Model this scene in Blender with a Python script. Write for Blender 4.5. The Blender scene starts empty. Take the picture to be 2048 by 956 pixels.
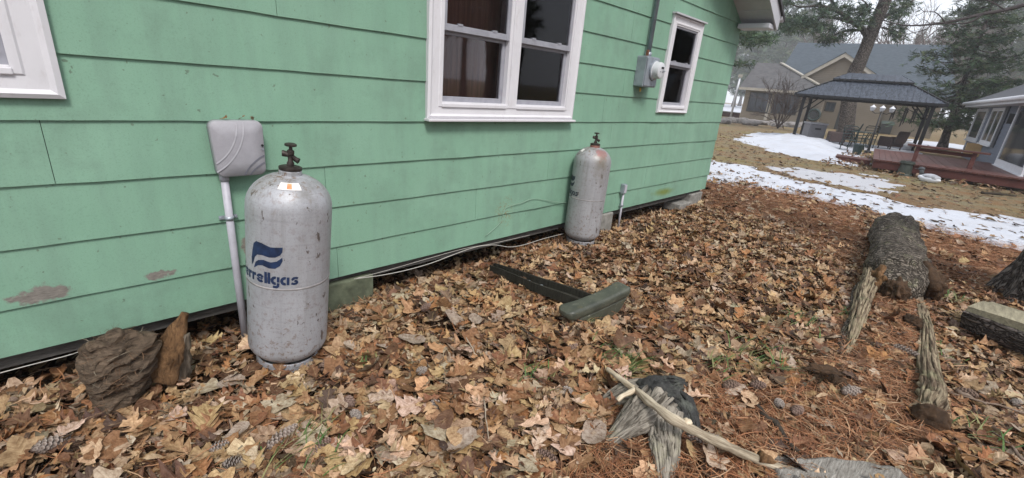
import bpy, bmesh, math, random
import numpy as np
from mathutils import Vector, Matrix, Euler, noise as mnoise

random.seed(7)
rng = np.random.default_rng(7)
SC = bpy.context.scene
COL = SC.collection
R = math.radians

# ------------------------------------------------------------------ camera
CAM_H = 1.5
PITCH, ROLL, YAW, FOC = R(19.27106), R(5.03346), R(46.29779), 895.26
cam_d = bpy.data.cameras.new('camera')
cam = bpy.data.objects.new('camera', cam_d)
COL.objects.link(cam)
SC.camera = cam
cam_d.sensor_width = 36.0
cam_d.lens = FOC / 2048 * 36
cam_d.clip_start, cam_d.clip_end = 0.05, 2000
FW = np.array([math.sin(YAW) * math.cos(PITCH), math.cos(YAW) * math.cos(PITCH), -math.sin(PITCH)])
_r = np.array([math.cos(YAW), -math.sin(YAW), 0.0])
_u = np.cross(_r, FW)
RT = _r * math.cos(ROLL) + _u * math.sin(ROLL)
UP = -_r * math.sin(ROLL) + _u * math.cos(ROLL)
cam.matrix_world = Matrix(((RT[0], UP[0], -FW[0], 0), (RT[1], UP[1], -FW[1], 0), (RT[2], UP[2], -FW[2], CAM_H), (0, 0, 0, 1)))

# ------------------------------------------------------------------ world, sun, exposure
SUN_EL, SUN_AZ = R(52), R(205)          # azimuth clockwise from +Y
w = bpy.data.worlds.new('World')
SC.world = w
w.use_nodes = True
wn = w.node_tree
wn.nodes.clear()
wo = wn.nodes.new('ShaderNodeOutputWorld')
bg = wn.nodes.new('ShaderNodeBackground')
sky = wn.nodes.new('ShaderNodeTexSky')
sky.sky_type = 'NISHITA'
sky.sun_disc = False
sky.sun_elevation = SUN_EL
sky.sun_rotation = SUN_AZ
sky.air_density, sky.dust_density, sky.ozone_density = 1.0, 3.0, 1.0
mx = wn.nodes.new('ShaderNodeMix')
mx.data_type = 'RGBA'
mx.inputs[0].default_value = 0.8       # cloud deck covering the sky
wn.links.new(sky.outputs[0], mx.inputs[6])
mx.inputs[7].default_value = (7.7, 8.0, 8.6, 1)
wn.links.new(mx.outputs[2], bg.inputs[0])
bg.inputs[1].default_value = 0.085
wn.links.new(bg.outputs[0], wo.inputs[0])
sun_d = bpy.data.lights.new('sun', 'SUN')
sun = bpy.data.objects.new('sun', sun_d)
COL.objects.link(sun)
sun_d.energy = 1.5
sun_d.angle = R(14)
sun_d.color = (1.0, 0.97, 0.93)
_sd = Vector((math.sin(SUN_AZ) * math.cos(SUN_EL), math.cos(SUN_AZ) * math.cos(SUN_EL), math.sin(SUN_EL)))
sun.rotation_euler = (-_sd).to_track_quat('-Z', 'Y').to_euler()
SC.view_settings.view_transform = 'Standard'
SC.view_settings.look = 'None'
SC.view_settings.exposure = 0.98
SC.cycles.volume_bounces = 2
SC.view_settings.gamma = 1

# ------------------------------------------------------------------ survey: turning sight lines into places
YW = 2.65                                # the green wall stands on the plane y = YW
def ray(px, py):
    return FW + (px - 1024) / FOC * RT - (py - 478) / FOC * UP
def G(px, py, z=0.0):                    # place on the horizontal plane at height z
    d = ray(px, py)
    return np.array([0, 0, CAM_H]) + d * ((z - CAM_H) / d[2])
def WL(px, py, off=0.0):                 # place on the wall, off metres proud of it
    d = ray(px, py)
    return np.array([0, 0, CAM_H]) + d * ((YW - off) / d[1])
def AT(px, py, dist):                    # place at a horizontal distance
    d = ray(px, py)
    return np.array([0, 0, CAM_H]) + d * (dist / math.hypot(d[0], d[1]))
def ON(px, py, o, n):                    # place on the plane through o with normal n
    d = ray(px, py)
    c = np.array([0, 0, CAM_H])
    o = np.array(o, float)
    n = np.array(n, float)
    return c + d * (np.dot(o - c, n) / np.dot(d, n))
def PX(P):
    d = np.asarray(P) - np.array([0, 0, CAM_H])
    dep = d @ FW
    dep2 = np.where(dep > 0.05, dep, 0.05)
    return 1024 + FOC * (d @ RT) / dep2, 478 - FOC * (d @ UP) / dep2, dep
def inpoly(x, y, poly):
    x = np.asarray(x); y = np.asarray(y)
    r = np.zeros(x.shape, bool)
    n = len(poly)
    for i in range(n):
        x0, y0 = poly[i]; x1, y1 = poly[(i + 1) % n]
        c = ((y0 > y) != (y1 > y)) & (x < (x1 - x0) * (y - y0) / ((y1 - y0) or 1e-9) + x0)
        r ^= c
    return r

# ------------------------------------------------------------------ object helpers
def tag(o, label=None, cat=None, group=None, kind=None):
    if label: o['label'] = label
    if cat: o['category'] = cat
    if group: o['group'] = group
    if kind: o['kind'] = kind
    return o
def thing(name, label, cat, loc=(0, 0, 0), rot=(0, 0, 0), group=None):
    o = bpy.data.objects.new(name, None)
    COL.objects.link(o)
    o.empty_display_size = 0.1
    o.location = [float(c) for c in loc]
    o.rotation_euler = rot
    return tag(o, label, cat, group)
def link(name, me, mat, parent=None, local=False):
    o = bpy.data.objects.new(name, me)
    COL.objects.link(o)
    if mat is not None and not me.materials:
        me.materials.append(mat)
    if parent is not None:
        o.parent = parent
        if parent.type == 'EMPTY' and not local:
            o.matrix_parent_inverse = Matrix.LocRotScale(parent.location, parent.rotation_euler, None).inverted()
    return o
def copy_tree(o, parent=None):
    c = o.copy()
    COL.objects.link(c)
    if parent is not None:
        c.parent = parent
    for ch in list(o.children):
        copy_tree(ch, c)
    return c
ZZ = np.array([0, 0, 1.0])
def V3(a): return np.array([float(a[0]), float(a[1]), float(a[2])])
def nrm(a):
    a = np.asarray(a, float)
    return a / (np.linalg.norm(a) or 1)

ORD = 'first second third fourth fifth sixth seventh eighth ninth tenth eleventh twelfth thirteenth fourteenth fifteenth sixteenth seventeenth eighteenth nineteenth twentieth twenty-first twenty-second twenty-third twenty-fourth'.split()
class MB:
    def __init__(s): s.v = []; s.f = []; s.fb = {}
    def add(s, vs, fs):
        b = len(s.v)
        s.v += [tuple(float(c) for c in p) for p in vs]
        s.f += [tuple(b + i for i in f) for f in fs]
        return s
    def box(s, x0, x1, y0, y1, z0, z1):
        return s.add([(x0, y0, z0), (x1, y0, z0), (x1, y1, z0), (x0, y1, z0), (x0, y0, z1), (x1, y0, z1), (x1, y1, z1), (x0, y1, z1)],
                     [(0, 3, 2, 1), (4, 5, 6, 7), (0, 1, 5, 4), (1, 2, 6, 5), (2, 3, 7, 6), (3, 0, 4, 7)])
    def obox(s, c, a, b, d):              # centre and three half-axis vectors
        c, a, b, d = map(V3, (c, a, b, d))
        vs = [c + i * a + j * b + k * d for k in (-1, 1) for i, j in ((-1, -1), (1, -1), (1, 1), (-1, 1))]
        return s.add(vs, [(0, 3, 2, 1), (4, 5, 6, 7), (0, 1, 5, 4), (1, 2, 6, 5), (2, 3, 7, 6), (3, 0, 4, 7)])
    def bar(s, p, q, wd, ht, up=(0, 0, 1)):
        p, q = V3(p), V3(q)
        a = q - p
        b = np.cross(nrm(a), up)
        if np.linalg.norm(b) < 1e-5: b = np.array([1.0, 0, 0])
        b = nrm(b)
        c = np.cross(b, nrm(a))
        return s.obox((p + q) / 2, a / 2, b * wd / 2, c * ht / 2)
    def tube(s, path, r, n=8, cap=True, rough=0.0, freq=6.0, flat=1.0, ridge=0.0, seed=0.0):
        path = [V3(p) for p in path]
        if not hasattr(r, '__len__'): r = [r] * len(path)
        b0 = len(s.v)
        t0 = nrm(path[1] - path[0])
        ref = np.array([0, 0, 1.0]) if abs(t0[2]) < 0.9 else np.array([1.0, 0, 0])
        u = nrm(np.cross(t0, ref))
        m = len(path)
        acc = 0.0
        for i, p in enumerate(path):
            t = nrm(path[min(i + 1, m - 1)] - path[max(i - 1, 0)])
            u = nrm(u - t * np.dot(u, t))
            v = np.cross(u, t)
            for k in range(n):
                a = 2 * math.pi * k / n
                q = p + (u * math.cos(a) + v * math.sin(a) * flat) * r[i]
                if rough or ridge:
                    dd = rough * mnoise.noise(Vector(q) * freq + Vector((seed, 0, 0)))
                    dd += ridge * mnoise.noise(Vector((math.cos(a) * 3.1 + seed, math.sin(a) * 3.1, i * 0.23)))
                    dd += ridge * .6 * mnoise.noise(Vector((math.cos(a) * 8 + seed, math.sin(a) * 8, i * 0.3)))
                    q = p + (q - p) * (1 + dd)
                s.fb[len(s.v)] = (r[i] * math.cos(a), r[i] * math.sin(a), acc * .10 + seed)
                s.v.append(tuple(q))
            if i < m - 1: acc += float(np.linalg.norm(path[i + 1] - p))
        for i in range(m - 1):
            for k in range(n):
                a = b0 + i * n + k; b = b0 + i * n + (k + 1) % n
                s.f.append((a, b, b + n, a + n))
        if cap:
            s.f.append(tuple(b0 + k for k in reversed(range(n))))
            s.f.append(tuple(b0 + (m - 1) * n + k for k in range(n)))
        return s
    def lathe(s, prof, n=32, o=(0, 0, 0), axis='z'):
        b0 = len(s.v)
        for (r, z) in prof:
            for k in range(n):
                a = 2 * math.pi * k / n
                x, y = r * math.cos(a), r * math.sin(a)
                p = (x, y, z) if axis == 'z' else ((x, z, y) if axis == 'y' else (z, x, y))
                s.v.append((p[0] + o[0], p[1] + o[1], p[2] + o[2]))
        for i in range(len(prof) - 1):
            for k in range(n):
                a = b0 + i * n + k; b = b0 + i * n + (k + 1) % n
                s.f.append((a, b, b + n, a + n))
        s.f.append(tuple(b0 + k for k in reversed(range(n))))
        s.f.append(tuple(b0 + (len(prof) - 1) * n + k for k in range(n)))
        return s
    def prism(s, poly, o, u, v, wv):      # poly in (u, v), pushed along wv
        o, u, v, wv = map(V3, (o, u, v, wv))
        n = len(poly)
        a = [o + u * x + v * y for x, y in poly]
        return s.add(a + [p + wv for p in a], [tuple(reversed(range(n))), tuple(range(n, 2 * n))] +
                     [(i, (i + 1) % n, n + (i + 1) % n, n + i) for i in range(n)])
    def face(s, pts): return s.add(pts, [tuple(range(len(pts)))])
    def build(s, name, mat, parent=None, smooth=False, bevel=0.0, local=False, kind=None, sub=0):
        me = bpy.data.meshes.new(name)
        me.from_pydata(s.v, [], s.f)
        bm = bmesh.new(); bm.from_mesh(me)
        bmesh.ops.recalc_face_normals(bm, faces=bm.faces)
        bm.to_mesh(me); bm.free()
        if smooth:
            me.polygons.foreach_set('use_smooth', [True] * len(me.polygons))
        if s.fb or (mat is not None and mat.get('fibre')):
            at = me.attributes.new('fibre', 'FLOAT_VECTOR', 'POINT')
            at.data.foreach_set('vector', np.array([s.fb.get(i, (v[0] * .35, v[1] * .35, v[2] * .8)) for i, v in enumerate(s.v)], np.float32).ravel())
        o = link(name, me, mat, parent, local)
        if bevel:
            b = o.modifiers.new('bevel', 'BEVEL'); b.width = bevel; b.segments = 2; b.limit_method = 'ANGLE'; b.angle_limit = R(40)
        if sub:
            b = o.modifiers.new('subdiv', 'SUBSURF'); b.levels = b.render_levels = sub
        if smooth == 'auto':
            me.polygons.foreach_set('use_smooth', [True] * len(me.polygons))
            try:
                me.set_sharp_from_angle(angle=R(38))
            except Exception:
                pass
        if kind: o['kind'] = kind
        return o

def tri_mesh(name, Vt, F, attrs=None, smooth=False):
    me = bpy.data.meshes.new(name)
    nv, nf, k = len(Vt), len(F), F.shape[1]
    me.vertices.add(nv)
    me.vertices.foreach_set('co', np.ascontiguousarray(Vt, np.float32).ravel())
    me.loops.add(nf * k)
    me.loops.foreach_set('vertex_index', np.ascontiguousarray(F, np.int32).ravel())
    me.polygons.add(nf)
    me.polygons.foreach_set('loop_start', np.arange(0, nf * k, k, dtype=np.int32))
    me.polygons.foreach_set('loop_total', np.full(nf, k, np.int32))
    if smooth:
        me.polygons.foreach_set('use_smooth', np.ones(nf, bool))
    for an, (typ, arr) in (attrs or {}).items():
        at = me.attributes.new(an, typ, 'POINT')
        if typ == 'FLOAT_COLOR':
            at.data.foreach_set('color', np.ascontiguousarray(arr, np.float32).ravel())
        else:
            at.data.foreach_set('value', np.ascontiguousarray(arr, np.float32).ravel())
    me.update()
    me.validate()
    return me

# ------------------------------------------------------------------ material helpers
class NM:
    def __init__(s, name, rough=0.7, metal=0.0, spec=0.5, base=(.5, .5, .5)):
        s.m = bpy.data.materials.new(name)
        s.m.use_nodes = True
        s.t = s.m.node_tree
        s.b = s.t.nodes['Principled BSDF']
        s.b.inputs['Roughness'].default_value = rough
        s.b.inputs['Metallic'].default_value = metal
        s.b.inputs['Specular IOR Level'].default_value = spec
        s.b.inputs['Base Color'].default_value = (*base, 1)
        s._tc = None
    def n(s, typ, **kw):
        nd = s.t.nodes.new(typ)
        for k, v in kw.items(): setattr(nd, k, v)
        return nd
    def l(s, a, b): s.t.links.new(a, b)
    def put(s, sock, val):
        if hasattr(val, 'is_linked') or hasattr(val, 'links'): s.l(val, sock)
        elif isinstance(val, (tuple, list)) and len(val) == 3 and sock.type == 'RGBA': sock.default_value = (*val, 1)
        else: sock.default_value = val
    def co(s, scale=(1, 1, 1), loc=(0, 0, 0), rot=(0, 0, 0)):
        if s._tc is None: s._tc = s.n('ShaderNodeTexCoord')
        mp = s.n('ShaderNodeMapping')
        mp.inputs['Scale'].default_value = scale
        mp.inputs['Location'].default_value = loc
        mp.inputs['Rotation'].default_value = rot
        s.l(s._tc.outputs['Object'], mp.inputs[0])
        return mp.outputs[0]
    def noise(s, scale=5, detail=5, rough=.55, vec=None, dist=0.0):
        nd = s.n('ShaderNodeTexNoise')
        nd.inputs['Scale'].default_value = scale
        nd.inputs['Detail'].default_value = detail
        nd.inputs['Roughness'].default_value = rough
        nd.inputs['Distortion'].default_value = dist
        s.l(vec if vec is not None else s.co(), nd.inputs['Vector'])
        return nd.outputs[0]
    def voro(s, scale=5, vec=None, feature='F1', out=0, rnd=1.0):
        nd = s.n('ShaderNodeTexVoronoi', feature=feature)
        nd.inputs['Scale'].default_value = scale
        nd.inputs['Randomness'].default_value = rnd
        s.l(vec if vec is not None else s.co(), nd.inputs['Vector'])
        return nd.outputs[out]
    def ramp(s, fac, stops, interp='LINEAR'):
        nd = s.n('ShaderNodeValToRGB')
        cr = nd.color_ramp
        cr.interpolation = interp
        while len(cr.elements) < len(stops): cr.elements.new(0.5)
        for e, (p, c) in zip(cr.elements, stops):
            e.position = p
            e.color = (c, c, c, 1) if not hasattr(c, '__len__') else (*c, 1)
        s.l(fac, nd.inputs[0])
        return nd.outputs[0]
    def mix(s, fac, a, b, mode='MIX'):
        nd = s.n('ShaderNodeMix', data_type='RGBA', blend_type=mode)
        s.put(nd.inputs[0], fac); s.put(nd.inputs[6], a); s.put(nd.inputs[7], b)
        return nd.outputs[2]
    def math(s, op, a, b=0.0, clamp=False):
        nd = s.n('ShaderNodeMath', operation=op, use_clamp=clamp)
        s.put(nd.inputs[0], a); s.put(nd.inputs[1], b)
        return nd.outputs[0]
    def attr(s, name, out='Color'):
        nd = s.n('ShaderNodeAttribute', attribute_name=name)
        return nd.outputs[out]
    def spot(s, c, rad, amp=0.5, scale=8.0, soft=0.35):   # irregular stain of its own shape
        mp = s.co(scale=tuple(1.0 / r if r else 0.0 for r in rad), loc=tuple(-ci / r if r else 0.0 for ci, r in zip(c, rad)))
        ln = s.n('ShaderNodeVectorMath', operation='LENGTH')
        s.l(mp, ln.inputs[0])
        nz = s.noise(scale, 5, .65)
        v = s.math('ADD', ln.outputs['Value'], s.math('MULTIPLY', s.math('SUBTRACT', nz, 0.5), amp * 4))
        mr = s.n('ShaderNodeMapRange')
        mr.inputs[1].default_value = 1.0; mr.inputs[2].default_value = 1.0 - soft
        mr.inputs[3].default_value = 0.0; mr.inputs[4].default_value = 1.0
        s.l(v, mr.inputs[0])
        return mr.outputs[0]
    def bump(s, h, strength=.4, dist=.01, normal=None):
        nd = s.n('ShaderNodeBump')
        nd.inputs['Strength'].default_value = strength
        nd.inputs['Distance'].default_value = dist
        s.l(h, nd.inputs['Height'])
        if normal is not None: s.l(normal, nd.inputs['Normal'])
        s.l(nd.outputs[0], s.b.inputs['Normal'])
        return nd.outputs[0]
    def color(s, c): s.put(s.b.inputs['Base Color'], c); return s
    def rough(s, v): s.put(s.b.inputs['Roughness'], v); return s

def plain(name, c, rough=.6, var=.25, scale=12, metal=0.0, bump=.15, spec=.4, stretch=(1, 1, 1)):
    k = NM(name, rough, metal, spec)
    vec = k.co(scale=stretch)
    n1 = k.noise(scale, 6, .6, vec)
    lo = tuple(x * (1 - var) for x in c); hi = tuple(min(1, x * (1 + var)) for x in c)
    k.color(k.ramp(n1, [(.3, lo), (.7, hi)]))
    k.bump(n1, bump, .004)
    return k.m

# painted lap siding: green paint, grime, bare spots
def siding_material():
    k = NM('green siding paint', .62, 0, .35)
    n1 = k.noise(1.3, 5, .6)
    base = k.ramp(n1, [(.3, (.190, .345, .245)), (.7, (.228, .392, .285))])
    strk = k.noise(1.0, 6, .7, k.co(scale=(9, 1, 1.1)))
    base = k.mix(k.ramp(strk, [(.42, 0), (.72, .38)]), base, (.155, .235, .185))
    bl = k.noise(2.1, 7, .7, k.co(loc=(3.1, 0, 1.7)))
    base = k.mix(k.ramp(bl, [(.50, 0), (.72, .45)]), base, (.125, .185, .145))
    fine = k.noise(160, 3, .6)
    base = k.mix(k.ramp(fine, [(.30, .30), (.48, 0)]), base, (.10, .19, .13))
    fleck = k.noise(38, 2, .5)
    base = k.mix(k.ramp(fleck, [(.70, 0), (.74, .7)]), base, (.10, .13, .09))
    for c, rad, colr, amp, sc in [((-.16, YW, .462), (.095, 0, .042), (.21, .19, .168), .6, 18), ((.25, YW, .452), (.055, 0, .024), (.21, .19, .168), .6, 24),
                                  ((.66, YW, .52), (.05, 0, .07), (.22, .20, .17), .4, 22)]:
        mk = k.spot(c, rad, amp, sc, .25)
        tone = k.ramp(k.noise(30, 6, .7, k.co(scale=(1, 1, 4))), [(.3, tuple(x * .55 for x in colr)), (.7, tuple(x * 1.25 for x in colr))])
        base = k.mix(mk, base, tone)
    base = k.mix(k.math('MULTIPLY', k.spot((5.57, YW, .30), (.36, 0, .055), .35, 7, .8), .85), base, (.16, .20, .035))
    dots = k.math('MULTIPLY', k.spot((2.63, YW, .44), (.13, 0, .16), .5, 14, .9), k.ramp(k.noise(60, 3, .6), [(.5, 0), (.62, .8)]))
    base = k.mix(dots, base, (.22, .13, .05))
    base = k.mix(k.math('MULTIPLY', k.spot((4.5, YW, 1.47), (.14, 0, .09), .35, 10, .9), .5), base, (.10, .12, .08))
    k.color(base)
    h = k.noise(60, 6, .7, k.co(scale=(1, 1, .5)))
    big = k.noise(3.0, 3, .5, k.co(scale=(1, 1, 1)))
    hh = k.math('ADD', k.math('MULTIPLY', h, .12), k.math('MULTIPLY', big, 1.6))
    k.bump(hh, .35, .008)
    k.rough(k.ramp(k.noise(7, 4), [(.3, .5), (.7, .75)]))
    return k.m

def white_paint(name='white window paint', c=(.66, .645, .67)):
    k = NM(name, .5, 0, .4)
    n1 = k.noise(7, 7, .7, k.co(scale=(1, 1, .6)))
    col = k.ramp(n1, [(.3, tuple(x * .93 for x in c)), (.6, c), (.8, tuple(x * 1.08 for x in c))])
    d = k.noise(20, 6, .75, k.co(scale=(1, 1, .35), loc=(2, 0, 0)))
    col = k.mix(k.ramp(d, [(.55, 0), (.75, .45)]), col, (.40, .36, .35))
    k.color(col)
    k.bump(k.noise(45, 5, .6, k.co(scale=(1, 1, .2))), .2, .004)
    return k.m

def glass_pane():
    m = bpy.data.materials.new('window glass')
    m.use_nodes = True
    t = m.node_tree
    t.nodes.clear()
    out = t.nodes.new('ShaderNodeOutputMaterial')
    tr = t.nodes.new('ShaderNodeBsdfTransparent'); tr.inputs[0].default_value = (.88, .86, .86, 1)
    gl = t.nodes.new('ShaderNodeBsdfGlossy'); gl.inputs['Roughness'].default_value = .03; gl.inputs[0].default_value = (.75, .75, .78, 1)
    fr = t.nodes.new('ShaderNodeFresnel'); fr.inputs[0].default_value = 1.42
    mxs = t.nodes.new('ShaderNodeMixShader')
    t.links.new(fr.outputs[0], mxs.inputs[0]); t.links.new(tr.outputs[0], mxs.inputs[1]); t.links.new(gl.outputs[0], mxs.inputs[2])
    t.links.new(mxs.outputs[0], out.inputs[0])
    return m

def tank_paint(name, base, red=False, streak=.5):
    k = NM(name, .5, .15, .45)
    n1 = k.noise(5, 6, .65, k.co(scale=(1, 1, .4)))
    col = k.ramp(n1, [(.25, tuple(x * .78 for x in base)), (.55, base), (.8, tuple(x * 1.12 for x in base))])
    st = k.noise(1.0, 7, .75, k.co(scale=(28, 28, 1.6)))
    col = k.mix(k.ramp(st, [(.50, 0), (.72, streak)]), col, (.21, .20, .19))
    fine = k.noise(110, 4, .65)
    col = k.mix(k.ramp(fine, [(.30, .55), (.45, 0)]), col, (.22, .21, .22))
    ch = k.noise(24, 5, .6, k.co(scale=(1, 1, .55)))
    col = k.mix(k.ramp(ch, [(.64, 0), (.675, .9)]), col, (.085, .06, .05))
    rs = k.noise(34, 6, .72, k.co(loc=(5, 2, 1)))
    geo = k.n('ShaderNodeSeparateXYZ'); k.l(k.co(), geo.inputs[0])
    low = k.ramp(geo.outputs[2], [(.0, 1.0), (.16, .7), (.45, .2), (.90, .2), (1.0, .9)])
    rmask = k.math('MULTIPLY', k.ramp(rs, [(.53, 0), (.60, 1)]), low)
    col = k.mix(rmask, col, (.17, .095, .05))
    sc_ = k.noise(1.0, 6, .7, k.co(scale=(4, 4, 90), loc=(2, 1, 0)))
    col = k.mix(k.ramp(sc_, [(.52, 0), (.68, .35)]), col, (.24, .235, .235))
    gr = k.noise(6, 6, .7, k.co(loc=(1, 7, 1)))
    col = k.mix(k.math('MULTIPLY', k.ramp(gr, [(.48, 0), (.66, .75)]), k.ramp(geo.outputs[2], [(.78, .12), (.93, .55), (1.0, .95)])), col, (.13, .115, .085))
    if red:
        mk = k.spot((.07, -.10, .93), (.075, .075, .07), .6, 16, .35)
        col = k.mix(k.math('MULTIPLY', mk, .6), col, (.36, .11, .11))
        mk = k.spot((.10, -.15, .88), (.12, .12, .22), .4, 7, .9)
        col = k.mix(k.math('MULTIPLY', mk, .6), col, (.17, .14, .09))
    k.color(col)
    k.rough(k.ramp(n1, [(.3, .40), (.7, .62)]))
    k.b.inputs['Metallic'].default_value = .2
    k.bump(k.math('ADD', k.noise(9, 4, .5), k.math('MULTIPLY', ch, .3)), .12, .01)
    return k.m

def wood_mat(name, lo, hi, stretch=(1, 1, 1), scale=14, bump=.8, lichen=None, moss=.0, dist=.012):
    k = NM(name, .88, 0, .2)
    vec = k.co(scale=stretch)
    n1 = k.noise(scale, 8, .7, vec, .4)
    n2 = k.noise(3.2, 5, .6)
    col = k.ramp(n1, [(.28, lo), (.5, tuple((a + b) / 2 for a, b in zip(lo, hi))), (.72, hi)])
    col = k.mix(k.ramp(n2, [(.4, 0), (.7, .45)]), col, tuple(x * .55 for x in lo))
    if lichen:
        n3 = k.noise(5.5, 7, .75, k.co(loc=(4, 1, 2)))
        col = k.mix(k.ramp(n3, [(.50, 0), (.62, lichen[3])]), col, lichen[:3])
    k.color(col)
    k.bump(n1, bump, dist)
    return k.m

def fibre_mat(name, lo, hi, scale=70, lichen=None, bump=.9, dist=.012, dark=.35, rough=.9):
    k = NM(name, rough, 0, .2)
    vec = k.attr('fibre', 'Vector')
    n1 = k.noise(scale, 6, .62, vec, .3)
    n2 = k.noise(scale * .28, 4, .6, vec)
    n3 = k.noise(5, 6, .7)
    h = k.math('ADD', k.math('MULTIPLY', n1, .6), k.math('MULTIPLY', n2, .5))
    col = k.ramp(h, [(.38, tuple(x * dark for x in lo)), (.47, lo), (.62, hi)])
    col = k.mix(k.ramp(n3, [(.45, 0), (.72, .55)]), col, tuple(x * .6 for x in lo))
    if lichen:
        n4 = k.noise(7, 7, .75, k.co(loc=(4, 1, 2)))
        col = k.mix(k.ramp(n4, [(.52, 0), (.63, lichen[3])]), col, lichen[:3])
    k.color(col); k.bump(h, bump, dist)
    k.m['fibre'] = 1
    return k.m
def bark_mat(name, lo, hi, stretch=(1, 1, .25), scale=9, lichen=None, dist=.03, patch=None):
    k = NM(name, .92, 0, .15)
    vec = k.co(scale=stretch)
    wv = k.noise(2.5, 4, .6, vec)
    add = k.n('ShaderNodeVectorMath', operation='ADD')
    k.l(vec, add.inputs[0])
    vm = k.n('ShaderNodeCombineXYZ'); k.l(wv, vm.inputs[0]); k.l(wv, vm.inputs[1])
    k.l(vm.outputs[0], add.inputs[1])
    v1 = k.voro(scale, add.outputs[0], 'DISTANCE_TO_EDGE')
    n1 = k.noise(scale * 3, 7, .7, vec)
    h = k.math('ADD', k.math('MULTIPLY', k.math('MINIMUM', v1, .25), 3.0), k.math('MULTIPLY', n1, .5))
    col = k.ramp(h, [(.25, tuple(x * .35 for x in lo)), (.5, lo), (.95, hi)])
    if lichen:
        n3 = k.noise(6, 7, .75, k.co(loc=(4, 1, 2)))
        col = k.mix(k.ramp(n3, [(.52, 0), (.63, lichen[3])]), col, lichen[:3])
    if patch:
        col = k.mix(k.math('MULTIPLY', k.spot(patch[0], patch[1], .5, 7, .5), .8), col, k.ramp(n1, [(.3, tuple(x * .55 for x in patch[2])), (.7, patch[2])]))
    k.color(col)
    k.bump(h, .9, dist)
    return k.m

def leaf_material(name='dry leaf', trans=.25):
    k = NM(name, .62, 0, .3)
    col = k.attr('leaf_colour')
    rib = k.attr('rib', 'Fac'); tt = k.attr('along', 'Fac')
    sv = k.math('SINE', k.math('MULTIPLY', k.math('SUBTRACT', tt, k.math('MULTIPLY', rib, .22)), 48.0))
    col = k.mix(k.math('MULTIPLY', k.ramp(sv, [(.70, 0), (1.0, .55)]), 1.0), col, k.mix(1.0, col, (.55, .48, .42), 'MULTIPLY'))
    col = k.mix(k.ramp(rib, [(.05, .55), (.16, 0)]), col, k.mix(.5, col, (.45, .32, .18)))
    geo = k.n('ShaderNodeNewGeometry')
    mp = k.n('ShaderNodeTexNoise'); mp.inputs['Scale'].default_value = 38; mp.inputs['Detail'].default_value = 6; mp.inputs['Roughness'].default_value = .72
    k.l(geo.outputs['Position'], mp.inputs['Vector'])
    col = k.mix(k.ramp(mp.outputs[0], [(.40, .0), (.64, .85)]), col, k.mix(1.0, col, (.46, .37, .30), 'MULTIPLY'))
    k.color(col)
    k.bump(k.math('ADD', mp.outputs[0], k.math('MULTIPLY', sv, .12)), .5, .006)
    return k.m

def col_attr_mat(name, rough=.8, spec=.2):
    k = NM(name, rough, 0, spec)
    k.color(k.attr('leaf_colour'))
    return k.m

M = {}
M['siding'] = siding_material()
M['white'] = white_paint()
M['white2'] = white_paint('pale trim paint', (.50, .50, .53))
M['sash'] = plain('grey sash aluminium', (.30, .30, .335), .45, .12, 20)
M['glass'] = glass_pane()
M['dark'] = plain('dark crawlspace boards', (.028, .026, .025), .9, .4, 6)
M['sheath'] = plain('black felt sheathing', (.02, .02, .02), .9, .3, 6)
M['skid'] = wood_mat('grey skid timber', (.07, .065, .06), (.17, .16, .15), (1, 1, 6))
M['curtain'] = plain('brown curtain', (.20, .105, .085), .85, .35, 5, bump=.3, stretch=(8, 8, .3))
M['curtain_grey'] = plain('grey curtain', (.13, .13, .145), .85, .3, 5, bump=.3, stretch=(8, 8, .3))
M['blind'] = plain('grey blind', (.22, .23, .27), .6, .15, 8)
M['block'] = plain('concrete block', (.23, .22, .20), .95, .35, 16, bump=.8)
M['block_green'] = plain('mossy concrete block', (.115, .13, .085), .95, .5, 12, bump=.8)
M['box_grey'] = plain('grey utility plastic', (.325, .315, .34), .5, .07, 30, bump=.1)
M['box_line'] = plain('pale grey plastic', (.43, .42, .45), .5, .08, 30)
M['box_dark'] = plain('dark grey plastic', (.17, .17, .20), .5, .08, 30)
M['pvc'] = plain('grey conduit plastic', (.44, .43, .48), .45, .12, 14)
M['galv'] = plain('galvanised steel', (.33, .36, .40), .45, .22, 9, metal=.5, bump=.1)
M['galv_pipe'] = plain('zinc mast pipe', (.24, .28, .32), .45, .22, 9, metal=.4, bump=.1)
M['meter'] = plain('meter plastic', (.56, .57, .59), .3, .08, 10)
M['black'] = plain('black plastic', (.02, .02, .022), .5, .3, 10)
M['bronze'] = plain('dark valve bronze', (.055, .045, .04), .55, .5, 40, metal=.6)
M['yellow'] = plain('yellow tag', (.62, .42, .04), .5, .1, 20)
M['tank_a'] = tank_paint('silver tank paint', (.40, .405, .43))
M['tank_b'] = tank_paint('streaked silver tank paint', (.37, .37, .385), True, .8)
M['weld'] = plain('grimy weld', (.25, .235, .23), .6, .5, 14)
M['ring_red'] = plain('rusty collar', (.22, .10, .08), .7, .4, 30)
M['blue'] = plain('navy stencil paint', (.012, .026, .070), .55, .5, 30)
M['faded'] = plain('faded navy paint', (.035, .042, .065), .6, .6, 22)
M['sticker'] = plain('white sticker', (.75, .72, .70), .5, .08, 20)
M['orange'] = plain('orange sticker', (.80, .33, .16), .5, .3, 30)
M['cable'] = plain('white cable', (.44, .42, .38), .5, .15, 20)
M['wire'] = plain('green wire', (.24, .36, .27), .5, .15, 20)

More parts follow.
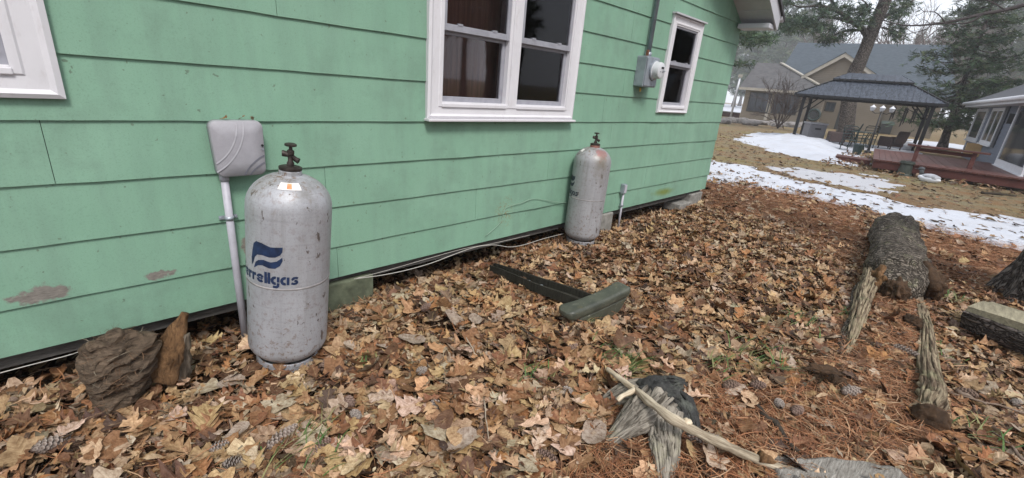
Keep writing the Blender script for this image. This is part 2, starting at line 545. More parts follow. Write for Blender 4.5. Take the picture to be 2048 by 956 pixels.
# ------------------------------------------------------------------ ground
def hill(x, y):
    x = np.asarray(x, float); y = np.asarray(y, float)
    h = .016 * np.sin(3.1 * x + 1.3 * y) + .014 * np.sin(2.3 * y - 1.7 * x + 1) + .008 * np.sin(7.3 * x + 4.1 * y)
    fade = np.clip((8.0 - x) / 2.0, 0, 1) * np.clip((x + 4) / 2, 0, 1)
    mound = .07 * np.exp(-(((x - 3.9) / 1.1) ** 2 + ((y + .02) / .22) ** 2))
    mound += .06 * np.exp(-(((x - 1.9) / .45) ** 2 + ((y - .45) / .35) ** 2))
    bank = -.09 * np.clip((y - 2.42) / .35, 0, 1)
    return h * fade + mound + bank * np.clip((7.3 - x) / .6, 0, 1) * np.clip((x + 3) / 1, 0, 1)

def ground_material():
    k = NM('yard ground', .95, 0, .1)
    sep = k.n('ShaderNodeSeparateXYZ'); k.l(k.co(), sep.inputs[0])
    n1 = k.noise(2.2, 7, .65); n2 = k.noise(26, 7, .75); n3 = k.noise(.55, 5, .6)
    wet = k.ramp(n2, [(.3, (.020, .013, .009)), (.5, (.055, .030, .017)), (.72, (.11, .058, .03))])  # damp near soil, darkened further to stand in for shade between leaves
    ndl = k.ramp(n2, [(.3, (.05, .025, .014)), (.5, (.15, .070, .033)), (.72, (.26, .13, .06))])
    mrs = k.n('ShaderNodeMapRange'); mrs.inputs[1].default_value = 4.6; mrs.inputs[2].default_value = 6.6
    k.l(sep.outputs[0], mrs.inputs[0])
    soil = k.mix(mrs.outputs[0], wet, ndl)
    grass = k.ramp(n2, [(.28, (.09, .072, .042)), (.5, (.195, .166, .102)), (.75, (.31, .27, .175))])
    grass = k.mix(k.ramp(n1, [(.42, 0), (.62, .75)]), grass, k.ramp(n2, [(.3, (.10, .05, .025)), (.7, (.30, .15, .07))]))
    grass = k.mix(k.ramp(n3, [(.5, 0), (.7, .5)]), grass, (.20, .19, .07))
    far = k.math('ADD', sep.outputs[0], k.math('MULTIPLY', k.math('SUBTRACT', n3, .5), 3.0))
    mr = k.n('ShaderNodeMapRange'); mr.inputs[1].default_value = 9.2; mr.inputs[2].default_value = 12.0
    k.l(far, mr.inputs[0])
    k.color(k.mix(mr.outputs[0], soil, grass))
    k.bump(k.math('ADD', n2, k.math('MULTIPLY', k.noise(120, 4, .7), .4)), .9, .03)
    return k.m
M['ground'] = ground_material()
def graded(edges):
    out = []
    for a, b, n in edges: out += list(np.linspace(a, b, n, endpoint=False))
    return np.array(out + [edges[-1][1]])
gx = graded([(-260, -40, 12), (-40, -4, 24), (-4, 10, 150), (10, 40, 60), (40, 120, 30), (120, 420, 16)])
gy = graded([(-300, -60, 14), (-60, -4, 30), (-4, 4, 90), (4, 30, 50), (30, 100, 20), (100, 300, 14)])
GX, GY = np.meshgrid(gx, gy, indexing='ij')
GZ = hill(GX, GY)
nx, ny = len(gx), len(gy)
idx = np.arange(nx * ny).reshape(nx, ny)
Fq = np.stack([idx[:-1, :-1].ravel(), idx[1:, :-1].ravel(), idx[1:, 1:].ravel(), idx[:-1, 1:].ravel()], 1)
ground = link('ground', tri_mesh('ground', np.stack([GX.ravel(), GY.ravel(), GZ.ravel()], 1), Fq, smooth=True), M['ground'])
tag(ground, kind='structure')

# snow sheets: irregular melting patches with depth
def snow_material(name, c, dirt):
    k = NM(name, .55, 0, .3)
    k.b.inputs['Subsurface Weight'].default_value = .15
    k.b.inputs['Subsurface Radius'].default_value = (.05, .05, .05)
    n1 = k.noise(1.7, 6, .65); n2 = k.noise(30, 6, .7)
    col = k.mix(k.ramp(n1, [(.45, 0), (.75, dirt)]), c, (.42, .41, .42))
    col = k.mix(k.ramp(n2, [(.66, 0), (.72, .5)]), col, (.20, .15, .11))
    k.color(col)
    k.bump(k.math('ADD', n2, k.math('MULTIPLY', n1, 2)), .5, .03)
    return k.m
M['snow'] = snow_material('snow', (.49, .51, .56), .7)
M['ice'] = snow_material('thin grey ice', (.40, .405, .43), .8)
def smooth01(t):
    t = np.clip(t, 0, 1); return t * t * (3 - 2 * t)
def snow(name, poly, hmax, wdt, res, mat, amp=.35, fr=1.6, seed=0.0):
    poly = [tuple(p[:2]) for p in poly]
    xs = [p[0] for p in poly]; ys = [p[1] for p in poly]
    ax = np.arange(min(xs) - .6, max(xs) + .6, res); ay = np.arange(min(ys) - .6, max(ys) + .6, res)
    X, Y = np.meshgrid(ax, ay, indexing='ij')
    d = np.full(X.shape, 1e9)
    for i in range(len(poly)):
        a = np.array(poly[i]); b = np.array(poly[(i + 1) % len(poly)]); e = b - a
        t = np.clip(((X - a[0]) * e[0] + (Y - a[1]) * e[1]) / max(1e-9, e @ e), 0, 1)
        d = np.minimum(d, np.hypot(X - a[0] - t * e[0], Y - a[1] - t * e[1]))
    sd = np.where(inpoly(X, Y, poly), d, -d)
    nz = np.array([mnoise.fractal(Vector((x * fr + seed, y * fr, 0)), 1.0, 2.0, 4) for x, y in zip(X.ravel(), Y.ravel())]).reshape(X.shape)
    nz2 = np.array([mnoise.fractal(Vector((x * fr * 5 + seed, y * fr * 5, 3)), 1.0, 2.0, 3) for x, y in zip(X.ravel(), Y.ravel())]).reshape(X.shape)
    sd = sd + nz * amp + nz2 * amp * .35
    Z = hmax * smooth01(sd / wdt) * (1 + .25 * nz) + .012 * nz - .012 + np.where(sd > 0, .022, -.03)
    keep = sd > -.25
    id2 = np.arange(X.size).reshape(X.shape)
    q = np.stack([id2[:-1, :-1], id2[1:, :-1], id2[1:, 1:], id2[:-1, 1:]], -1)
    kk = keep[:-1, :-1] & keep[1:, :-1] & keep[1:, 1:] & keep[:-1, 1:]
    o = link(name, tri_mesh(name, np.stack([X.ravel(), Y.ravel(), Z.ravel()], 1), q[kk], smooth=True), mat)
    tag(o, kind='structure')
    return o, sd, X, Y
band = [(13.6, 9.0)] + [G(a, b) for a, b in ((1405, 317), (1500, 335), (1600, 362), (1750, 394), (1900, 423), (2048, 440), (2200, 462))] + [(8.2, -4.0)] + \
       [G(a, b) for a, b in ((2150, 530), (2060, 508), (1950, 482), (1850, 456), (1720, 425), (1600, 392), (1500, 374), (1405, 364))] + [(10.6, 9.0)]
snow('snow_strip', band, .05, .5, .07, M['snow'], .22, 1.5)
snow('snow_patch', [G(a, b) for a, b in ((1530, 331), (1640, 343), (1740, 352), (1800, 372), (1770, 384), (1680, 374), (1600, 356), (1545, 342))], .02, .6, .09, M['ice'], .45, 2.2, 5)
snow('snow_patch', [G(a, b) for a, b in ((1478, 278), (1512, 264), (1590, 273), (1650, 281), (1705, 294), (1730, 318), (1700, 336), (1640, 322), (1560, 306), (1500, 292))], .26, 2.2, .14, M['snow'], .5, .8, 9)
snow('snow_patch', [(24.2, 6.6), (28.4, 7.0), (28.9, 1.5), (24.8, 1.2)], .05, .5, .15, M['snow'], .5, 1.1, 2)
snow('snow_patch', [(36, 2.5), (43, 3), (43, -3), (37, -3)], .05, .8, .25, M['snow'], .9, .7, 4)
snow('frozen_lake', [(62, 60), (160, 140), (260, 60), (260, 20), (70, 21)], .05, 3, 2.4, M['snow'], 1.5, .1, 3)

# ------------------------------------------------------------------ green house
HX1, HX0 = 6.93, -1.15
Z0C, EXP = 1.7165, .2592                # siding courses: lap k sits at Z0C - k*EXP
EAVE, PITCHR = 2.47, .52
RIDGE_X = (HX0 + HX1) / 2
def rake_x(z):                           # right end of a course at height z
    return HX1 if z <= EAVE else HX1 - (z - EAVE) / PITCHR
def rake_x0(z):
    return HX0 if z <= EAVE else HX0 + (z - EAVE) / PITCHR
WINS = [(-.95, .058, 1.285, 2.35), (1.80, 3.385, 1.222, 2.55), (4.948, 5.708, 1.306, 2.335)]
house = thing('green_house', 'green house with wide lap siding and white framed windows, standing on concrete blocks', 'house', (HX1, YW, 0))
seams = {-9: [2.0], -8: [3.9], -7: [1.2, 4.9], -6: [2.2, 5.4], -5: [.8, 4.4], -4: [3.6], -3: [4.3], -2: [4.15], -1: [.4, 4.2], 0: [.9], 1: [4.2], 2: [3.9],
         3: [-.035, 4.10], 4: [1.1, 3.15], 5: [2.3, 5.0], 6: [1.15, 4.4]}
BOARD_BOT = Z0C - 6 * EXP + .045
def wave(x, k):
    return .0035 * mnoise.noise(Vector((x * 1.3, k * 7.7, 0))) + .0025 * mnoise.noise(Vector((x * 6, k * 3.1, 4)))
def board_piece(mb, xa, xb, zb, zt, k, full_bottom, xa_t=None, xb_t=None):
    # wedge section: thick proud bottom lap, thin top tucked under the course above
    n = max(2, int((xb - xa) / .12))
    base = len(mb.v)
    zc = Z0C - k * EXP
    for i in range(n + 1):
        t = i / n
        x = xa + (xb - xa) * t
        xt = (xa_t if xa_t is not None else xa) + ((xb_t if xb_t is not None else xb) - (xa_t if xa_t is not None else xa)) * t
        fr = lambda z: .021 - .011 * max(0, min(1, (z - zc) / EXP))
        wv = wave(x, k) if full_bottom else 0
        out = .0
        if full_bottom and k in (3, 2, 5) :                     # curled lower edge on old boards
            out = max(0, mnoise.noise(Vector((x * 2.1, k * 5.0, 9)))) * .012
        for (xx, y, z) in ((x, YW - fr(zb) - out, zb + wv), (xx2 := xt, YW - fr(zt), zt), (xt, YW, zt), (x, YW, zb + wv)):
            mb.v.append((xx, y, z))
    for i in range(n):
        a = base + i * 4; b = a + 4
        for q in range(4):
            mb.f.append((a + q, a + (q + 1) % 4, b + (q + 1) % 4, b + q))
    mb.f.append((base, base + 1, base + 2, base + 3))
    e = base + n * 4
    mb.f.append((e + 3, e + 2, e + 1, e))
for k in range(-11, 7):
    zb = Z0C - k * EXP
    if k == 6: zb = BOARD_BOT
    zt = Z0C - (k - 1) * EXP + .012
    zlap = zt - .012
    xl, xr = rake_x0(zb), rake_x(zb)
    xlt, xrt = rake_x0(zlap), rake_x(zlap)
    if xr - xl < .3: continue
    cuts = [xl] + [s for s in seams.get(k, []) if xl < s < xr] + [xr]
    for a, b in zip(cuts[:-1], cuts[1:]):
        mb = MB()
        ga = a if a == xl else a + .0012
        gb = b if b == xr else b - .0012
        xs = [ga]
        for (wa, wb, wz0, wz1) in WINS:
            if wz0 < zt and wz1 > zb:
                for c in (wa, wb):
                    if ga < c < gb: xs.append(c)
        xs = sorted(xs + [gb])
        for p, q in zip(xs[:-1], xs[1:]):
            mid = (p + q) / 2
            win = next((w_ for w_ in WINS if w_[0] < mid < w_[1] and w_[2] < zt and w_[3] > zb), None)
            at = xlt if p == xl else None
            bt = xrt if q == xr else None
            mb = MB()
            if win is None:
                board_piece(mb, p, q, zb, zt if (at is None and bt is None) or zlap <= EAVE else zlap, k, True, at, bt)
            else:
                if win[2] > zb + .004: board_piece(mb, p, q, zb, win[2], k, True)
                if win[3] < zt - .004: board_piece(mb, p, q, win[3], zt, k, False)
            if mb.v:
                mb.build('siding_board', M['siding'], house)
# sheathing behind the boards, with the window openings left clear
mb = MB()
xs = sorted({HX0, HX1} | {c for w_ in WINS for c in w_[:2]})
for a, b in zip(xs[:-1], xs[1:]):
    win = next((w_ for w_ in WINS if w_[0] <= a and b <= w_[1]), None)
    if win:
        mb.box(a, b, YW + .004, YW + .10, BOARD_BOT + .02, win[2] + .06)
        mb.box(a, b, YW + .004, YW + .10, win[3] - .06, EAVE)
    else:
        mb.box(a, b, YW + .004, YW + .10, BOARD_BOT + .02, EAVE)
mb.prism([(HX0 + .01, EAVE + .001), (HX1 - .01, EAVE + .001), (RIDGE_X, EAVE + PITCHR * (HX1 - RIDGE_X) - .02)], (0, YW + .004, 0), (1, 0, 0), (0, 0, 1), (0, .09, 0))
mb.build('wall_sheathing', M['sheath'], house)
# right hand, left hand and rear walls
for k in range(-3, 7):
    zb = max(Z0C - k * EXP, BOARD_BOT) if k == 6 else Z0C - k * EXP
    zt = min(Z0C - (k - 1) * EXP + .004, EAVE)
    for X, sgn in ((HX1, 1), (HX0, -1)):
        mb = MB()
        mb.prism([(0, zb), (sgn * .014, zb), (sgn * .004, zt), (0, zt)], (X - sgn * .012, YW - .004, 0), (1, 0, 0), (0, 0, 1), (0, 6.2, 0))
        mb.build('siding_board', M['siding'], house)
MB().box(HX0, HX1, YW + 6.1, YW + 6.2, BOARD_BOT, EAVE).build('rear_wall', M['siding'], house)
# floor underside, skid beam and piers
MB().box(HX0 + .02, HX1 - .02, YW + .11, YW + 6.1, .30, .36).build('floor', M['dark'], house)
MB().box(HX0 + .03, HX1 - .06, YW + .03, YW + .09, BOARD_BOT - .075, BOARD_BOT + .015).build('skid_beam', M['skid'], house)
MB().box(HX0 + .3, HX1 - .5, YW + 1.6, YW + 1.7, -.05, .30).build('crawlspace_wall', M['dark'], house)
for (x, wdt, hz, mat, y0) in ((1.02, .38, .165, 'block_green', -.015), (4.07, .30, .20, 'block', -.04), (6.47, .40, .165, 'block', -.02), (-1.0, .4, .165, 'block', 0)):
    MB().box(x - .02 if x > 6 else x, x + wdt, YW + y0, YW + .22, -.06, hz - .003).build('pier_block', M[mat], house, bevel=.012)
MB().box(6.1, 6.48, YW - .05, YW + .2, -.05, .06).build('pier_block', M['block'], house, bevel=.012)
# roof with boxed rake soffit, fascia and cornice return
OV = .43
sl = nrm((1, 0, -PITCHR)); up_n = nrm((PITCHR, 0, 1))
def roof_pt(x, dz=0): return np.array([x, 0, EAVE + (HX1 - x) * PITCHR + dz])
xe = HX1 + .05
for side in (1, -1):
    mir = (lambda p: p) if side == 1 else (lambda p: np.array([2 * RIDGE_X - p[0], p[1], p[2]]))
    def slab(x0, x1, y0, y1, d0, d1):
        mb = MB()
        pts = []
        for y in (y0, y1):
            for x, d in ((x0, d0), (x1, d0), (x1, d1), (x0, d1)):
                p = roof_pt(x, d); p[1] = y
                pts.append(mir(p))
        return mb.add(pts, [(0, 1, 2, 3), (7, 6, 5, 4), (0, 4, 5, 1), (1, 5, 6, 2), (2, 6, 7, 3), (3, 7, 4, 0)])
    slab(RIDGE_X, xe + .13, YW - OV - .05, YW + 6.6, .17, .21).build('roof_slope', plain('dark roof shingle', (.06, .06, .065), .9, .3, 20), house)
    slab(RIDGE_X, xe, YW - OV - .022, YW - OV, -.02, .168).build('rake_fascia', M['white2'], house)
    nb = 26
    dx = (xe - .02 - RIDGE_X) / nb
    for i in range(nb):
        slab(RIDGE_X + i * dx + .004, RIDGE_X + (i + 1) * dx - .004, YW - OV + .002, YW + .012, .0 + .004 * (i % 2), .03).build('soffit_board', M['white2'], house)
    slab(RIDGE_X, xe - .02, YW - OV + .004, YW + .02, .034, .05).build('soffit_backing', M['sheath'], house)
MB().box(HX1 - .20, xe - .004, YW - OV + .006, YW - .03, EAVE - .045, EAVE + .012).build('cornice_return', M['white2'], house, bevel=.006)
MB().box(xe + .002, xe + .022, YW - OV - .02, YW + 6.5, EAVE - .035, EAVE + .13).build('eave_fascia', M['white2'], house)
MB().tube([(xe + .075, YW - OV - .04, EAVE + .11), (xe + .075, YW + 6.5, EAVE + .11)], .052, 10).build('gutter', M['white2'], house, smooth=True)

# windows -----------------------------------------------------------------
def frame_rect(mb, x0, x1, z0, z1, wdt, y0, y1, bot=None):
    b = bot if bot is not None else wdt
    mb.box(x0, x0 + wdt, y0, y1, z0, z1); mb.box(x1 - wdt, x1, y0, y1, z0, z1)
    mb.box(x0 + wdt, x1 - wdt, y0, y1, z1 - wdt, z1); mb.box(x0 + wdt, x1 - wdt, y0, y1, z0, z0 + b)
    return mb
def sash(win, x0, x1, z0, z1, y, wdt, bot):
    mb = MB(); frame_rect(mb, x0, x1, z0, z1, wdt, y, y + .028, bot)
    s = mb.build('sash', M['sash'], win, bevel=.003)
    MB().box(x0 + wdt - .003, x1 - wdt + .003, y + .012, y + .016, z0 + bot - .003, z1 - wdt + .003).build('pane', M['glass'], s)
def window(x0, x1, z0, z1, bays, meet, cas=.12, curtain=True, head=False, mull=.11):
    # a frame of four mitred casing boards, jambs, sashes, panes and a cloth hung behind
    win = MB()
    yf = YW - .046
    o = .0
    corners = [(x0, z0), (x1, z0), (x1, z1), (x0, z1)]
    inner = [(x0 + cas, z0 + cas * .85), (x1 - cas, z0 + cas * .85), (x1 - cas, z1 - cas), (x0 + cas, z1 - cas)]
    frame = MB().add([(0, 0, 0)], [])
    f = MB()
    frame_rect(f, x0 + cas * .80, x1 - cas * .80, z0 + cas * .70, z1 - cas * .8, .035, YW - .036, YW + .09, .030)
    root = f.build('window', M['white'], house, bevel=.003)
    for i in range(4):
        j = (i + 1) % 4
        p0, p1, q1, q0 = corners[i], corners[j], inner[j], inner[i]
        sh = .0012
        mb = MB()
        # moulded profile: raised outer bead stepping in to a flat
        def lerp(a, b, t): return (a[0] + (b[0] - a[0]) * t, a[1] + (b[1] - a[1]) * t)
        prof = [(0, 0), (0, .030), (.16, .038), (.26, .030), (.32, .026), (.78, .024), (.84, .030), (1, .030), (1, 0)]
        n = len(prof)
        for (a, b) in ((p0, q0), (p1, q1)):
            for t, d in prof:
                c = lerp(a, b, t)
                mb.v.append((c[0], YW - .012 - d, c[1]))
        for s in range(n):
            mb.f.append((s, (s + 1) % n, n + (s + 1) % n, n + s))
        mb.f.append(tuple(range(n))); mb.f.append(tuple(range(2 * n - 1, n - 1, -1)))
        mb.build('casing_board', M['white'], root)
    ix0, ix1, iz0, iz1 = x0 + cas + .008, x1 - cas - .008, z0 + cas * .85 + .008, z1 - cas - .008
    n = bays
    wbay = (ix1 - ix0 - mull * (n - 1)) / n
    for b in range(n):
        bx0 = ix0 + b * (wbay + mull); bx1 = bx0 + wbay
        if b < n - 1:
            MB().box(bx1, bx1 + mull, YW - .034, YW + .085, iz0 - .012, iz1 + .012).build('mullion', M['white'], root, bevel=.004)
            MB().box(bx1 + mull * .22, bx1 + mull * .78, YW - .041, YW - .034, iz0 - .012, iz1 + .012).build('mullion_strip', M['white'], root, bevel=.003)
        MB().box(bx0 - .004, bx1 + .004, YW - .048, YW - .028, iz0 - .030, iz0 - .004).build('sill', M['white'], root, bevel=.004)
        # upper sash proud of the lower one, as on a storm window
        sash(root, bx0, bx1, meet, iz1, YW - .026, .030, .042)
        sash(root, bx0 + .001, bx1 - .001, iz0, meet + .012, YW + .006, .034, .040)
        for t in (.2, .72):
            MB().box(bx0 + wbay * t, bx0 + wbay * t + .04, YW - .030, YW - .010, meet + .040, meet + .052).build('sash_lock', M['sash'], root)
    if curtain:
        mb = MB()
        nn = int((ix1 - ix0) / .02)
        for i in range(nn + 1):
            x = ix0 - .02 + (ix1 - ix0 + .04) * i / nn
            d = .014 * math.sin(i * .9) + .012 * math.sin(i * .37 + 1)
            mb.v += [(x, YW + .17 + d, iz0 - .05), (x, YW + .17 + d, iz1 + .05)]
        for i in range(nn): mb.f.append((2 * i, 2 * i + 2, 2 * i + 3, 2 * i + 1))
        mb.build('curtain', M['curtain'] if bays == 2 else M['curtain_grey'], root, smooth=True)
    else:
        z = iz0
        mb = MB()
        while z < iz1:
            mb.obox(((ix0 + ix1) / 2, YW + .075, z), ((ix1 - ix0) / 2, 0, 0), (0, .010, .008), (0, .0008, -.001)); z += .021
        mb.build('blind_slats', M['blind'], root, kind='stuff')
    MB().box(ix0 - .1, ix1 + .1, YW + .32, YW + .34, iz0 - .2, iz1 + .2).build('room_wall', M['sheath'], root)
window(*WINS[1], 2, 1.785, .115, True, mull=.125)
window(*WINS[2], 1, 1.83, .085, True)
window(*WINS[0], 1, 1.82, .125, False)
# cap over the small window
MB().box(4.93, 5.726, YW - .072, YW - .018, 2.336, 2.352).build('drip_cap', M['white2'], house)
MB().box(1.79, 3.395, YW - .078, YW - .018, 1.203, 1.2205).build('window_drip', M['white'], house, bevel=.004)
# ---- SECTION BREAK: fittings ----

# ------------------------------------------------------------------ fittings on the green wall
def rounded(x0, x1, z0, z1, r, n=5, taper=0.0):
    pts = []
    for cx, cz, a0 in ((x1 - r, z1 - r, 0), (x0 + r, z1 - r, 90), (x0 + r + taper, z0 + r, 180), (x1 - r - taper * .3, z0 + r, 270)):
        for i in range(n + 1):
            a = R(a0 + 90 * i / n)
            pts.append((cx + r * math.cos(a), cz + r * math.sin(a)))
    return pts
def ribbon(pts, wd):                      # flat strip along a 2-D line -> list of left and right points
    L, Rr = [], []
    m = len(pts)
    for i, p in enumerate(pts):
        a = pts[max(i - 1, 0)]; b = pts[min(i + 1, m - 1)]
        d = np.array([b[0] - a[0], b[1] - a[1]]); d = d / (np.linalg.norm(d) or 1)
        n = np.array([-d[1], d[0]]) * wd / 2
        L.append((p[0] + n[0], p[1] + n[1])); Rr.append((p[0] - n[0], p[1] - n[1]))
    return L, Rr
def strip_on(mb, pts, wd, f):             # ribbon laid on a surface by f(u, v) -> xyz
    L, Rr = ribbon(pts, wd)
    b = len(mb.v)
    for l, r in zip(L, Rr): mb.v += [tuple(f(*l)), tuple(f(*r))]
    for i in range(len(pts) - 1): mb.f.append((b + 2 * i, b + 2 * i + 1, b + 2 * i + 3, b + 2 * i + 2))

nib = thing('utility_box', 'grey plastic cable box with curved stripes fixed to the green wall above a conduit pipe', 'utility box', (.64, YW, .93))
MB().prism(rounded(.545, .745, .945, 1.195, .03, 5, .006), (0, YW - .015, 0), (1, 0, 0), (0, 0, 1), (0, -.045, 0)).build('back_box', M['box_dark'], nib)
mb = MB()
outl = rounded(.525, .762, .930, 1.208, .035, 6, .010)
cx0, cz0 = .643, 1.07
rings = [(1.0, .045), (1.0, .082), (.985, .092), (.95, .098), (.5, .108)]
for s_, y in rings:
    for (x, z) in outl:
        mb.v.append((cx0 + (x - cx0) * s_, YW - y, cz0 + (z - cz0) * s_))
n = len(outl)
for i in range(len(rings) - 1):
    for k in range(n): mb.f.append((i * n + k, i * n + (k + 1) % n, (i + 1) * n + (k + 1) % n, (i + 1) * n + k))
mb.f.append(tuple((len(rings) - 1) * n + k for k in range(n)))
mb.f.append(tuple(range(n)))
mb.build('cover', M['box_grey'], nib, smooth=True)
def cover_y(x, z):
    t = max(abs(x - cx0) / .119, abs(z - cz0) / .139)
    return YW - (.1095 - .010 * max(0, (t - .5) / .45)) if t > .5 else YW - .1095
for cen, rad, a0, a1, mt in (((.395, 1.205), .245, -66, 8, 'box_line'), ((.385, 1.205), .285, -62, 6, 'box_line'), ((.815, .870), .175, 105, 166, 'box_dark'), ((.815, .845), .165, 108, 158, 'box_dark')):
    pts = []
    for i in range(22):
        a = R(a0 + (a1 - a0) * i / 21)
        x, z = cen[0] + rad * math.cos(a), cen[1] + rad * math.sin(a) * 1.0
        if .532 < x < .756 and .936 < z < 1.203: pts.append((x, z))
    if len(pts) > 2:
        mb = MB(); strip_on(mb, pts, .007, lambda x, z: (x, cover_y(x, z) - .0012, z))
        mb.build('stripe', M[mt], nib)
mb = MB()
mb.lathe([(.006, 0), (.006, .004)], 10, (.748, YW - .105, 1.085), 'y'); mb.build('screw', M['black'], nib)
MB().lathe([(.005, 0), (.005, .004)], 10, (.748, YW - .105, 1.065), 'y').build('screw', M['galv'], nib)
MB().tube([(.571, YW - .05, .945), (.5705, YW - .052, .5), (.569, YW - .06, -.08)], .0185, 12, True).build('conduit', M['pvc'], nib, smooth=True)
MB().tube([(.571, YW - .05, .945), (.571, YW - .05, .905)], .0225, 12).build('conduit_collar', M['pvc'], nib, smooth=True)
cl = MB().tube([(.570, YW - .052, .697), (.570, YW - .052, .716)], .0212, 12).build('clamp', M['galv'], nib, smooth=True)
MB().box(.528, .612, YW - .03, YW - .024, .697, .716).build('clamp_strap', M['galv'], cl)
for x in (.534, .606): MB().lathe([(.006, 0), (.005, .01)], 8, (x, YW - .04, .7065), 'y').build('clamp_bolt', M['galv'], cl)

BOX_LEAVES = [(.600, 'curled tan leaf lying on top of the grey cable box', .055), (.675, 'brown leaf scrap on the corner of the grey cable box', .045), (.725, 'dark leaf bit lodged behind the grey cable box top', .04)]

# electric meter with its mast
em = thing('electric_meter', 'grey electric meter box with round dial and mast pipe beside the small window', 'electric meter', (4.52, YW, 1.56))
MB().prism(rounded(4.375, 4.640, 1.565, 1.862, .012, 2), (0, YW - .016, 0), (1, 0, 0), (0, 0, 1), (0, -.11, 0)).build('box', M['galv'], em, bevel=.004)
MB().prism(rounded(4.385, 4.630, 1.575, 1.852, .012, 2), (0, YW - .127, 0), (1, 0, 0), (0, 0, 1), (0, -.010, 0)).build('cover', M['galv'], em, bevel=.004)
MB().lathe([(.092, 0), (.095, -.012), (.090, -.022), (.082, -.024), (.082, -.070), (.076, -.085), (.06, -.092)], 28, (4.535, YW - .137, 1.735), 'y').build('dial', M['meter'], em, smooth='auto')
MB().lathe([(.099, 0), (.101, -.008), (.099, -.018), (.093, -.020)], 28, (4.535, YW - .1375, 1.735), 'y').build('dial_ring', M['galv'], em, smooth='auto')
MB().box(4.515, 4.565, YW - .232, YW - .2295, 1.752, 1.772).build('display', M['black'], em)
for (x, z) in ((4.50, 1.72), (4.545, 1.715)): MB().box(x, x + .02, YW - .2315, YW - .2292, z, z + .007).build('marking', M['box_dark'], em)
MB().box(4.545, 4.60, YW - .236, YW - .231, 1.730, 1.738).build('seal_wire', M['galv'], em)
MB().tube([(4.50, YW - .06, 1.862), (4.50, YW - .06, 1.905)], .034, 12).build('hub', M['galv'], em, smooth=True)
MB().tube([(4.50, YW - .06, 1.90), (4.50, YW - .06, 4.45)], .024, 12).build('mast_pipe', M['galv_pipe'], em, smooth=True)
mb = MB().add([(4.505, YW - .026, 1.555), (4.535, YW - .0262, 1.552), (4.540, YW - .0263, 1.520), (4.515, YW - .0265, 1.512), (4.500, YW - .0262, 1.530)], [(0, 1, 2, 3, 4)])
mb.build('yellow_tag', M['yellow'], em)
MB().box(4.455, 4.475, YW - .085, YW - .055, 1.862, 1.925).build('rusty_bracket', plain('rust', (.16, .07, .04), .85, .5, 30), em, bevel=.006)

sb = thing('outlet_box', 'small grey outlet box on a thin pipe low on the wall near the farther cylinder', 'outlet box', (4.50, YW, 0))
MB().box(4.455, 4.515, YW - .070, YW - .022, .405, .515).build('box', M['galv'], sb, bevel=.006)
MB().box(4.462, 4.508, YW - .078, YW - .0705, .415, .505).build('lid', M['pvc'], sb, bevel=.004)
MB().tube([(4.500, YW - .046, .405), (4.505, YW - .05, -.06)], .013, 10).build('pipe', M['pvc'], sb, smooth=True)
MB().box(4.48, 4.525, YW - .066, YW - .030, .255, .268).build('strap', M['galv'], sb)

# cables along the foot of the wall
def cable(name, px, label, r, mat, sag=0, cat='cable'):
    pts = [np.array(p) for p in px]
    out = []
    for i in range(len(pts) - 1):
        p0, p1, p2, p3 = pts[max(i - 1, 0)], pts[i], pts[i + 1], pts[min(i + 2, len(pts) - 1)]
        for t in np.linspace(0, 1, 8, endpoint=False):
            out.append(.5 * (2 * p1 + (p2 - p0) * t + (2 * p0 - 5 * p1 + 4 * p2 - p3) * t * t + (3 * p1 - p0 - 3 * p2 + p3) * t ** 3))
    out.append(pts[-1])
    o = MB().tube(out, r, 6).build(name, mat, None, smooth=True)
    return tag(o, label, cat)
cable('white_cable', [WL(a_, b_, o_) for a_, b_, o_ in ((712, 557, .05), (760, 551, .06), (810, 541, .07), (860, 527, .08), (900, 512, .08), (935, 499, .06), (962, 492, .05), (990, 490, .05), (1020, 494, .06), (1050, 489, .06), (1085, 478, .05), (1128, 467, .04))],
      'white cable snaking along the foot of the green wall between the two cylinders', .0030, M['cable'])
cable('white_cable', [WL(a_, b_, .035) for a_, b_ in ((708, 558), (780, 539), (860, 516), (930, 497), (985, 487), (1060, 470))],
      'thin pale cable stretched straight just under the lowest siding board', .0018, M['cable'])
cable('wall_wire', [(2.42, 2.622, .26), (2.58, 2.618, .36), (2.63, 2.62, .475), (2.82, 2.618, .50), (3.0, 2.62, .515), (3.35, 2.61, .44), (3.7, 2.60, .39)],
      'thin green wire looping up over the lower siding boards', .0025, M['wire'], cat='wire')
cable('white_cable', [(-.6, 2.60, .15), (-.3, 2.603, .155), (-.12, 2.60, .158), (.0, 2.61, .175)], 'short pale cable under the lowest board behind the rotten wood chunk', .0022, M['cable'])

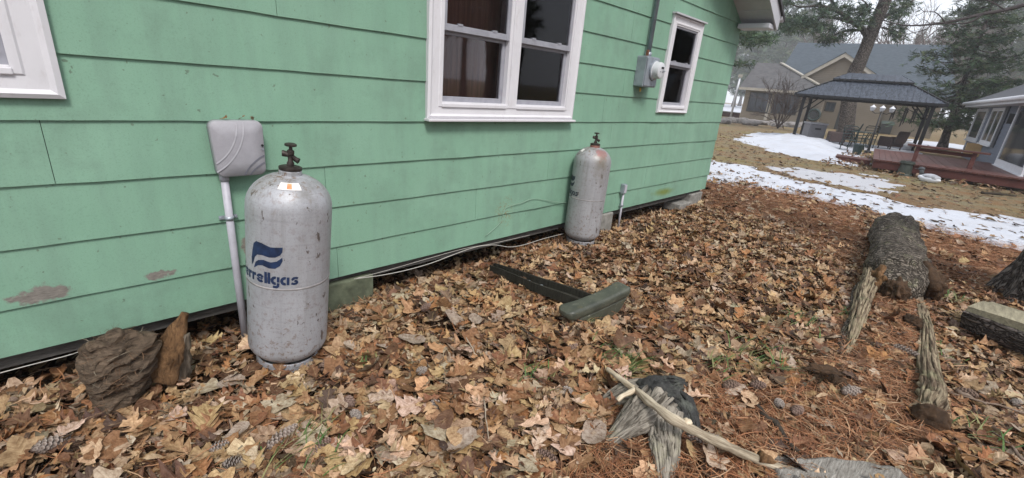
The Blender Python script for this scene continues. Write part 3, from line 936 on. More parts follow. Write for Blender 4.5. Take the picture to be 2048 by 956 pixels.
# ------------------------------------------------------------------ gas cylinders
RT_ = .188
def stencil(f):
    """Lettering as separate stencil strokes; unit x-height, returns list of (points, width) in letter space."""
    def arc(cx, cy, rx, ry, a0, a1, n=10): return [(cx + rx * math.cos(R(a0 + (a1 - a0) * i / n)), cy + ry * math.sin(R(a0 + (a1 - a0) * i / n))) for i in range(n + 1)]
    W = .335
    L = {
        'F': ([([(.16, 0), (.16, .66)], W), ([(.16, .72), (.16, 1.42)], W), ([(.33, 1.28), (.82, 1.28)], W), ([(.33, .70), (.72, .70)], W * .9)], .95),
        'e': ([(arc(.5, .5, .37, .37, 22, 172), W), (arc(.5, .5, .37, .37, 188, 322), W), ([(.27, .5), (.85, .5)], W * .52)], 1.06),
        'r': ([([(.16, 0), (.16, .98)], W), ([(.33, .66), (.42, .80), (.66, .86)], W)], .76),
        'l': ([([(.16, 0), (.16, 1.42)], W)], .40),
        'g': ([(arc(.44, .5, .32, .37, 70, 290), W), ([(.80, .98), (.80, .30)], W * .92), ([(.80, .22), (.78, -.16), (.62, -.30), (.22, -.28)], W * .9)], 1.06),
        'a': ([(arc(.44, .5, .32, .37, 68, 292), W), ([(.80, .98), (.80, 0)], W * .92)], 1.06),
        's': ([([(.80, .78), (.62, .87), (.36, .86), (.22, .72), (.30, .58)], W * .85), ([(.42, .52), (.64, .46), (.74, .32), (.62, .15), (.34, .12), (.10, .22)], W * .85)], .95),
    }
    out, x = [], 0.0
    for ch in f:
        st, adv = L[ch]
        for pts, wd in st: out.append(([(x + p[0], p[1]) for p in pts], wd))
        x += adv
    return out, x
LOGO_TOP = [((x - 1000) / 113, (128 - y) / 110) for x, y in ((1003, 60), (1010, 30), (1022, 18), (1045, 20), (1075, 30), (1095, 28), (1113, 26), (1112, 45), (1105, 58), (1090, 68), (1070, 71), (1045, 67), (1025, 71), (1015, 83), (1008, 105), (1000, 120), (998, 90))]
LOGO_LOW = [((x - 1000) / 113, (128 - y) / 110) for x, y in ((1010, 125), (1018, 102), (1030, 91), (1050, 85), (1075, 90), (1095, 83), (1112, 66), (1113, 80), (1105, 100), (1090, 113), (1070, 115), (1045, 108), (1028, 113), (1012, 127))]
def wrap_poly(mb_name, poly, f, mat, parent, step=.06):
    bm = bmesh.new()
    vs = [bm.verts.new((x, y, 0)) for x, y in poly]
    bm.faces.new(vs)
    bmesh.ops.triangulate(bm, faces=bm.faces[:])
    x = min(p[0] for p in poly)
    while x < max(p[0] for p in poly):
        bmesh.ops.bisect_plane(bm, geom=bm.verts[:] + bm.edges[:] + bm.faces[:], plane_co=(x, 0, 0), plane_no=(1, 0, 0))
        x += step
    for v in bm.verts: v.co = f(v.co.x, v.co.y)
    me = bpy.data.meshes.new(mb_name); bm.to_mesh(me); bm.free()
    return link(mb_name, me, mat, parent, local=True)
def gas_cylinder(label, loc, rot, paint, ink, ang, red):
    t = thing('gas_cylinder', label, 'gas cylinder', loc, rot, 'tall silver gas cylinders by the green wall')
    prof = [(.02, .052)]
    for i in range(1, 9):
        a = R(90 * i / 8); prof.append((RT_ * math.sin(a), .052 + .105 * (1 - math.cos(a))))
    prof += [(RT_, .30), (RT_, .47)]
    prof += [(RT_, .60), (RT_, .83)]
    for i in range(1, 10):
        a = R(90 * i / 10); prof.append((RT_ * math.cos(a) ** .92, .85 + .148 * math.sin(a)))
    prof += [(.035, 1.0)]
    MB().lathe(prof, 56).build('shell', paint, t, smooth=True, local=True)
    MB().lathe([(RT_ + .0003, .502), (RT_ + .0016, .504), (RT_ + .0022, .507), (RT_ + .0016, .510), (RT_ + .0003, .512)], 56).build('weld_band', M['weld'], t, smooth=True, local=True)
    MB().lathe([(.142, -.012), (.146, -.012), (.150, .03), (.152, .075), (.146, .078), (.142, .03)], 40).build('foot_ring', paint, t, smooth='auto', local=True)
    MB().lathe([(.050, .985), (.050, 1.010), (.044, 1.016), (.030, 1.018)], 24).build('neck', M['ring_red'] if red else paint, t, smooth='auto', local=True)
    MB().lathe([(.030, 1.014), (.050, 1.016), (.050, 1.026), (.030, 1.032)], 24).build('collar', M['bronze'], t, smooth='auto', local=True)
    v = MB().lathe([(.016, 1.02), (.016, 1.045), (.011, 1.052), (.011, 1.078), (.016, 1.083), (.016, 1.098), (.008, 1.104), (.007, 1.122)], 14).build('valve', M['bronze'], t, smooth='auto', local=True)
    MB().tube([(-.036, 0, 1.085), (-.032, 0, 1.085), (.0, 0, 1.078), (.020, 0, 1.062), (.034, -.008, 1.056)], [.012, .014, .011, .011, .013], 12).build('outlet', M['bronze'], v, smooth='auto', local=True)
    MB().lathe([(.022, 1.118), (.026, 1.120), (.026, 1.127), (.021, 1.130), (.008, 1.129)], 16).build('handwheel', M['bronze'], v, smooth='auto', local=True)
    f = lambda u, z, off=.0009: Vector((math.sin(ang + u / RT_) * (RT_ + off), -math.cos(ang + u / RT_) * (RT_ + off), z))
    st, wdt = stencil('Ferrellgas')
    h = .039
    for pts, wd in st:
        mb = MB()
        dense = []
        for a, b in zip(pts[:-1], pts[1:]):
            for q in np.linspace(0, 1, 3, endpoint=False): dense.append((a[0] + (b[0] - a[0]) * q, a[1] + (b[1] - a[1]) * q))
        dense.append(pts[-1])
        strip_on(mb, [((x - wdt) * h, .532 + y * h) for x, y in dense], wd * h, f)
        mb.build('letter_stroke', ink, t, local=True)
    for poly in (LOGO_TOP, LOGO_LOW):
        wrap_poly('emblem', [(-.222 + x * .152, .592 + y * .130) for x, y in poly], lambda u, z: f(u, z), ink, t, .012)
    # sticker lying on the shoulder
    def dome(u, s, off=.0012):             # u angle, s 0..1 from rim to crown
        a = R(90 * s)
        r = RT_ * math.cos(a) ** .92 + off
        return Vector((math.sin(u) * r, -math.cos(u) * r, .85 + .148 * math.sin(a) + off))
    ctr, half = (-.07, .36) if not red else (-1.05, .16)
    s0, s1 = (.50, .66) if not red else (.45, .60)
    def patch(name, a0, a1, s0, s1, mat, off):
        mb = MB()
        for i in range(11):
            for j in range(4):
                mb.v.append(tuple(dome(a0 + (a1 - a0) * i / 10, s0 + (s1 - s0) * j / 3, off)))
        for i in range(10):
            for j in range(3): mb.f.append((i * 4 + j, i * 4 + 4 + j, i * 4 + 5 + j, i * 4 + 1 + j))
        return mb.build(name, mat, t, local=True, smooth=True)
    lab = patch('sticker', ctr - half, ctr + half, s0, s1, M['sticker'], .0016)
    if not red:
        patch('sticker_mark', ctr - .09, ctr + .07, s0 + .02, s1 - .02, M['orange'], .0024)
    t.scale = (.93, .93, .985) if red else (1, 1, 1.05)
    return t
def face_cam(p): return math.atan2(p[0], p[1])
r2 = np.array([math.cos(YAW), -math.sin(YAW), 0])
c1 = np.array([.682, 2.248, -.03])
zrot = -face_cam(c1)
tilt_axis = FW * np.array([1, 1, 0]); tilt_axis = tilt_axis / np.linalg.norm(tilt_axis)
q = Matrix.Rotation(R(5.2), 4, Vector(tilt_axis)) @ Matrix.Rotation(zrot, 4, 'Z')
gas_cylinder('large silver gas cylinder with dark blue lettering and emblem beside the grey cable box', c1, q.to_euler(), M['tank_a'], M['blue'], .17, False)
c2 = np.array([3.70, 2.60 - .02, 0.0]); c2 = np.array([3.56, 2.455, .01])
q = Matrix.Rotation(R(.8), 4, Vector(tilt_axis)) @ Matrix.Rotation(-face_cam(c2), 4, 'Z')
gas_cylinder('streaked silver gas cylinder with red blotch on its shoulder standing farther along the wall', c2, q.to_euler(), M['tank_b'], M['faded'], -.52, True)
# ---- SECTION BREAK: litter ----

# ------------------------------------------------------------------ leaf litter
M['leaf'] = leaf_material()
M['needle'] = col_attr_mat('pine needle', .7, .25)
M['cone'] = col_attr_mat('pine cone', .75, .25)
M['blade'] = col_attr_mat('grass blade', .55, .3)
def oak_leaf(rs, nseg=16):
    """Lobed oak leaf: left edge, midrib, right edge; unit length along +x."""
    lobes = rs.uniform(3.0, 4.3)
    ph = rs.uniform(0, .4)
    pointed = rs.uniform(.5, 1.3)
    wid = rs.uniform(.30, .44)
    t = np.linspace(0, 1, nseg + 1)
    env = np.sin(np.pi * np.clip(t, 0, 1) ** .85) ** .6 * (0.6 + .5 * t)
    deep = rs.uniform(.16, .42)
    def edge(sh):
        c = np.abs(np.sin(np.pi * (lobes * t + ph + sh)))
        lob = deep + (1 - deep) * c ** pointed
        e = wid * env * lob * (1 + rs.normal(0, .12, nseg + 1)) * rs.uniform(.75, 1.1)
        if rs.uniform() < .25: e *= np.where(np.abs(t - rs.uniform(.3, .9)) < .12, .35, 1)
        e[t < .16] = .010
        e[-1] = .004
        return e
    el, er = edge(0), edge(rs.uniform(-.12, .12))
    sweep = rs.uniform(.25, .55)
    xl = t + sweep * el; xr = t + sweep * er
    Vt = np.zeros((3 * (nseg + 1), 3))
    bend = rs.uniform(-.08, .08)
    mid = bend * np.sin(np.pi * t)
    Vt[0::3, 0], Vt[0::3, 1] = xl, mid + el
    Vt[1::3, 0], Vt[1::3, 1] = t, mid
    Vt[2::3, 0], Vt[2::3, 1] = xr, mid - er
    cup = rs.uniform(-.6, 1.2); arch = rs.uniform(-.25, .30); tw = rs.uniform(-.9, .9)
    for j in range(3):
        y = Vt[j::3, 1] - mid
        Vt[j::3, 2] = cup * y ** 2 * 3.0 + arch * (t - .5) ** 2 * -1.2 + tw * y * (t - .5) + rs.normal(0, .020, nseg + 1) * (j != 1)
    Fq = []
    for i in range(nseg):
        a = 3 * i
        Fq += [(a, a + 1, a + 4), (a, a + 4, a + 3), (a + 1, a + 2, a + 5), (a + 1, a + 5, a + 4)]
    Vt[:, 0] -= .5
    rib = np.ones(len(Vt)); rib[1::3] = 0
    return Vt, np.array(Fq), rib, np.repeat(t, 3)
def round_leaf(rs, star=True, n=22):
    """Maple-like or broad leaf as a fan with an inner ring."""
    a = np.linspace(-np.pi, np.pi, n, endpoint=False)
    if star:
        r = .30 + .20 * np.abs(np.cos(a * 2.5)) ** 1.5 + .05 * np.cos(a) + rs.normal(0, .025, n)
    else:
        r = .5 * np.sqrt(1 / (np.cos(a) ** 2 + (np.sin(a) / .62) ** 2)) + rs.normal(0, .02, n)
    Vt = np.zeros((2 * n + 1, 3))
    Vt[1:n + 1, 0], Vt[1:n + 1, 1] = .5 * r * np.cos(a), .5 * r * np.sin(a)
    Vt[n + 1:, 0], Vt[n + 1:, 1] = r * np.cos(a), r * np.sin(a)
    c1, c2, c3 = rs.uniform(-.6, 1.3), rs.uniform(-.5, .9), rs.uniform(-.5, .5)
    Vt[:, 2] = c1 * Vt[:, 1] ** 2 + c2 * Vt[:, 0] ** 2 + c3 * Vt[:, 0] * Vt[:, 1] + rs.normal(0, .014, len(Vt))
    Fq = []
    for i in range(n):
        j = (i + 1) % n
        Fq += [(0, 1 + i, 1 + j), (1 + i, n + 1 + i, n + 1 + j), (1 + i, n + 1 + j, 1 + j)]
    rib = np.concatenate([[0], np.full(n, .5), np.ones(n)]) * (.3 + .7 * np.abs(np.sin(np.concatenate([[0], a, a]) * 2.5)))
    return Vt, np.array(Fq), rib, Vt[:, 0] + .5
rl = np.random.default_rng(11)
NEAR = [oak_leaf(rl, 20) for _ in range(26)] + [round_leaf(rl, True) for _ in range(4)] + [round_leaf(rl, False) for _ in range(2)]
MIDV = [oak_leaf(rl, 12) for _ in range(14)]
FARV = [oak_leaf(rl, 4) for _ in range(6)]
PAL = np.array([(.44, .29, .150), (.50, .36, .225), (.38, .23, .110), (.25, .120, .052), (.32, .150, .055), (.13, .064, .034), (.43, .345, .245), (.32, .225, .150), (.20, .094, .044), (.43, .27, .125), (.08, .045, .028)])
PALP = np.array([.16, .12, .13, .11, .06, .11, .08, .08, .09, .04, .06]); PALP = PALP / PALP.sum()
def leaf_cols(n, rs=rng):
    c = PAL[rs.choice(len(PAL), n, p=PALP)] * rs.uniform(.72, 1.28, (n, 1)) * rs.normal(1, .04, (n, 3))
    c = c * .93 + c.mean(1, keepdims=True) * .07
    return np.clip(c, .01, .9)
def rot_mats(yaw, pitch, roll):
    cy, sy, cp, sp, cr, sr = np.cos(yaw), np.sin(yaw), np.cos(pitch), np.sin(pitch), np.cos(roll), np.sin(roll)
    Rm = np.empty((len(yaw), 3, 3))
    Rm[:, 0] = np.stack([cy * cp, cy * sp * sr - sy * cr, cy * sp * cr + sy * sr], 1)
    Rm[:, 1] = np.stack([sy * cp, sy * sp * sr + cy * cr, sy * sp * cr - cy * sr], 1)
    Rm[:, 2] = np.stack([-sp, cp * sr, cp * cr], 1)
    return Rm
def scatter(name, variants, pos, size, yaw, pitch, roll, cols, mat, parent=None):
    vi = rng.integers(0, len(variants), len(pos))
    Rm = rot_mats(yaw, pitch, roll)
    AV, AF, AC, AR, AT_ = [], [], [], [], []
    off = 0
    for k, (Vt, Fq, rib, tt) in enumerate(variants):
        s = np.where(vi == k)[0]
        if not len(s): continue
        P = np.einsum('nij,vj->nvi', Rm[s], Vt) * size[s][:, None, None] + pos[s][:, None, :]
        n, m = P.shape[:2]
        AV.append(P.reshape(-1, 3))
        AF.append((Fq[None] + (np.arange(n) * m)[:, None, None]).reshape(-1, Fq.shape[1]) + off)
        c4 = np.concatenate([cols[s], np.ones((n, 1))], 1)
        AC.append(np.repeat(c4, m, 0)); AR.append(np.tile(rib, n)); AT_.append(np.tile(tt, n))
        off += n * m
    me = tri_mesh(name, np.concatenate(AV), np.concatenate(AF), {'leaf_colour': ('FLOAT_COLOR', np.concatenate(AC)), 'rib': ('FLOAT', np.concatenate(AR)), 'along': ('FLOAT', np.concatenate(AT_))})
    return link(name, me, mat, parent)
ZONE_A = [(1090, 990), (1180, 885), (1250, 800), (1400, 765), (1560, 800), (1650, 700), (1700, 590), (1740, 570), (1850, 570), (1860, 700), (1880, 880), (1780, 990)]
ZONE_B = [(1395, 366), (1480, 372), (1640, 395), (1725, 425), (1735, 560), (1690, 600), (1640, 500), (1560, 440), (1420, 425)]
ZONE_C = [(1840, 440), (2080, 500), (2080, 570), (1980, 590), (1930, 600), (1860, 560)]
def cand(n, x0, x1, y0, y1):
    x = rng.uniform(x0, x1, n); y = rng.uniform(y0, y1, n)
    return x, y
def in_view(x, y, mx=350, my=260):
    px, py, dep = PX(np.stack([x, y, np.zeros_like(x)], 1))
    return (dep > .3) & (px > -mx) & (px < 2048 + mx) & (py < 956 + my), px, py
def clear_of(x, y):                       # keep leaves out of things that stand on the ground
    ok = np.hypot(x - .668, y - 2.262) > .17
    ok &= np.hypot(x - 3.57, y - 2.44) > .17
    return ok
# near field
x, y = cand(40000, -1.6, 5.6, -1.9, 3.15)
v, px, py = in_view(x, y)
za = inpoly(px, py, ZONE_A)
patchy = np.array([mnoise.noise(Vector((a * 1.4, b * 1.4, 3))) for a, b in zip(x, y)])
edge = np.clip((2.95 - y) / .35, 0, 1)
pk = np.where(za, .17, .66 + .5 * patchy) * (.25 + .75 * edge)
dist = np.hypot(x, y)
k = v & clear_of(x, y) & (rng.uniform(0, 1, len(x)) < pk) & (dist > .5)
x, y, dist = x[k], y[k], dist[k]
n = len(x)
tilt = np.abs(rng.normal(0, .20, n)) + (rng.uniform(0, 1, n) < .10) * rng.uniform(.3, .9, n)
zz = hill(x, y) + rng.uniform(.004, .050, n) + tilt * .02
size = np.clip(rng.normal(.108, .030, n), .045, .17)
near_sel = dist < 3.6
cols = leaf_cols(n)
sgn = rng.choice([-1, 1], n)
pos = np.stack([x, y, zz], 1)
yaw = rng.uniform(0, 2 * np.pi, n); roll = rng.normal(0, .23, n); tilt = tilt * sgn * .9
a = near_sel
scatter('leaf_litter', NEAR, pos[a], size[a], yaw[a], tilt[a], roll[a], cols[a], M['leaf'], ground)['kind'] = 'stuff'
a = ~near_sel
scatter('leaf_litter', MIDV, pos[a], size[a], yaw[a], tilt[a], roll[a], cols[a], M['leaf'], ground)['kind'] = 'stuff'
n_near = int(near_sel.sum())
# torn crumbs and fragments
x, y = cand(30000, -1.6, 6.5, -1.9, 3.0)
v, px, py = in_view(x, y, 150, 150)
k = v & clear_of(x, y)
x, y = x[k], y[k]; n = len(x)
CRUMB = [oak_leaf(rl, 4) for _ in range(10)] + [round_leaf(rl, False, 7) for _ in range(4)]
scatter('leaf_crumbs', CRUMB, np.stack([x, y, hill(x, y) + rng.uniform(.01, .062, n)], 1), np.clip(rng.normal(.038, .016, n), .012, .08), rng.uniform(0, 6.28, n), rng.normal(0, .4, n), rng.normal(0, .5, n), leaf_cols(n) * rng.uniform(.5, 1.1, (n, 1)), M['leaf'], ground)['kind'] = 'stuff'
# middle field, up to the snow
x, y = cand(26000, 5.3, 12.2, -3.2, 5.4)
v, px, py = in_view(x, y)
zb = inpoly(px, py, ZONE_B) | inpoly(px, py, ZONE_C)
patchy = np.array([mnoise.noise(Vector((a_ * .9, b_ * .9, 8))) for a_, b_ in zip(x, y)])
lim = 8.9 + .42 * (y + .9) + .5 * patchy
pk = np.where(zb, .16, .62 + .9 * patchy) * np.clip((lim - x) / 1.0, .02, 1) * np.where((x < 7.05) & (y > 2.8), .15, 1)
k = v & (rng.uniform(0, 1, len(x)) < pk)
x, y = x[k], y[k]; n = len(x)
tilt = rng.normal(0, .28, n)
scatter('leaf_litter', MIDV, np.stack([x, y, hill(x, y) + rng.uniform(.004, .045, n)], 1), np.clip(rng.normal(.110, .028, n), .05, .19), rng.uniform(0, 6.28, n), tilt * .8, rng.normal(0, .28, n), leaf_cols(n), M['leaf'], ground)['kind'] = 'stuff'
# scattered dark leaves on the snow and the lawn
x, y = cand(9000, 8.5, 30, -5, 9)
v, px, py = in_view(x, y, 100)
pk = np.clip(1.15 - x / 34, .1, 1)
k = v & (rng.uniform(0, 1, len(x)) < pk) & ~((x > 15.6) & (y < 1.9))
x, y = x[k], y[k]; n = len(x)
scatter('lawn_leaves', FARV, np.stack([x, y, np.where(inpoly(x, y, [tuple(q[:2]) for q in band]), .068, .014)], 1), np.clip(rng.normal(.10, .03, n), .05, .19), rng.uniform(0, 6.28, n), rng.normal(0, .15, n), rng.normal(0, .2, n), leaf_cols(n) * .55, M['leaf'], ground)['kind'] = 'stuff'
x, y = cand(3200, 15.2, 25.5, -2.2, 8.2)
k = (((x - 15.9 < .5) & (y < 2.1)) | (np.abs(y - 2.2 - .06 * (x - 16)) < .7)) & (x < 22)
x, y = x[k], y[k]; n = len(x)
scatter('deck_leaves', FARV, np.stack([x, y, rng.uniform(.02, .10, n)], 1), np.clip(rng.normal(.14, .03, n), .06, .22), rng.uniform(0, 6.28, n), rng.normal(0, .4, n), rng.normal(0, .5, n), leaf_cols(n) * .75, M['leaf'], ground)['kind'] = 'stuff'
# the 300 leaves that show largest, each its own piece lying on top
variants = []
for i in range(36):
    Vt, Fq, rib, tt = oak_leaf(rl, 12) if i % 6 else round_leaf(rl, i % 12 == 0, 16)
    c = leaf_cols(1, rl)[0] * 1.08
    me = tri_mesh('oak_leaf', Vt, Fq, {'leaf_colour': ('FLOAT_COLOR', np.tile([*c, 1], (len(Vt), 1))), 'rib': ('FLOAT', rib), 'along': ('FLOAT', tt)})
    me.materials.append(M['leaf'])
    variants.append(me)
cnt = 0
lx, ly = cand(6000, -.9, 4.2, -.7, 2.7)
v, px, py = in_view(lx, ly, -5, -5)
v &= clear_of(lx, ly) & (np.hypot(lx, ly) > .9)
za = inpoly(px, py, ZONE_A)
order = np.argsort(np.hypot(lx, ly) + rng.uniform(0, 1.5, len(lx)))
for i in order:
    if cnt >= 300: break
    if not v[i] or (za[i] and rng.uniform() > .3): continue
    o = link('oak_leaf', variants[rng.integers(len(variants))], None, ground)
    s = float(np.clip(rng.normal(.125, .024), .08, .17))
    o.location = (lx[i], ly[i], float(hill(lx[i], ly[i])) + .052 + rng.uniform(0, .012))
    o.scale = (s, s, s)
    o.rotation_euler = (rng.normal(0, .22), rng.normal(0, .2), rng.uniform(0, 6.28))
    cnt += 1

for x_, lab, sz_ in BOX_LEAVES:
    o = link('dry_leaf', variants[rng.integers(len(variants))], None)
    o.location = (x_, YW - .06, 1.217); o.scale = (sz_,) * 3; o.rotation_euler = (rng.normal(.3, .3), rng.normal(0, .4), rng.uniform(0, 6))
    tag(o, lab, 'leaf')

# pine needles
def needle_variants():
    out = []
    for i in range(8):
        b = rl.uniform(-.12, .12)
        t = np.linspace(0, 1, 4)
        wd = np.array([.008, .012, .010, .002])
        Vt = np.zeros((8, 3))
        Vt[0::2, 0] = t - .5; Vt[1::2, 0] = t - .5
        m = b * np.sin(np.pi * t)
        Vt[0::2, 1] = m + wd; Vt[1::2, 1] = m - wd
        Vt[:, 2] = np.repeat(rl.uniform(-.08, .08) * np.sin(np.pi * t), 2)
        Fq = np.array([(2 * j, 2 * j + 1, 2 * j + 3, 2 * j + 2) for j in range(3)])
        out.append((Vt, Fq, np.zeros(8), np.repeat(t, 2)))
    return out
NEED = needle_variants()
NPAL = np.array([(.30, .135, .065), (.38, .195, .10), (.22, .09, .042), (.44, .28, .165), (.15, .065, .035), (.34, .15, .07)])
def needles(n, x0, x1, y0, y1, fn, zfn, sz=.115):
    x, y = cand(n, x0, x1, y0, y1)
    v, px, py = in_view(x, y, 150, 150)
    k = v & (rng.uniform(0, 1, n) < fn(x, y, px, py)) & clear_of(x, y)
    x, y = x[k], y[k]; n = len(x)
    c = NPAL[rng.integers(0, len(NPAL), n)] * rng.uniform(.75, 1.15, (n, 1))
    return np.stack([x, y, zfn(x, y)], 1), np.clip(rng.normal(sz, .025, n), .05, .17), rng.uniform(0, 6.28, n), rng.normal(0, .13, n), rng.normal(0, .5, n), c
parts = []
parts.append(needles(120000, 1.0, 5.9, -.9, 1.6, lambda x, y, px, py: inpoly(px, py, ZONE_A) * .85, lambda x, y: hill(x, y) + rng.uniform(.005, .058, len(x))))
parts.append(needles(50000, -1.2, 6.5, -1.6, 2.9, lambda x, y, px, py: np.full(len(x), .20), lambda x, y: hill(x, y) + rng.uniform(.03, .072, len(x))))
parts.append(needles(90000, 5.3, 10, -2.2, 4.2, lambda x, y, px, py: (inpoly(px, py, ZONE_B) | inpoly(px, py, ZONE_C)) * .5 + .05, lambda x, y: hill(x, y) + rng.uniform(.005, .045, len(x)), .13))
cat = [np.concatenate(p) for p in zip(*parts)]
tag(scatter('pine_needles', NEED, *cat, M['needle']), 'orange brown fallen pine needles spread over the ground round the rotten log', 'pine needles', kind='stuff')

# pine cones
def cone_mesh(L, Rm, turns=9, per=8, tipcol=(.40, .35, .31), seed=0):
    rs = np.random.default_rng(seed)
    Vt, Fq, C = [], [], []
    def addq(pts, cols):
        b = len(Vt); Vt.extend(pts); C.extend(cols); return b
    prof = [(0, .3), (.15, .8), (.4, 1), (.7, .8), (.92, .45), (1, .1)]
    dk = (.045, .026, .018)
    m = 8
    for i, (t, r) in enumerate(prof):
        addq([((t - .5) * L, .55 * Rm * r * math.cos(6.283 * k / m), .55 * Rm * r * math.sin(6.283 * k / m)) for k in range(m)], [dk] * m)
    for i in range(len(prof) - 1):
        for k in range(m): Fq.append((i * m + k, i * m + (k + 1) % m, (i + 1) * m + (k + 1) % m, (i + 1) * m + k))
    N = turns * per
    for i in range(N):
        t = .04 + .93 * i / N
        a = i * 2.39996
        r = np.interp(t, [p[0] for p in prof], [p[1] for p in prof]) * Rm * (1 + rs.normal(0, .06))
        ca, sa = math.cos(a), math.sin(a)
        wd = Rm * .36 * (.6 + .4 * r / Rm)
        def pt(ax, rad, side): return ((t - .5) * L + ax, rad * ca - side * sa, rad * sa + side * ca)
        bs = (.075, .042, .028)
        b = addq([pt(-.004, r * .35, -wd * .4), pt(-.004, r * .35, wd * .4), pt(L * .05, r * .9, wd), pt(L * .085, r * 1.12, wd * .45), pt(L * .085, r * 1.12, -wd * .45), pt(L * .05, r * .9, -wd), pt(L * .02, r * .95, 0)],
                 [bs, bs, tuple(c * .6 for c in tipcol), tipcol, tipcol, tuple(c * .6 for c in tipcol), bs])
        Fq.extend([(b, b + 1, b + 2, b + 5), (b + 5, b + 2, b + 3, b + 4), (b + 4, b + 3, b + 6, b + 6), (b + 5, b + 4, b + 6, b + 6), (b + 3, b + 2, b + 6, b + 6)])
    F4 = [f if f[2] != f[3] else f[:3] for f in Fq]
    me = bpy.data.meshes.new('pine_cone')
    me.from_pydata(Vt, [], F4)
    at = me.attributes.new('leaf_colour', 'FLOAT_COLOR', 'POINT')
    at.data.foreach_set('color', np.array([(*c, 1) for c in C], np.float32).ravel())
    me.materials.append(M['cone'])
    return me
CONES = [cone_mesh(.145, .027, 10, 8, (.36, .30, .26), 1), cone_mesh(.115, .029, 9, 8, (.24, .165, .125), 2), cone_mesh(.068, .022, 7, 8, (.40, .35, .31), 3), cone_mesh(.09, .025, 8, 8, (.27, .185, .15), 4)]
cones = [  # px, py, mesh, yaw (deg), label
    (1400, 888, 0, -52, 'long dark pine cone with pale scale tips under the peeled branch on the stump'),
    (1695, 797, 0, -30, 'long pine cone lying on needles beside the dark bark chip'),
    (1803, 714, 0, -75, 'slim dark pine cone lying across the needles in the rotten log hollow'),
    (105, 893, 0, 40, 'dark long pine cone among the leaves in the corner before the green wall'),
    (650, 722, 1, 55, 'plump pine cone touching the foot of the large gas cylinder'),
    (842, 742, 2, 10, 'small pale tipped pine cone on tan leaves, right of the large cylinder base'),
    (698, 795, 3, 70, 'brown pine cone half buried in leaves below the large cylinder'),
    (872, 806, 2, 80, 'whitish little pine cone standing out on orange leaves in mid foreground'),
    (712, 818, 2, 100, 'white weathered pine cone next to a dark leaf in the foreground'),
    (640, 888, 3, 20, 'pinkish brown pine cone by the short grass blades in the foreground'),
    (465, 925, 2, -20, 'small dark and white pine cone near the lower edge of the leaves'),
    (437, 892, 2, 5, 'tiny black and white pine cone in the leaves left of the grass blades'),
    (1098, 908, 3, 110, 'open brown pine cone on needles left of the stump root'),
    (1460, 778, 1, -40, 'pale broad pine cone uphill of the peeled branch'),
    (1512, 778, 3, -35, 'reddish pine cone beside the pale broad one behind the branch'),
    (1592, 826, 3, -20, 'pine cone with lilac tint lying right of the dark rotten stick'),
    (1556, 815, 2, 30, 'small round pine cone tucked under a leaf near the dark stick'),
    (1932, 783, 1, -60, 'brown pine cone lying between the rotten log and the split log'),
    (2035, 800, 2, -45, 'grey pine cone at the edge of the picture below the split log'),
    (1906, 648, 1, -30, 'dark pine cone in front of the split log end'),
    (1143, 700, 3, 0, 'reddish brown pine cone in the leaves below the green crossbar'),
    (850, 618, 3, 15, 'faint brown pine cone between the large cylinder and the green beam'),
    (995, 527, 2, 0, 'little grey pine cone beside the upper end of the dark beam'),
    (560, 868, 0, 25, 'flattened grey pine cone among leaves below the large cylinder'),
    (1225, 590, 2, 20, 'small grey pine cone behind the raised end of the green crossbar'),
    (1137, 783, 2, 75, 'white small pine cone on dark orange leaves left of the grass tuft'),
]
for cpx, cpy, m, yw, lab in cones:
    p = G(cpx, cpy, .06)
    o = link('pine_cone', CONES[m], None)
    o.location = (p[0], p[1], float(hill(p[0], p[1])) + rng.uniform(.046, .064))
    o.rotation_euler = (rng.uniform(0, 6), rng.normal(0, .12), R(yw) + rng.normal(0, .1))
    tag(o, lab, 'pine cone', 'pine cones lying in the leaf litter')

# grass tufts
def grass_tuft(name, px_, py_, nbl, ln, spread, lean, label, cols=((.055, .115, .028), (.085, .145, .04), (.22, .21, .09))):
    p = G(px_, py_)
    Vt, Fq, C = [], [], []
    for i in range(nbl):
        a = lean + rng.normal(0, .7); L = ln * rng.uniform(.6, 1.2)
        bx, by = p[0] + rng.normal(0, spread), p[1] + rng.normal(0, spread)
        bz = float(hill(bx, by)) + .02
        wd = rng.uniform(.0025, .0045); lift = rng.uniform(.15, .6)
        c = np.array(cols[rng.integers(len(cols))]) * rng.uniform(.7, 1.2)
        sx, sy = -math.sin(a) * wd, math.cos(a) * wd
        b = len(Vt)
        for j in range(5):
            t = j / 4
            q = (bx + math.cos(a) * L * t, by + math.sin(a) * L * t, bz + .03 + L * lift * math.sin(t * 2.4) * .6)
            ww = 1 - t * .85
            Vt += [(q[0] + sx * ww, q[1] + sy * ww, q[2]), (q[0] - sx * ww, q[1] - sy * ww, q[2] + .001)]
            C += [(*c, 1)] * 2
        Fq += [(b + 2 * j, b + 2 * j + 1, b + 2 * j + 3, b + 2 * j + 2) for j in range(4)]
    me = tri_mesh(name, np.array(Vt), np.array(Fq), {'leaf_colour': ('FLOAT_COLOR', np.array(C))})
    tag(link(name, me, M['blade']), label, 'grass', 'grass tufts in the leaves')
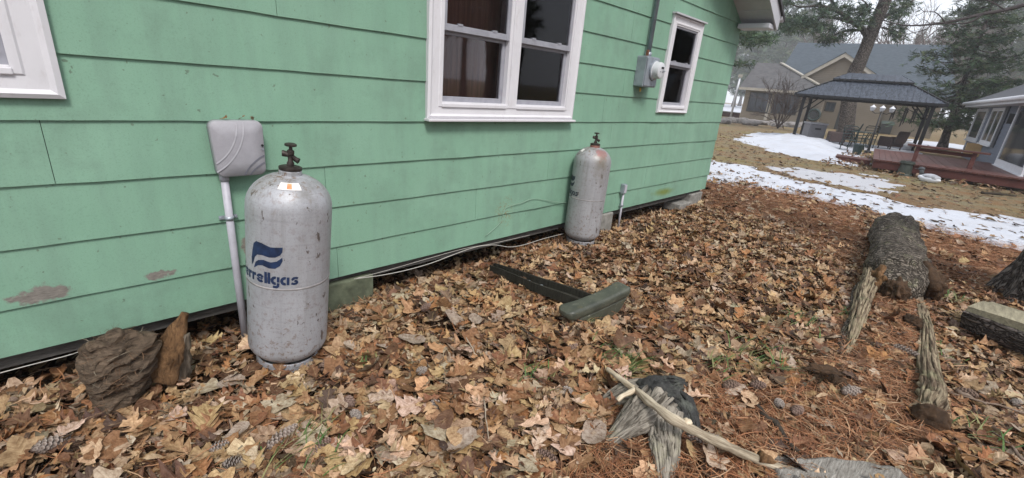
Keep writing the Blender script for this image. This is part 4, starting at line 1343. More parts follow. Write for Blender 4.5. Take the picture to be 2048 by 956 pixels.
TUFTS = [(1245, 752, 70, .17, .05, -.9, 'largest green grass tuft behind the pale end of the peeled branch'), (1205, 728, 26, .13, .05, -1.2, 'thin grass wisps above the pale end of the peeled branch'),
         (1500, 722, 46, .14, .09, -.8, 'sparse grass tuft on open leaves between branch and log'), (1555, 752, 12, .17, .02, -.7, 'few long green blades lying flat near the dark bark chip'),
         (1590, 655, 40, .13, .07, -.8, 'low grass tuft left of the rotten log'), (1425, 745, 26, .11, .07, -.9, 'small dull grass tuft above the pale pine cone'),
         (590, 880, 18, .11, .05, .4, 'short dark grass blades in the lower foreground leaves'), (600, 925, 26, .14, .07, .3, 'green blades at the bottom of the picture among tan leaves'),
         (738, 735, 14, .08, .03, .5, 'tiny grass tuft right of the large cylinder foot'), (1180, 660, 20, .09, .03, -.5, 'dark grass tuft under the green crossbar'),
         (1900, 605, 36, .16, .06, -.7, 'olive grass tuft between the log and the split log'), (1690, 650, 26, .12, .04, -.8, 'grass tuft against the left side of the rotten log'),
         (1060, 760, 20, .09, .06, .2, 'little grass tuft in the open leaves left of the branch'), (1960, 900, 20, .14, .06, -.6, 'dry grass blades at the lower right corner'),
         (1370, 868, 14, .07, .03, -.4, 'tiny green sprig beside the peeled branch on the needles'), (1870, 725, 18, .12, .05, -.7, 'weak grass tuft right of the rotten shell')]
for tf in TUFTS: grass_tuft('grass_tuft', *tf)

# twigs
def twig(p0, p1, r, label, mat, zz=.065, kink=.02, seed=0, cat='twig'):
    a, b = G(*p0), G(*p1)
    pts = []
    for i in range(9):
        t = i / 8
        q = a + (b - a) * t
        pts.append((q[0] + kink * mnoise.noise(Vector((t * 3, seed, 1))), q[1] + kink * mnoise.noise(Vector((t * 3, seed, 7))), float(hill(q[0], q[1])) + zz + .01 * mnoise.noise(Vector((t * 4, seed, 3)))))
    o = MB().tube(pts, [r * (1 - .5 * i / 8) for i in range(9)], 6, True, .25, 30).build('twig', mat, None, smooth=True)
    tag(o, label, cat, 'twigs on the ground')
M['twig'] = wood_mat('twig bark', (.13, .085, .06), (.30, .23, .18), (1, 1, 1), 30)
M['twig_pale'] = wood_mat('pale twig', (.30, .24, .18), (.52, .44, .34), (1, 1, 1), 30)
M['twig_dark'] = wood_mat('rotten dark stick', (.025, .02, .016), (.075, .06, .045), (1, 1, 1), 20)
twig((930, 700), (952, 735), .0045, 'short pale twig on tan leaves in the middle of the foreground', M['twig_pale'], .075, .02, 1)
twig((966, 832), (975, 905), .0035, 'thin straight pale twig pointing away in the front leaves', M['twig_pale'], .08, .01, 2)
twig((2048, 845), (1885, 808), .007, 'long thin brown twig crossing the leaves below the split log', M['twig'], .07, .03, 3)
twig((2040, 956), (1965, 895), .009, 'grey twig running out at the lower right corner', M['twig'], .07, .03, 4)
twig((1495, 828), (1590, 925), .020, 'dark rotten stick half sunk in needles beyond the peeled branch', M['twig_dark'], .045, .06, 5)
twig((1905, 800), (1962, 828), .012, 'short grey stick beside the near end of the rotten log', M['twig'], .065, .02, 6)
twig((1730, 398), (1760, 404), .02, 'dark twig lying on the snow strip', M['twig_dark'], .055, .05, 7)
twig((1040, 690), (1085, 712), .006, 'curved dark twig in the leaves below the beam', M['twig_dark'], .075, .05, 8)
twig((1960, 390), (2030, 397), .035, 'dark branch lying on the lawn before the deck', M['twig_dark'], .06, .08, 9)
twig((1385, 655), (1420, 668), .006, 'small brown twig on open leaves right of the crossbar', M['twig'], .075, .03, 10)
# ---- SECTION BREAK: wood ----

# ------------------------------------------------------------------ rotten wood in the foreground
LICHEN = (.30, .33, .17, .75)
M['log_bark'] = bark_mat('grey brown log bark', (.098, .080, .064), (.225, .190, .155), (1.5, .8, .8), 26, (.25, .25, .14, .45), .03, (tuple(G(1785, 535, .36)), (.30, .10, .12), (.30, .29, .19)))
M['trunk_bark'] = bark_mat('dark pine bark', (.085, .070, .062), (.20, .175, .155), (1.6, 1.6, .5), 12, None, .05)
M['rot_pale'] = fibre_mat('pale rotten shell', (.085, .055, .036), (.35, .285, .19), 60, (.27, .27, .15, .45), 1.0, .03)
M['rot_dark'] = wood_mat('dark crumbling rot', (.028, .018, .012), (.13, .075, .042), (1, 1, 1), 16, 1.0, dist=.03)
M['rot_orange'] = wood_mat('orange rotten wood', (.050, .026, .013), (.36, .20, .095), (1.6, 1.6, .5), 26, 1.0, dist=.03)
M['grey_wood'] = fibre_mat('weathered grey wood', (.11, .094, .075), (.33, .295, .245), 80, (.40, .38, .25, .35), 1.0, .02)
M['slab_wood'] = wood_mat('weathered grey slab', (.15, .13, .11), (.50, .47, .42), (3, 14, 3), 7, 1.0, dist=.02)
M['char'] = wood_mat('blackened stump heart', (.022, .022, .022), (.085, .084, .080), (2, 2, 2), 14, 1.0, (.16, .17, .14, .5), dist=.015)
M['peeled'] = fibre_mat('peeled pale branch', (.46, .36, .24), (.66, .57, .43), 130, None, .4, .004, .6)
M['branch'] = fibre_mat('pale branch bark', (.25, .20, .14), (.50, .43, .32), 110, None, .7, .006, .5)
M['split'] = wood_mat('split wood face', (.17, .15, .105), (.40, .36, .25), (1, 6, 6), 7, .8)

def blob(mb, c, rad, rough=.35, freq=3.0, rot=(0, 0, 0), sub=4, seed=0.0, boxy=0.0, stretch=(1, 1, 1), fine=.3, ridged=0.0):
    bm = bmesh.new()
    bmesh.ops.create_icosphere(bm, subdivisions=sub, radius=1)
    E = Euler(rot).to_matrix()
    for v in bm.verts:
        d = v.co.normalized()
        if boxy:
            m = max(abs(d.x), abs(d.y), abs(d.z)); p = d.lerp(d / m, boxy)
        else:
            p = d
        q = Vector((d.x * stretch[0], d.y * stretch[1], d.z * stretch[2])) * freq + Vector((seed, seed * .7, 0))
        k = 1 + ridged * (1 - 2.2 * abs(mnoise.noise(q * 1.7 + Vector((3, 1, 2))))) + ridged * .5 * (1 - 2.2 * abs(mnoise.noise(q * 4.3))) + rough * mnoise.noise(q) + rough * fine * mnoise.noise(q * 3.1) + rough * fine * .6 * mnoise.noise(q * 8)
        v.co = E @ Vector((p.x * rad[0] * k, p.y * rad[1] * k, p.z * rad[2] * k)) + Vector(c)
    mb.add([v.co[:] for v in bm.verts], [[v.index for v in f.verts] for f in bm.faces])
    bm.free()
    return mb
def strands(mb, P, RR, count, seed, rad=.22, t0=(0, .35), t1=(.7, 1.08), flat=1.0):
    """Loose splinters lying along a piece of wood."""
    rs_ = np.random.default_rng(seed)
    P = [V3(p) for p in P]
    m = len(P)
    for c in range(count):
        a = rs_.uniform(0, 6.2832)
        s0, s1 = rs_.uniform(*t0), rs_.uniform(*t1)
        pts, rr_ = [], []
        for q in range(9):
            t = s0 + (s1 - s0) * q / 8
            f = t * (m - 1); i = int(min(max(f, 0), m - 2)); g = f - i
            p = P[i] + (P[i + 1] - P[i]) * g
            tg = nrm(P[i + 1] - P[i])
            u_ = nrm(np.cross(tg, (0, 0, 1))); v_ = np.cross(u_, tg)
            R_ = RR[i] + (RR[min(i + 1, m - 1)] - RR[i]) * min(g, 1)
            R_ = max(R_, .008)
            aa = a + .5 * math.sin(t * 2 + c)
            pts.append(p + (u_ * math.cos(aa) + v_ * abs(math.sin(aa)) * flat) * R_ * rs_.uniform(.93, 1.05))
            rr_.append(max(.0022, rad * R_ * (math.sin(3.14 * min(1, max(.06, q / 8))) ** .5) * rs_.uniform(.7, 1.2)))
        mb.tube(pts, rr_, 6, True, .5, 40, 1.0, .2, seed + c)
    return mb
def gp(px, py, z):
    p = G(px, py); return np.array([p[0], p[1], z + float(hill(p[0], p[1]))])

# fallen log: sound trunk beyond, hollow shells and crumbling heart towards the viewer
log = thing('rotting_log', 'long fallen log, bark covered at the far end, rotted hollow at the near end', 'log', (5.0, .1, 0))
na, fa = np.array([4.98, .085, .155]), np.array([7.05, .33, .19])
n2 = np.array([4.66, .10, .06])
pth = [n2 + (na - n2) * t for t in np.linspace(0, 1, 8, endpoint=False)] + [na + (fa - na) * t for t in np.linspace(0, 1, 40)]
rr = [.09 + .125 * t ** .7 for t in np.linspace(0, 1, 8, endpoint=False)] + [.225 + .010 * math.sin(9 * t) - .015 * t for t in np.linspace(0, 1, 40)]

MB().tube(pth, rr, 56, True, .10, 7, 1.0, .13).build('log_section', M['log_bark'], log, smooth=True)
MB().tube([na + (.12, -.12, .15), na + (.02, -.20, .10), na + (-.10, -.24, .03)], [.05, .06, .04], 12, True, .5, 12).build('log_splinter', M['rot_dark'], log, smooth=True)
blob(MB(), na + (.06, -.20, .02), (.13, .10, .11), .5, 2.5, (0, 0, .3), 4, 3).build('rot_core', M['rot_dark'], log, smooth=True)
blob(MB(), na + (-.16, .10, -.02), (.16, .09, .13), .45, 2.5, (0, 0, .1), 4, 8).build('rot_core', M['rot_orange'], log, smooth=True)
blob(MB(), na + (-.34, -.02, -.01), (.13, .08, .10), .5, 3, (0, 0, .1), 4, 5).build('rot_core', M['rot_dark'], log, smooth=True)
blob(MB(), gp(1815, 672, .05), (.08, .06, .05), .5, 3, (0, 0, .4), 4, 6).build('rot_core', M['rot_dark'], log, smooth=True)
blob(MB(), gp(1752, 600, .09), (.05, .16, .07), .5, 3, (0, 0, 1.0), 4, 12).build('rot_core', M['rot_pale'], log, smooth=True)
def shell(pxs, rad, name, mat, zs, seed, flat=1.0):
    ctrl = [gp(a, b, z) for (a, b), z in zip(pxs, zs)]
    P, RR = [], []
    for i in range(len(ctrl) - 1):
        for t in np.linspace(0, 1, 8, endpoint=False):
            P.append(ctrl[i] + (ctrl[i + 1] - ctrl[i]) * t + np.array([0, .03 * mnoise.noise(Vector((i + t, seed, 2))), .02 * mnoise.noise(Vector((i * 2 + t * 2, seed, 5)))])); RR.append(rad[i] + (rad[i + 1] - rad[i]) * t)
    P.append(ctrl[-1]); RR.append(rad[-1])
    return strands(MB().tube(P, [r_ * .86 for r_ in RR], 40, True, .55, 22, flat, .30, seed), P, RR, 26, int(seed) + 50, .20, (-.02, .75), (.2, 1.04), flat).build(name, mat, log, smooth=True)
shell([(1738, 560), (1724, 600), (1712, 640), (1700, 680), (1684, 728)], [.075, .060, .050, .040, .02], 'bark_shell', M['rot_pale'], [.15, .10, .07, .045, .02], 2, 1.3)
shell([(1722, 585), (1706, 630), (1692, 675), (1676, 730)], [.06, .045, .038, .015], 'bark_shell', M['log_bark'], [.07, .045, .035, .015], 6, 1.2)
shell([(1826, 590), (1834, 640), (1842, 690), (1844, 760), (1848, 830), (1845, 866)], [.03, .034, .044, .054, .064, .058], 'bark_shell', M['rot_pale'], [.05, .045, .05, .055, .06, .05], 4, 1.0)
blob(MB(), gp(1845, 868, .05), (.065, .075, .075), .22, 3, (0, 0, .3), 4, 9).build('rot_core', M['rot_dark'], log, smooth=True)
shell([(1856, 740), (1874, 800), (1885, 850)], [.02, .028, .02], 'bark_shell', M['rot_pale'], [.03, .03, .02], 14)
shell([(1800, 555), (1798, 600)], [.035, .02], 'bark_shell', M['rot_pale'], [.26, .14], 15)
blob(MB(), gp(1720, 596, .05), (.06, .04, .05), .5, 3, (0, 0, .4), 3, 16).build('rot_core', M['rot_dark'], log, smooth=True)

for i in range(9):
    px_, py_ = 1760 + rng.normal(0, 22), 640 + i * 14 + rng.normal(0, 8)
    blob(MB(), gp(px_, py_, .03), (rng.uniform(.03, .06), rng.uniform(.02, .04), rng.uniform(.015, .03)), .5, 3, (0, 0, rng.uniform(0, 3)), 3, i * 2.3, .4).build('rot_crumb', M['rot_dark'] if i % 3 else M['rot_orange'], log, smooth=True)
chip = blob(MB(), gp(1652, 770, .05), (.11, .045, .035), .6, 2.4, (0, .1, -.9), 4, 7, .4)
blob(chip, gp(1665, 790, .03), (.05, .05, .05), .5, 3, (0, 0, 0), 3, 2)
tag(chip.build('bark_chip', M['rot_dark'], None, smooth=True), 'dark rotten bark chip lying on needles left of the rotten log', 'bark')

# stump: grey radiating roots round a blackened heart
stump = thing('tree_stump', 'weathered grey stump with spreading roots and blackened middle under the peeled branch', 'stump', gp(1300, 845, 0))
def root(ctrl, rad, mat, seed, flat=.8, ridge=.55):
    C_ = [gp(a, b, z) for a, b, z in ctrl]
    P, RR = [], []
    for i in range(len(C_) - 1):
        p0, p1, p2, p3 = C_[max(i - 1, 0)], C_[i], C_[i + 1], C_[min(i + 2, len(C_) - 1)]
        for t in np.linspace(0, 1, 9, endpoint=False):
            P.append(.5 * (2 * p1 + (p2 - p0) * t + (2 * p0 - 5 * p1 + 4 * p2 - p3) * t * t + (3 * p1 - p0 - 3 * p2 + p3) * t ** 3))
            RR.append(rad[i] + (rad[i + 1] - rad[i]) * t)
    P.append(C_[-1]); RR.append(rad[-1])
    strands(MB().tube(P, [r_ * .88 for r_ in RR], 44, True, .30, 16, flat, ridge * .45, seed), P, RR, 34, seed + 80, .17, (-.02, .6), (.45, 1.12), flat).build('root', mat, stump, smooth=True)
root([(1305, 830, .10), (1262, 820, .085), (1225, 818, .05), (1195, 822, .01)], [.085, .065, .045, .012], M['grey_wood'], 1)
root([(1310, 850, .11), (1280, 868, .09), (1245, 885, .055), (1208, 902, .015)], [.10, .085, .05, .014], M['grey_wood'], 2)
root([(1318, 870, .09), (1320, 905, .06), (1322, 935, .05), (1328, 980, .01)], [.08, .06, .055, .03], M['grey_wood'], 3)
root([(1315, 835, .10), (1345, 855, .085), (1368, 885, .05), (1385, 915, .01)], [.08, .075, .05, .02], M['char'], 4, .7, .3)
root([(1310, 815, .09), (1340, 795, .06), (1380, 785, .02)], [.07, .045, .02], M['char'], 5, .7, .3)
blob(MB(), gp(1305, 842, .12), (.085, .095, .075), .45, 2.3, (0, 0, .4), 4, 4).build('heart', M['char'], stump, smooth=True)
blob(MB(), gp(1258, 792, .03), (.10, .035, .03), .5, 3, (0, 0, -.9), 4, 11).build('splinter', M['rot_dark'], stump, smooth=True)

# peeled branch resting across the stump
br = thing('fallen_branch', 'pale crooked branch with a broken side stub lying across the stump', 'branch', gp(1330, 840, .1))
ctrl = [((1215, 738), .10), ((1240, 757), .14), ((1270, 779), .185), ((1310, 812), .225), ((1345, 838), .23), ((1400, 866), .195), ((1450, 890), .15), ((1500, 912), .10), ((1545, 930), .08), ((1585, 942), .06)]
P = [G(a[0], a[1], z) for a, z in ctrl]
rad = [.0115, .0135, .016, .0185, .0195, .0195, .020, .021, .018, .016]
def smooth_path(P, rad, n=7):
    out, rr = [], []
    for i in range(len(P) - 1):
        p0, p1, p2, p3 = P[max(i - 1, 0)], P[i], P[i + 1], P[min(i + 2, len(P) - 1)]
        for t in np.linspace(0, 1, n, endpoint=False):
            out.append(.5 * (2 * p1 + (p2 - p0) * t + (2 * p0 - 5 * p1 + 4 * p2 - p3) * t * t + (3 * p1 - p0 - 3 * p2 + p3) * t ** 3)); rr.append(rad[i] + (rad[i + 1] - rad[i]) * t)
    return out + [P[-1]], rr + [rad[-1]]
a, b = smooth_path(P[:3], rad[:3]); MB().tube(a, b, 14, True, .25, 20, 1, .1, 1).build('peeled_end', M['peeled'], br, smooth=True)
a, b = smooth_path(P[2:], rad[2:]); MB().tube(a, b, 16, True, .35, 22, 1, .12, 2).build('stem', M['branch'], br, smooth=True)
a, b = smooth_path([P[2] + (0, 0, .002), G(1258, 786, .195), G(1244, 793, .195), G(1235, 800, .18)], [.014, .013, .012, .011]); MB().tube(a, b, 12, True, .4, 20, 1, .15, 5).build('side_stub', M['peeled'], br, smooth=True)
blob(MB(), G(1374, 845, .225), (.02, .02, .016), .3, 3, (0, 0, 0), 3, 2).build('knot', M['peeled'], br, smooth=True)
a, b = smooth_path([G(1520, 915, .11), G(1540, 922, .10), G(1556, 926, .085)], [.022, .014, .006]); MB().tube(a, b, 10, True, .6, 20, 1, .3, 7).build('torn_bark', M['rot_orange'], br, smooth=True)

# weathered slab at the lower edge
mb = MB()
sa, sbp = G(1552, 948, .068), G(1815, 966, .068)
d = nrm(sbp - sa); nd = np.array([-d[1], d[0], 0])
for i in range(30):
    t = i / 29
    q = sa + (sbp - sa) * t
    for j in range(9):
        s = j / 8 - .5
        h = .03 * mnoise.noise(Vector((s * 9, t * 2, 1))) + .02 * mnoise.noise(Vector((s * 22, t * 3, 4)))
        mb.v.append(tuple(q + nd * s * .20 * (1 + .25 * mnoise.noise(Vector((t * 5, 3, j > 4)))) + np.array([0, 0, .02 + h - abs(s) * .04])))
for i in range(29):
    for j in range(8): mb.f.append((i * 9 + j, i * 9 + j + 1, (i + 1) * 9 + j + 1, (i + 1) * 9 + j))
nv = len(mb.v)
mb.v += [(p[0], p[1], -.02) for p in mb.v[:nv]]
mb.f += [tuple(nv + q for q in reversed(f)) for f in mb.f[:]]
rim = [j for j in range(9)] + [i * 9 + 8 for i in range(1, 30)] + [29 * 9 + j for j in reversed(range(8))] + [i * 9 for i in reversed(range(1, 29))]
for i in range(len(rim)): mb.f.append((rim[i], rim[(i + 1) % len(rim)], nv + rim[(i + 1) % len(rim)], nv + rim[i]))
tag(mb.build('wood_slab', M['slab_wood'], None, smooth=True), 'weathered grey wood slab at the bottom edge below the peeled branch', 'wood')

# rotten chunk against the wall
ch = thing('rotten_wood_chunk', 'dark crumbling wood chunk with an orange splintered slab leaning by the green wall', 'wood chunk', (.02, 2.38, 0))
M['rot_layer'] = wood_mat('layered brown rot', (.026, .018, .013), (.25, .180, .125), (2, 1.5, 9), 12, 1.0, dist=.03)
CO = [(150, 728), (158, 702), (172, 688), (200, 672), (236, 658), (262, 663), (290, 668), (320, 670), (318, 700), (308, 735), (300, 765), (290, 795), (278, 818), (240, 834), (205, 840), (188, 830), (184, 806), (172, 775), (158, 750)]
cn = nrm(np.array([-.05, -1.0, 0.0])); co_ = G(225, 838); co_ = co_ + np.array([0, .03, -.03])
tb_ = nrm(cn + ZZ * .25)
ccx, ccy = 232, 745
NA, NR = 96, 22
mb = MB()
def outline(t):
    f = t * len(CO); i = int(f) % len(CO); g = f - int(f); j = (i + 1) % len(CO)
    return np.array(CO[i]) * (1 - g) + np.array(CO[j]) * g
for side in (1, 0):
    for r_i in range(NR + 1):
        r_ = r_i / NR
        for a_i in range(NA):
            q = outline(a_i / NA)
            jag = 1 + (.10 * mnoise.noise(Vector((a_i * .35, 2, 1))) + .06 * mnoise.noise(Vector((a_i * .9, 5, 1)))) * r_ ** 3
            p_ = ON(ccx + (q[0] - ccx) * r_ * jag, ccy + (q[1] - ccy) * r_ * jag, co_, tb_)
            e_ = Vector((p_[0] * 5 + p_[2] * 3, 0, p_[2] * 22 - p_[0] * 9))
            lay = 1 - 2 * abs(mnoise.noise(e_)); n_ = mnoise.noise(Vector(p_) * 14)
            if side: off = .075 * (1 - r_ ** 3) + (.045 * lay + .030 * n_ + .012 * mnoise.noise(Vector(p_) * 45)) * (1 - .6 * r_ ** 4)
            else: off = -.16 * (1 - r_ ** 4) - .03 * n_
            mb.v.append(tuple(p_ + cn * off))
base2 = (NR + 1) * NA
for b0_ in (0, base2):
    for r_i in range(NR):
        for a_i in range(NA):
            a2 = (a_i + 1) % NA
            mb.f.append((b0_ + r_i * NA + a_i, b0_ + r_i * NA + a2, b0_ + (r_i + 1) * NA + a2, b0_ + (r_i + 1) * NA + a_i))
for a_i in range(NA):
    a2 = (a_i + 1) % NA
    mb.f.append((NR * NA + a_i, NR * NA + a2, base2 + NR * NA + a2, base2 + NR * NA + a_i))
mb.build('chunk', M['rot_layer'], ch)
def splinter(c, L, wd, th, tilt, mat, seed):
    mb = MB()
    for i in range(22):
        t = i / 21
        ww = wd * (1 - .84 * t ** 1.25) * (1 + .30 * mnoise.noise(Vector((t * 6, seed, 0))))
        for k in range(20):
            a = 6.2832 * k / 20
            x, y = ww * math.cos(a), th * math.sin(a) * (1 - .5 * t)
            rdg = 1 + .5 * mnoise.noise(Vector((math.cos(a) * 4, math.sin(a) * 4 + seed, t * 1.3))) + .3 * mnoise.noise(Vector((math.cos(a) * 9, math.sin(a) * 9, t * 3 + seed)))
            p = tilt @ Vector((x * rdg, y * rdg, L * t)) + Vector(c)
            mb.v.append(tuple(p))
    for i in range(21):
        for k in range(20): mb.f.append((i * 20 + k, i * 20 + (k + 1) % 20, (i + 1) * 20 + (k + 1) % 20, (i + 1) * 20 + k))
    mb.f.append(tuple(range(20))[::-1]); mb.f.append(tuple(21 * 20 + k for k in range(20)))
    return mb
def lean(base_px, tip_px, zb_, zt_, yaw_w):
    p0, p1 = G(*base_px, zb_), G(*tip_px, zt_)
    zc = Vector(p1 - p0); L = zc.length; zc.normalize()
    xc = Vector((math.cos(yaw_w), math.sin(yaw_w), 0)); yc = zc.cross(xc).normalized(); xc = yc.cross(zc)
    return p0, L, Matrix((xc, yc, zc)).transposed()
p0, L, tm = lean((316, 762), (368, 630), .07, .34, R(-38))
splinter(p0, L * 1.04, .082, .035, tm, None, 3).build('slab', M['rot_orange'], ch, smooth=True)
p0, L, tm = lean((352, 752), (374, 668), .04, .26, R(-30))
splinter(p0, L, .055, .035, tm, None, 8).build('slab', wood_mat('grey splinter', (.10, .075, .055), (.30, .25, .19), (4, 4, 1), 12, 1.0), ch, smooth=True)
VB, FB, CB = [], [], []
surf = []
for o in ch.children:
    if o.name.startswith('chunk'):
        for v in o.data.vertices:
            if v.normal.z > -.3 and rng.uniform() < .5: surf.append(tuple(v.co + v.normal * .004))
pos = np.array(surf); pos = pos[rng.permutation(len(pos))[:650]]; nf = len(pos)
fib = scatter('dry_fibres', NEED, pos, rng.uniform(.025, .10, nf), rng.normal(.9, .6, nf), rng.normal(.25, .35, nf), rng.normal(0, 1, nf), NPAL[rng.integers(0, 6, nf)] * np.array([.8, 1.05, 1.3]) * rng.uniform(.2, .9, (nf, 1)), M['needle'], None)
fib.parent = ch
fib.matrix_parent_inverse = Matrix.Translation(ch.location).inverted()
bpy.data.objects['dry_fibres']['kind'] = 'stuff'

# dark green T-shaped post lying in the leaves
M['olive'] = None
k = NM('chipped dark green paint', .42, 0, .5)
n1 = k.noise(9, 6, .7); n2 = k.noise(34, 6, .75)
c = k.ramp(n1, [(.3, (.040, .044, .034)), (.7, (.090, .095, .070))])
c = k.mix(k.ramp(n2, [(.60, 0), (.68, .8)]), c, (.30, .28, .22))
c = k.mix(k.ramp(k.noise(14, 5, .7, k.co(loc=(3, 3, 3))), [(.6, 0), (.7, .5)]), c, (.13, .11, .05))
k.color(c); k.bump(n1, .3, .008)
M['olive'] = k.m
M['beam'] = wood_mat('dark wet beam', (.012, .011, .009), (.045, .042, .032), (1, 6, 1), 10, .6)
tp = thing('fallen_crosspiece', 'dark green chipped crossbar with rounded ends joined to a dark beam in the leaves', 'crosspiece', gp(1185, 625, 0))
L_, R_ = G(1126, 632, .125), G(1250, 578, .175)
ax = R_ - L_; ln = np.linalg.norm(ax); ax = ax / ln
sd_ = nrm(np.cross((0, 0, 1), ax)); upv = np.cross(ax, sd_)
mb = MB()
NS = 30
sec = rounded(-.062, .062, -.036, .036, .026, 4)
for i in range(NS + 1):
    t = i / NS
    e = min(t, 1 - t) * ln
    s = 1.0 if e > .05 else math.sqrt(max(0.02, 1 - (1 - e / .05) ** 2)) * .65 + .35
    flare = 1 + .16 * math.exp(-(e / .10) ** 2)
    bend = .020 * (abs(2 * t - 1) ** 2.2)
    for (u_, v_) in sec:
        dish = -.008 * (1 - (abs(u_) / .062)) if v_ > .03 else 0
        mb.v.append(tuple(L_ + ax * ln * t + sd_ * u_ * s * flare + upv * (v_ * s * (1.15 if v_ < 0 else 1) + dish + bend)))
n = len(sec)
for i in range(NS):
    for q in range(n): mb.f.append((i * n + q, i * n + (q + 1) % n, (i + 1) * n + (q + 1) % n, (i + 1) * n + q))
mb.f.append(tuple(range(n))[::-1]); mb.f.append(tuple(NS * n + q for q in range(n)))
mb.build('crossbar', M['olive'], tp, smooth='auto')
mc = (L_ * .45 + R_ * .55)
foot = MB()
for j, (zz_, hw, hl) in enumerate([(-.03, .052, .27), (-.10, .052, .22), (-.16, .048, .15), (-.19, .04, .10)]):
    for (sx, sy) in ((-1, -1), (1, -1), (1, 1), (-1, 1)):
        foot.v.append(tuple(mc + ax * hl * sx * .95 + sd_ * hw * sy + upv * zz_))
for j in range(3):
    for q in range(4): foot.f.append((j * 4 + q, j * 4 + (q + 1) % 4, j * 4 + 4 + (q + 1) % 4, j * 4 + 4 + q))
foot.f += [(3, 2, 1, 0), (12, 13, 14, 15)]
foot.build('foot', M['olive'], tp, bevel=.015)
B0, B1 = G(984, 532, .095), G(1178, 601, .135)
bax = nrm(B1 - B0); bs = nrm(np.cross((0, 0, 1), bax)); bu = np.cross(bax, bs)
mb = MB()
chan = [(-.07, .02), (-.07, -.05), (.07, -.05), (.07, .02), (.056, .02), (.056, -.034), (-.056, -.034), (-.056, .02)]
for i in range(13):
    t = i / 12
    wsc = .45 + .55 * min(1, t * 1.6)
    for (u_, v_) in chan: mb.v.append(tuple(B0 + (B1 - B0) * t + bs * u_ * wsc + bu * (v_ + .003 * math.sin(t * 9))))
for i in range(12):
    for q in range(8): mb.f.append((i * 8 + q, i * 8 + (q + 1) % 8, (i + 1) * 8 + (q + 1) % 8, (i + 1) * 8 + q))
mb.f.append(tuple(range(8))[::-1]); mb.f.append(tuple(96 + q for q in range(8)))
mb.build('beam', M['beam'], tp, bevel=.004)
for t in (.42, .55): MB().tube([B0 + (B1 - B0) * t + bu * -.026, B0 + (B1 - B0) * t + bu * -.012], .012, 10).build('bolt', M['galv'], tp)
cc = B1 - bax * .10 - np.array([.03, .05, .045])
mb = MB()
for i, (rr_, zz_) in enumerate([(.085, -.03), (.095, -.012), (.093, .0), (.080, .008), (.076, .006), (.060, .018), (.02, .022)]):
    for q in range(24):
        a = 6.2832 * q / 24; mb.v.append((cc[0] + rr_ * math.cos(a), cc[1] + rr_ * math.sin(a), cc[2] + zz_))
for i in range(6):
    for q in range(24): mb.f.append((i * 24 + q, i * 24 + (q + 1) % 24, (i + 1) * 24 + (q + 1) % 24, (i + 1) * 24 + q))
mb.f.append(tuple(144 + q for q in range(24)))
mb.build('base_cap', M['beam'], tp, smooth='auto')
stem = MB().tube([G(980, 533, .085), G(1000, 540, .09), G(1020, 551, .088), G(1032, 563, .06), G(1042, 568, .055)], [.006, .006, .005, .005, .004], 6).build('grass_stalk', plain('pale green stem', (.33, .37, .22), .6, .3, 30), None, smooth=True)
tag(stem, 'pale green dry stem lying along the upper end of the dark beam', 'stem')

# pine trunk at the right edge and the split log beside it
pt_ = thing('pine_tree', 'thick dark pine trunk rising at the edge of the picture behind the split log', 'tree', (6.0, -1.0, 0))
pp, pr = [], []
for i in range(40):
    t = i / 39; z = -.15 + 9.5 * t
    pp.append((6.02 + .05 * math.sin(z), -1.02 - .015 * z, z)); pr.append((.36 - .10 * t) + .12 * math.exp(-max(z, 0) / .20))
MB().tube(pp, pr, 48, True, .16, 4, 1, .22, 3).build('trunk', M['trunk_bark'], pt_, smooth=True)
rl_ = thing('split_log', 'split firewood log with grey bark side lying before the pine trunk', 'log', (4.9, -.62, 0))
la, lb = np.array([4.66, -.40, .13]), np.array([4.25, -1.38, .16])
la2 = la
mb = MB()
d = nrm(lb - la2); sdv = nrm(np.cross((0, 0, 1), d))
half = [(math.cos(a) * .19, math.sin(a) * .17) for a in np.linspace(math.pi * .96, math.pi * 2.06, 18)]
half += [(.12, .055), (.05, .07), (-.03, .075), (-.11, .05)]
for i in range(24):
    t = i / 23
    for (u_, v_) in half:
        q = Vector((u_ * 6, v_ * 6, t * 3))
        k_ = 1 + .16 * mnoise.noise(q) + .08 * mnoise.noise(q * 3) + (0 if 0 < i < 23 else -.06)
        mb.v.append(tuple(la2 + (lb - la2) * t + sdv * u_ * k_ + np.array([0, 0, v_ * k_ + .04])))
n = len(half)
for i in range(23):
    for q in range(n): mb.f.append((i * n + q, i * n + (q + 1) % n, (i + 1) * n + (q + 1) % n, (i + 1) * n + q))
mb.f.append(tuple(range(n))[::-1]); mb.f.append(tuple(23 * n + q for q in range(n)))
mb.build('log_body', bark_mat('split log bark', (.07, .058, .052), (.17, .145, .130), (2, .7, 2), 16, None, .03), rl_, smooth='auto')
mb = MB()
for i in range(24):
    t = i / 23
    for j in range(6):
        u_ = -.185 + .37 * j / 5
        mb.v.append(tuple(la2 + (lb - la2) * (t * .985 + .008) + sdv * u_ * .92 + np.array([0, 0, .105 + .022 * math.sin(j / 5 * 3.14) + .02 * mnoise.noise(Vector((u_ * 22, t * 2, 2)))])))
nv = len(mb.v)
for i in range(23):
    for j in range(5): mb.f.append((i * 6 + j, i * 6 + j + 1, i * 6 + 7 + j, i * 6 + 6 + j))
mb.v += [(x_, y_, z_ - .05) for x_, y_, z_ in mb.v[:nv]]
mb.f += [tuple(nv + q for q in reversed(f)) for f in mb.f[:]]
rim = [j for j in range(6)] + [i * 6 + 5 for i in range(1, 24)] + [23 * 6 + j for j in reversed(range(5))] + [i * 6 for i in reversed(range(1, 23))]
for i in range(len(rim)): mb.f.append((rim[i], rim[(i + 1) % len(rim)], nv + rim[(i + 1) % len(rim)], nv + rim[i]))
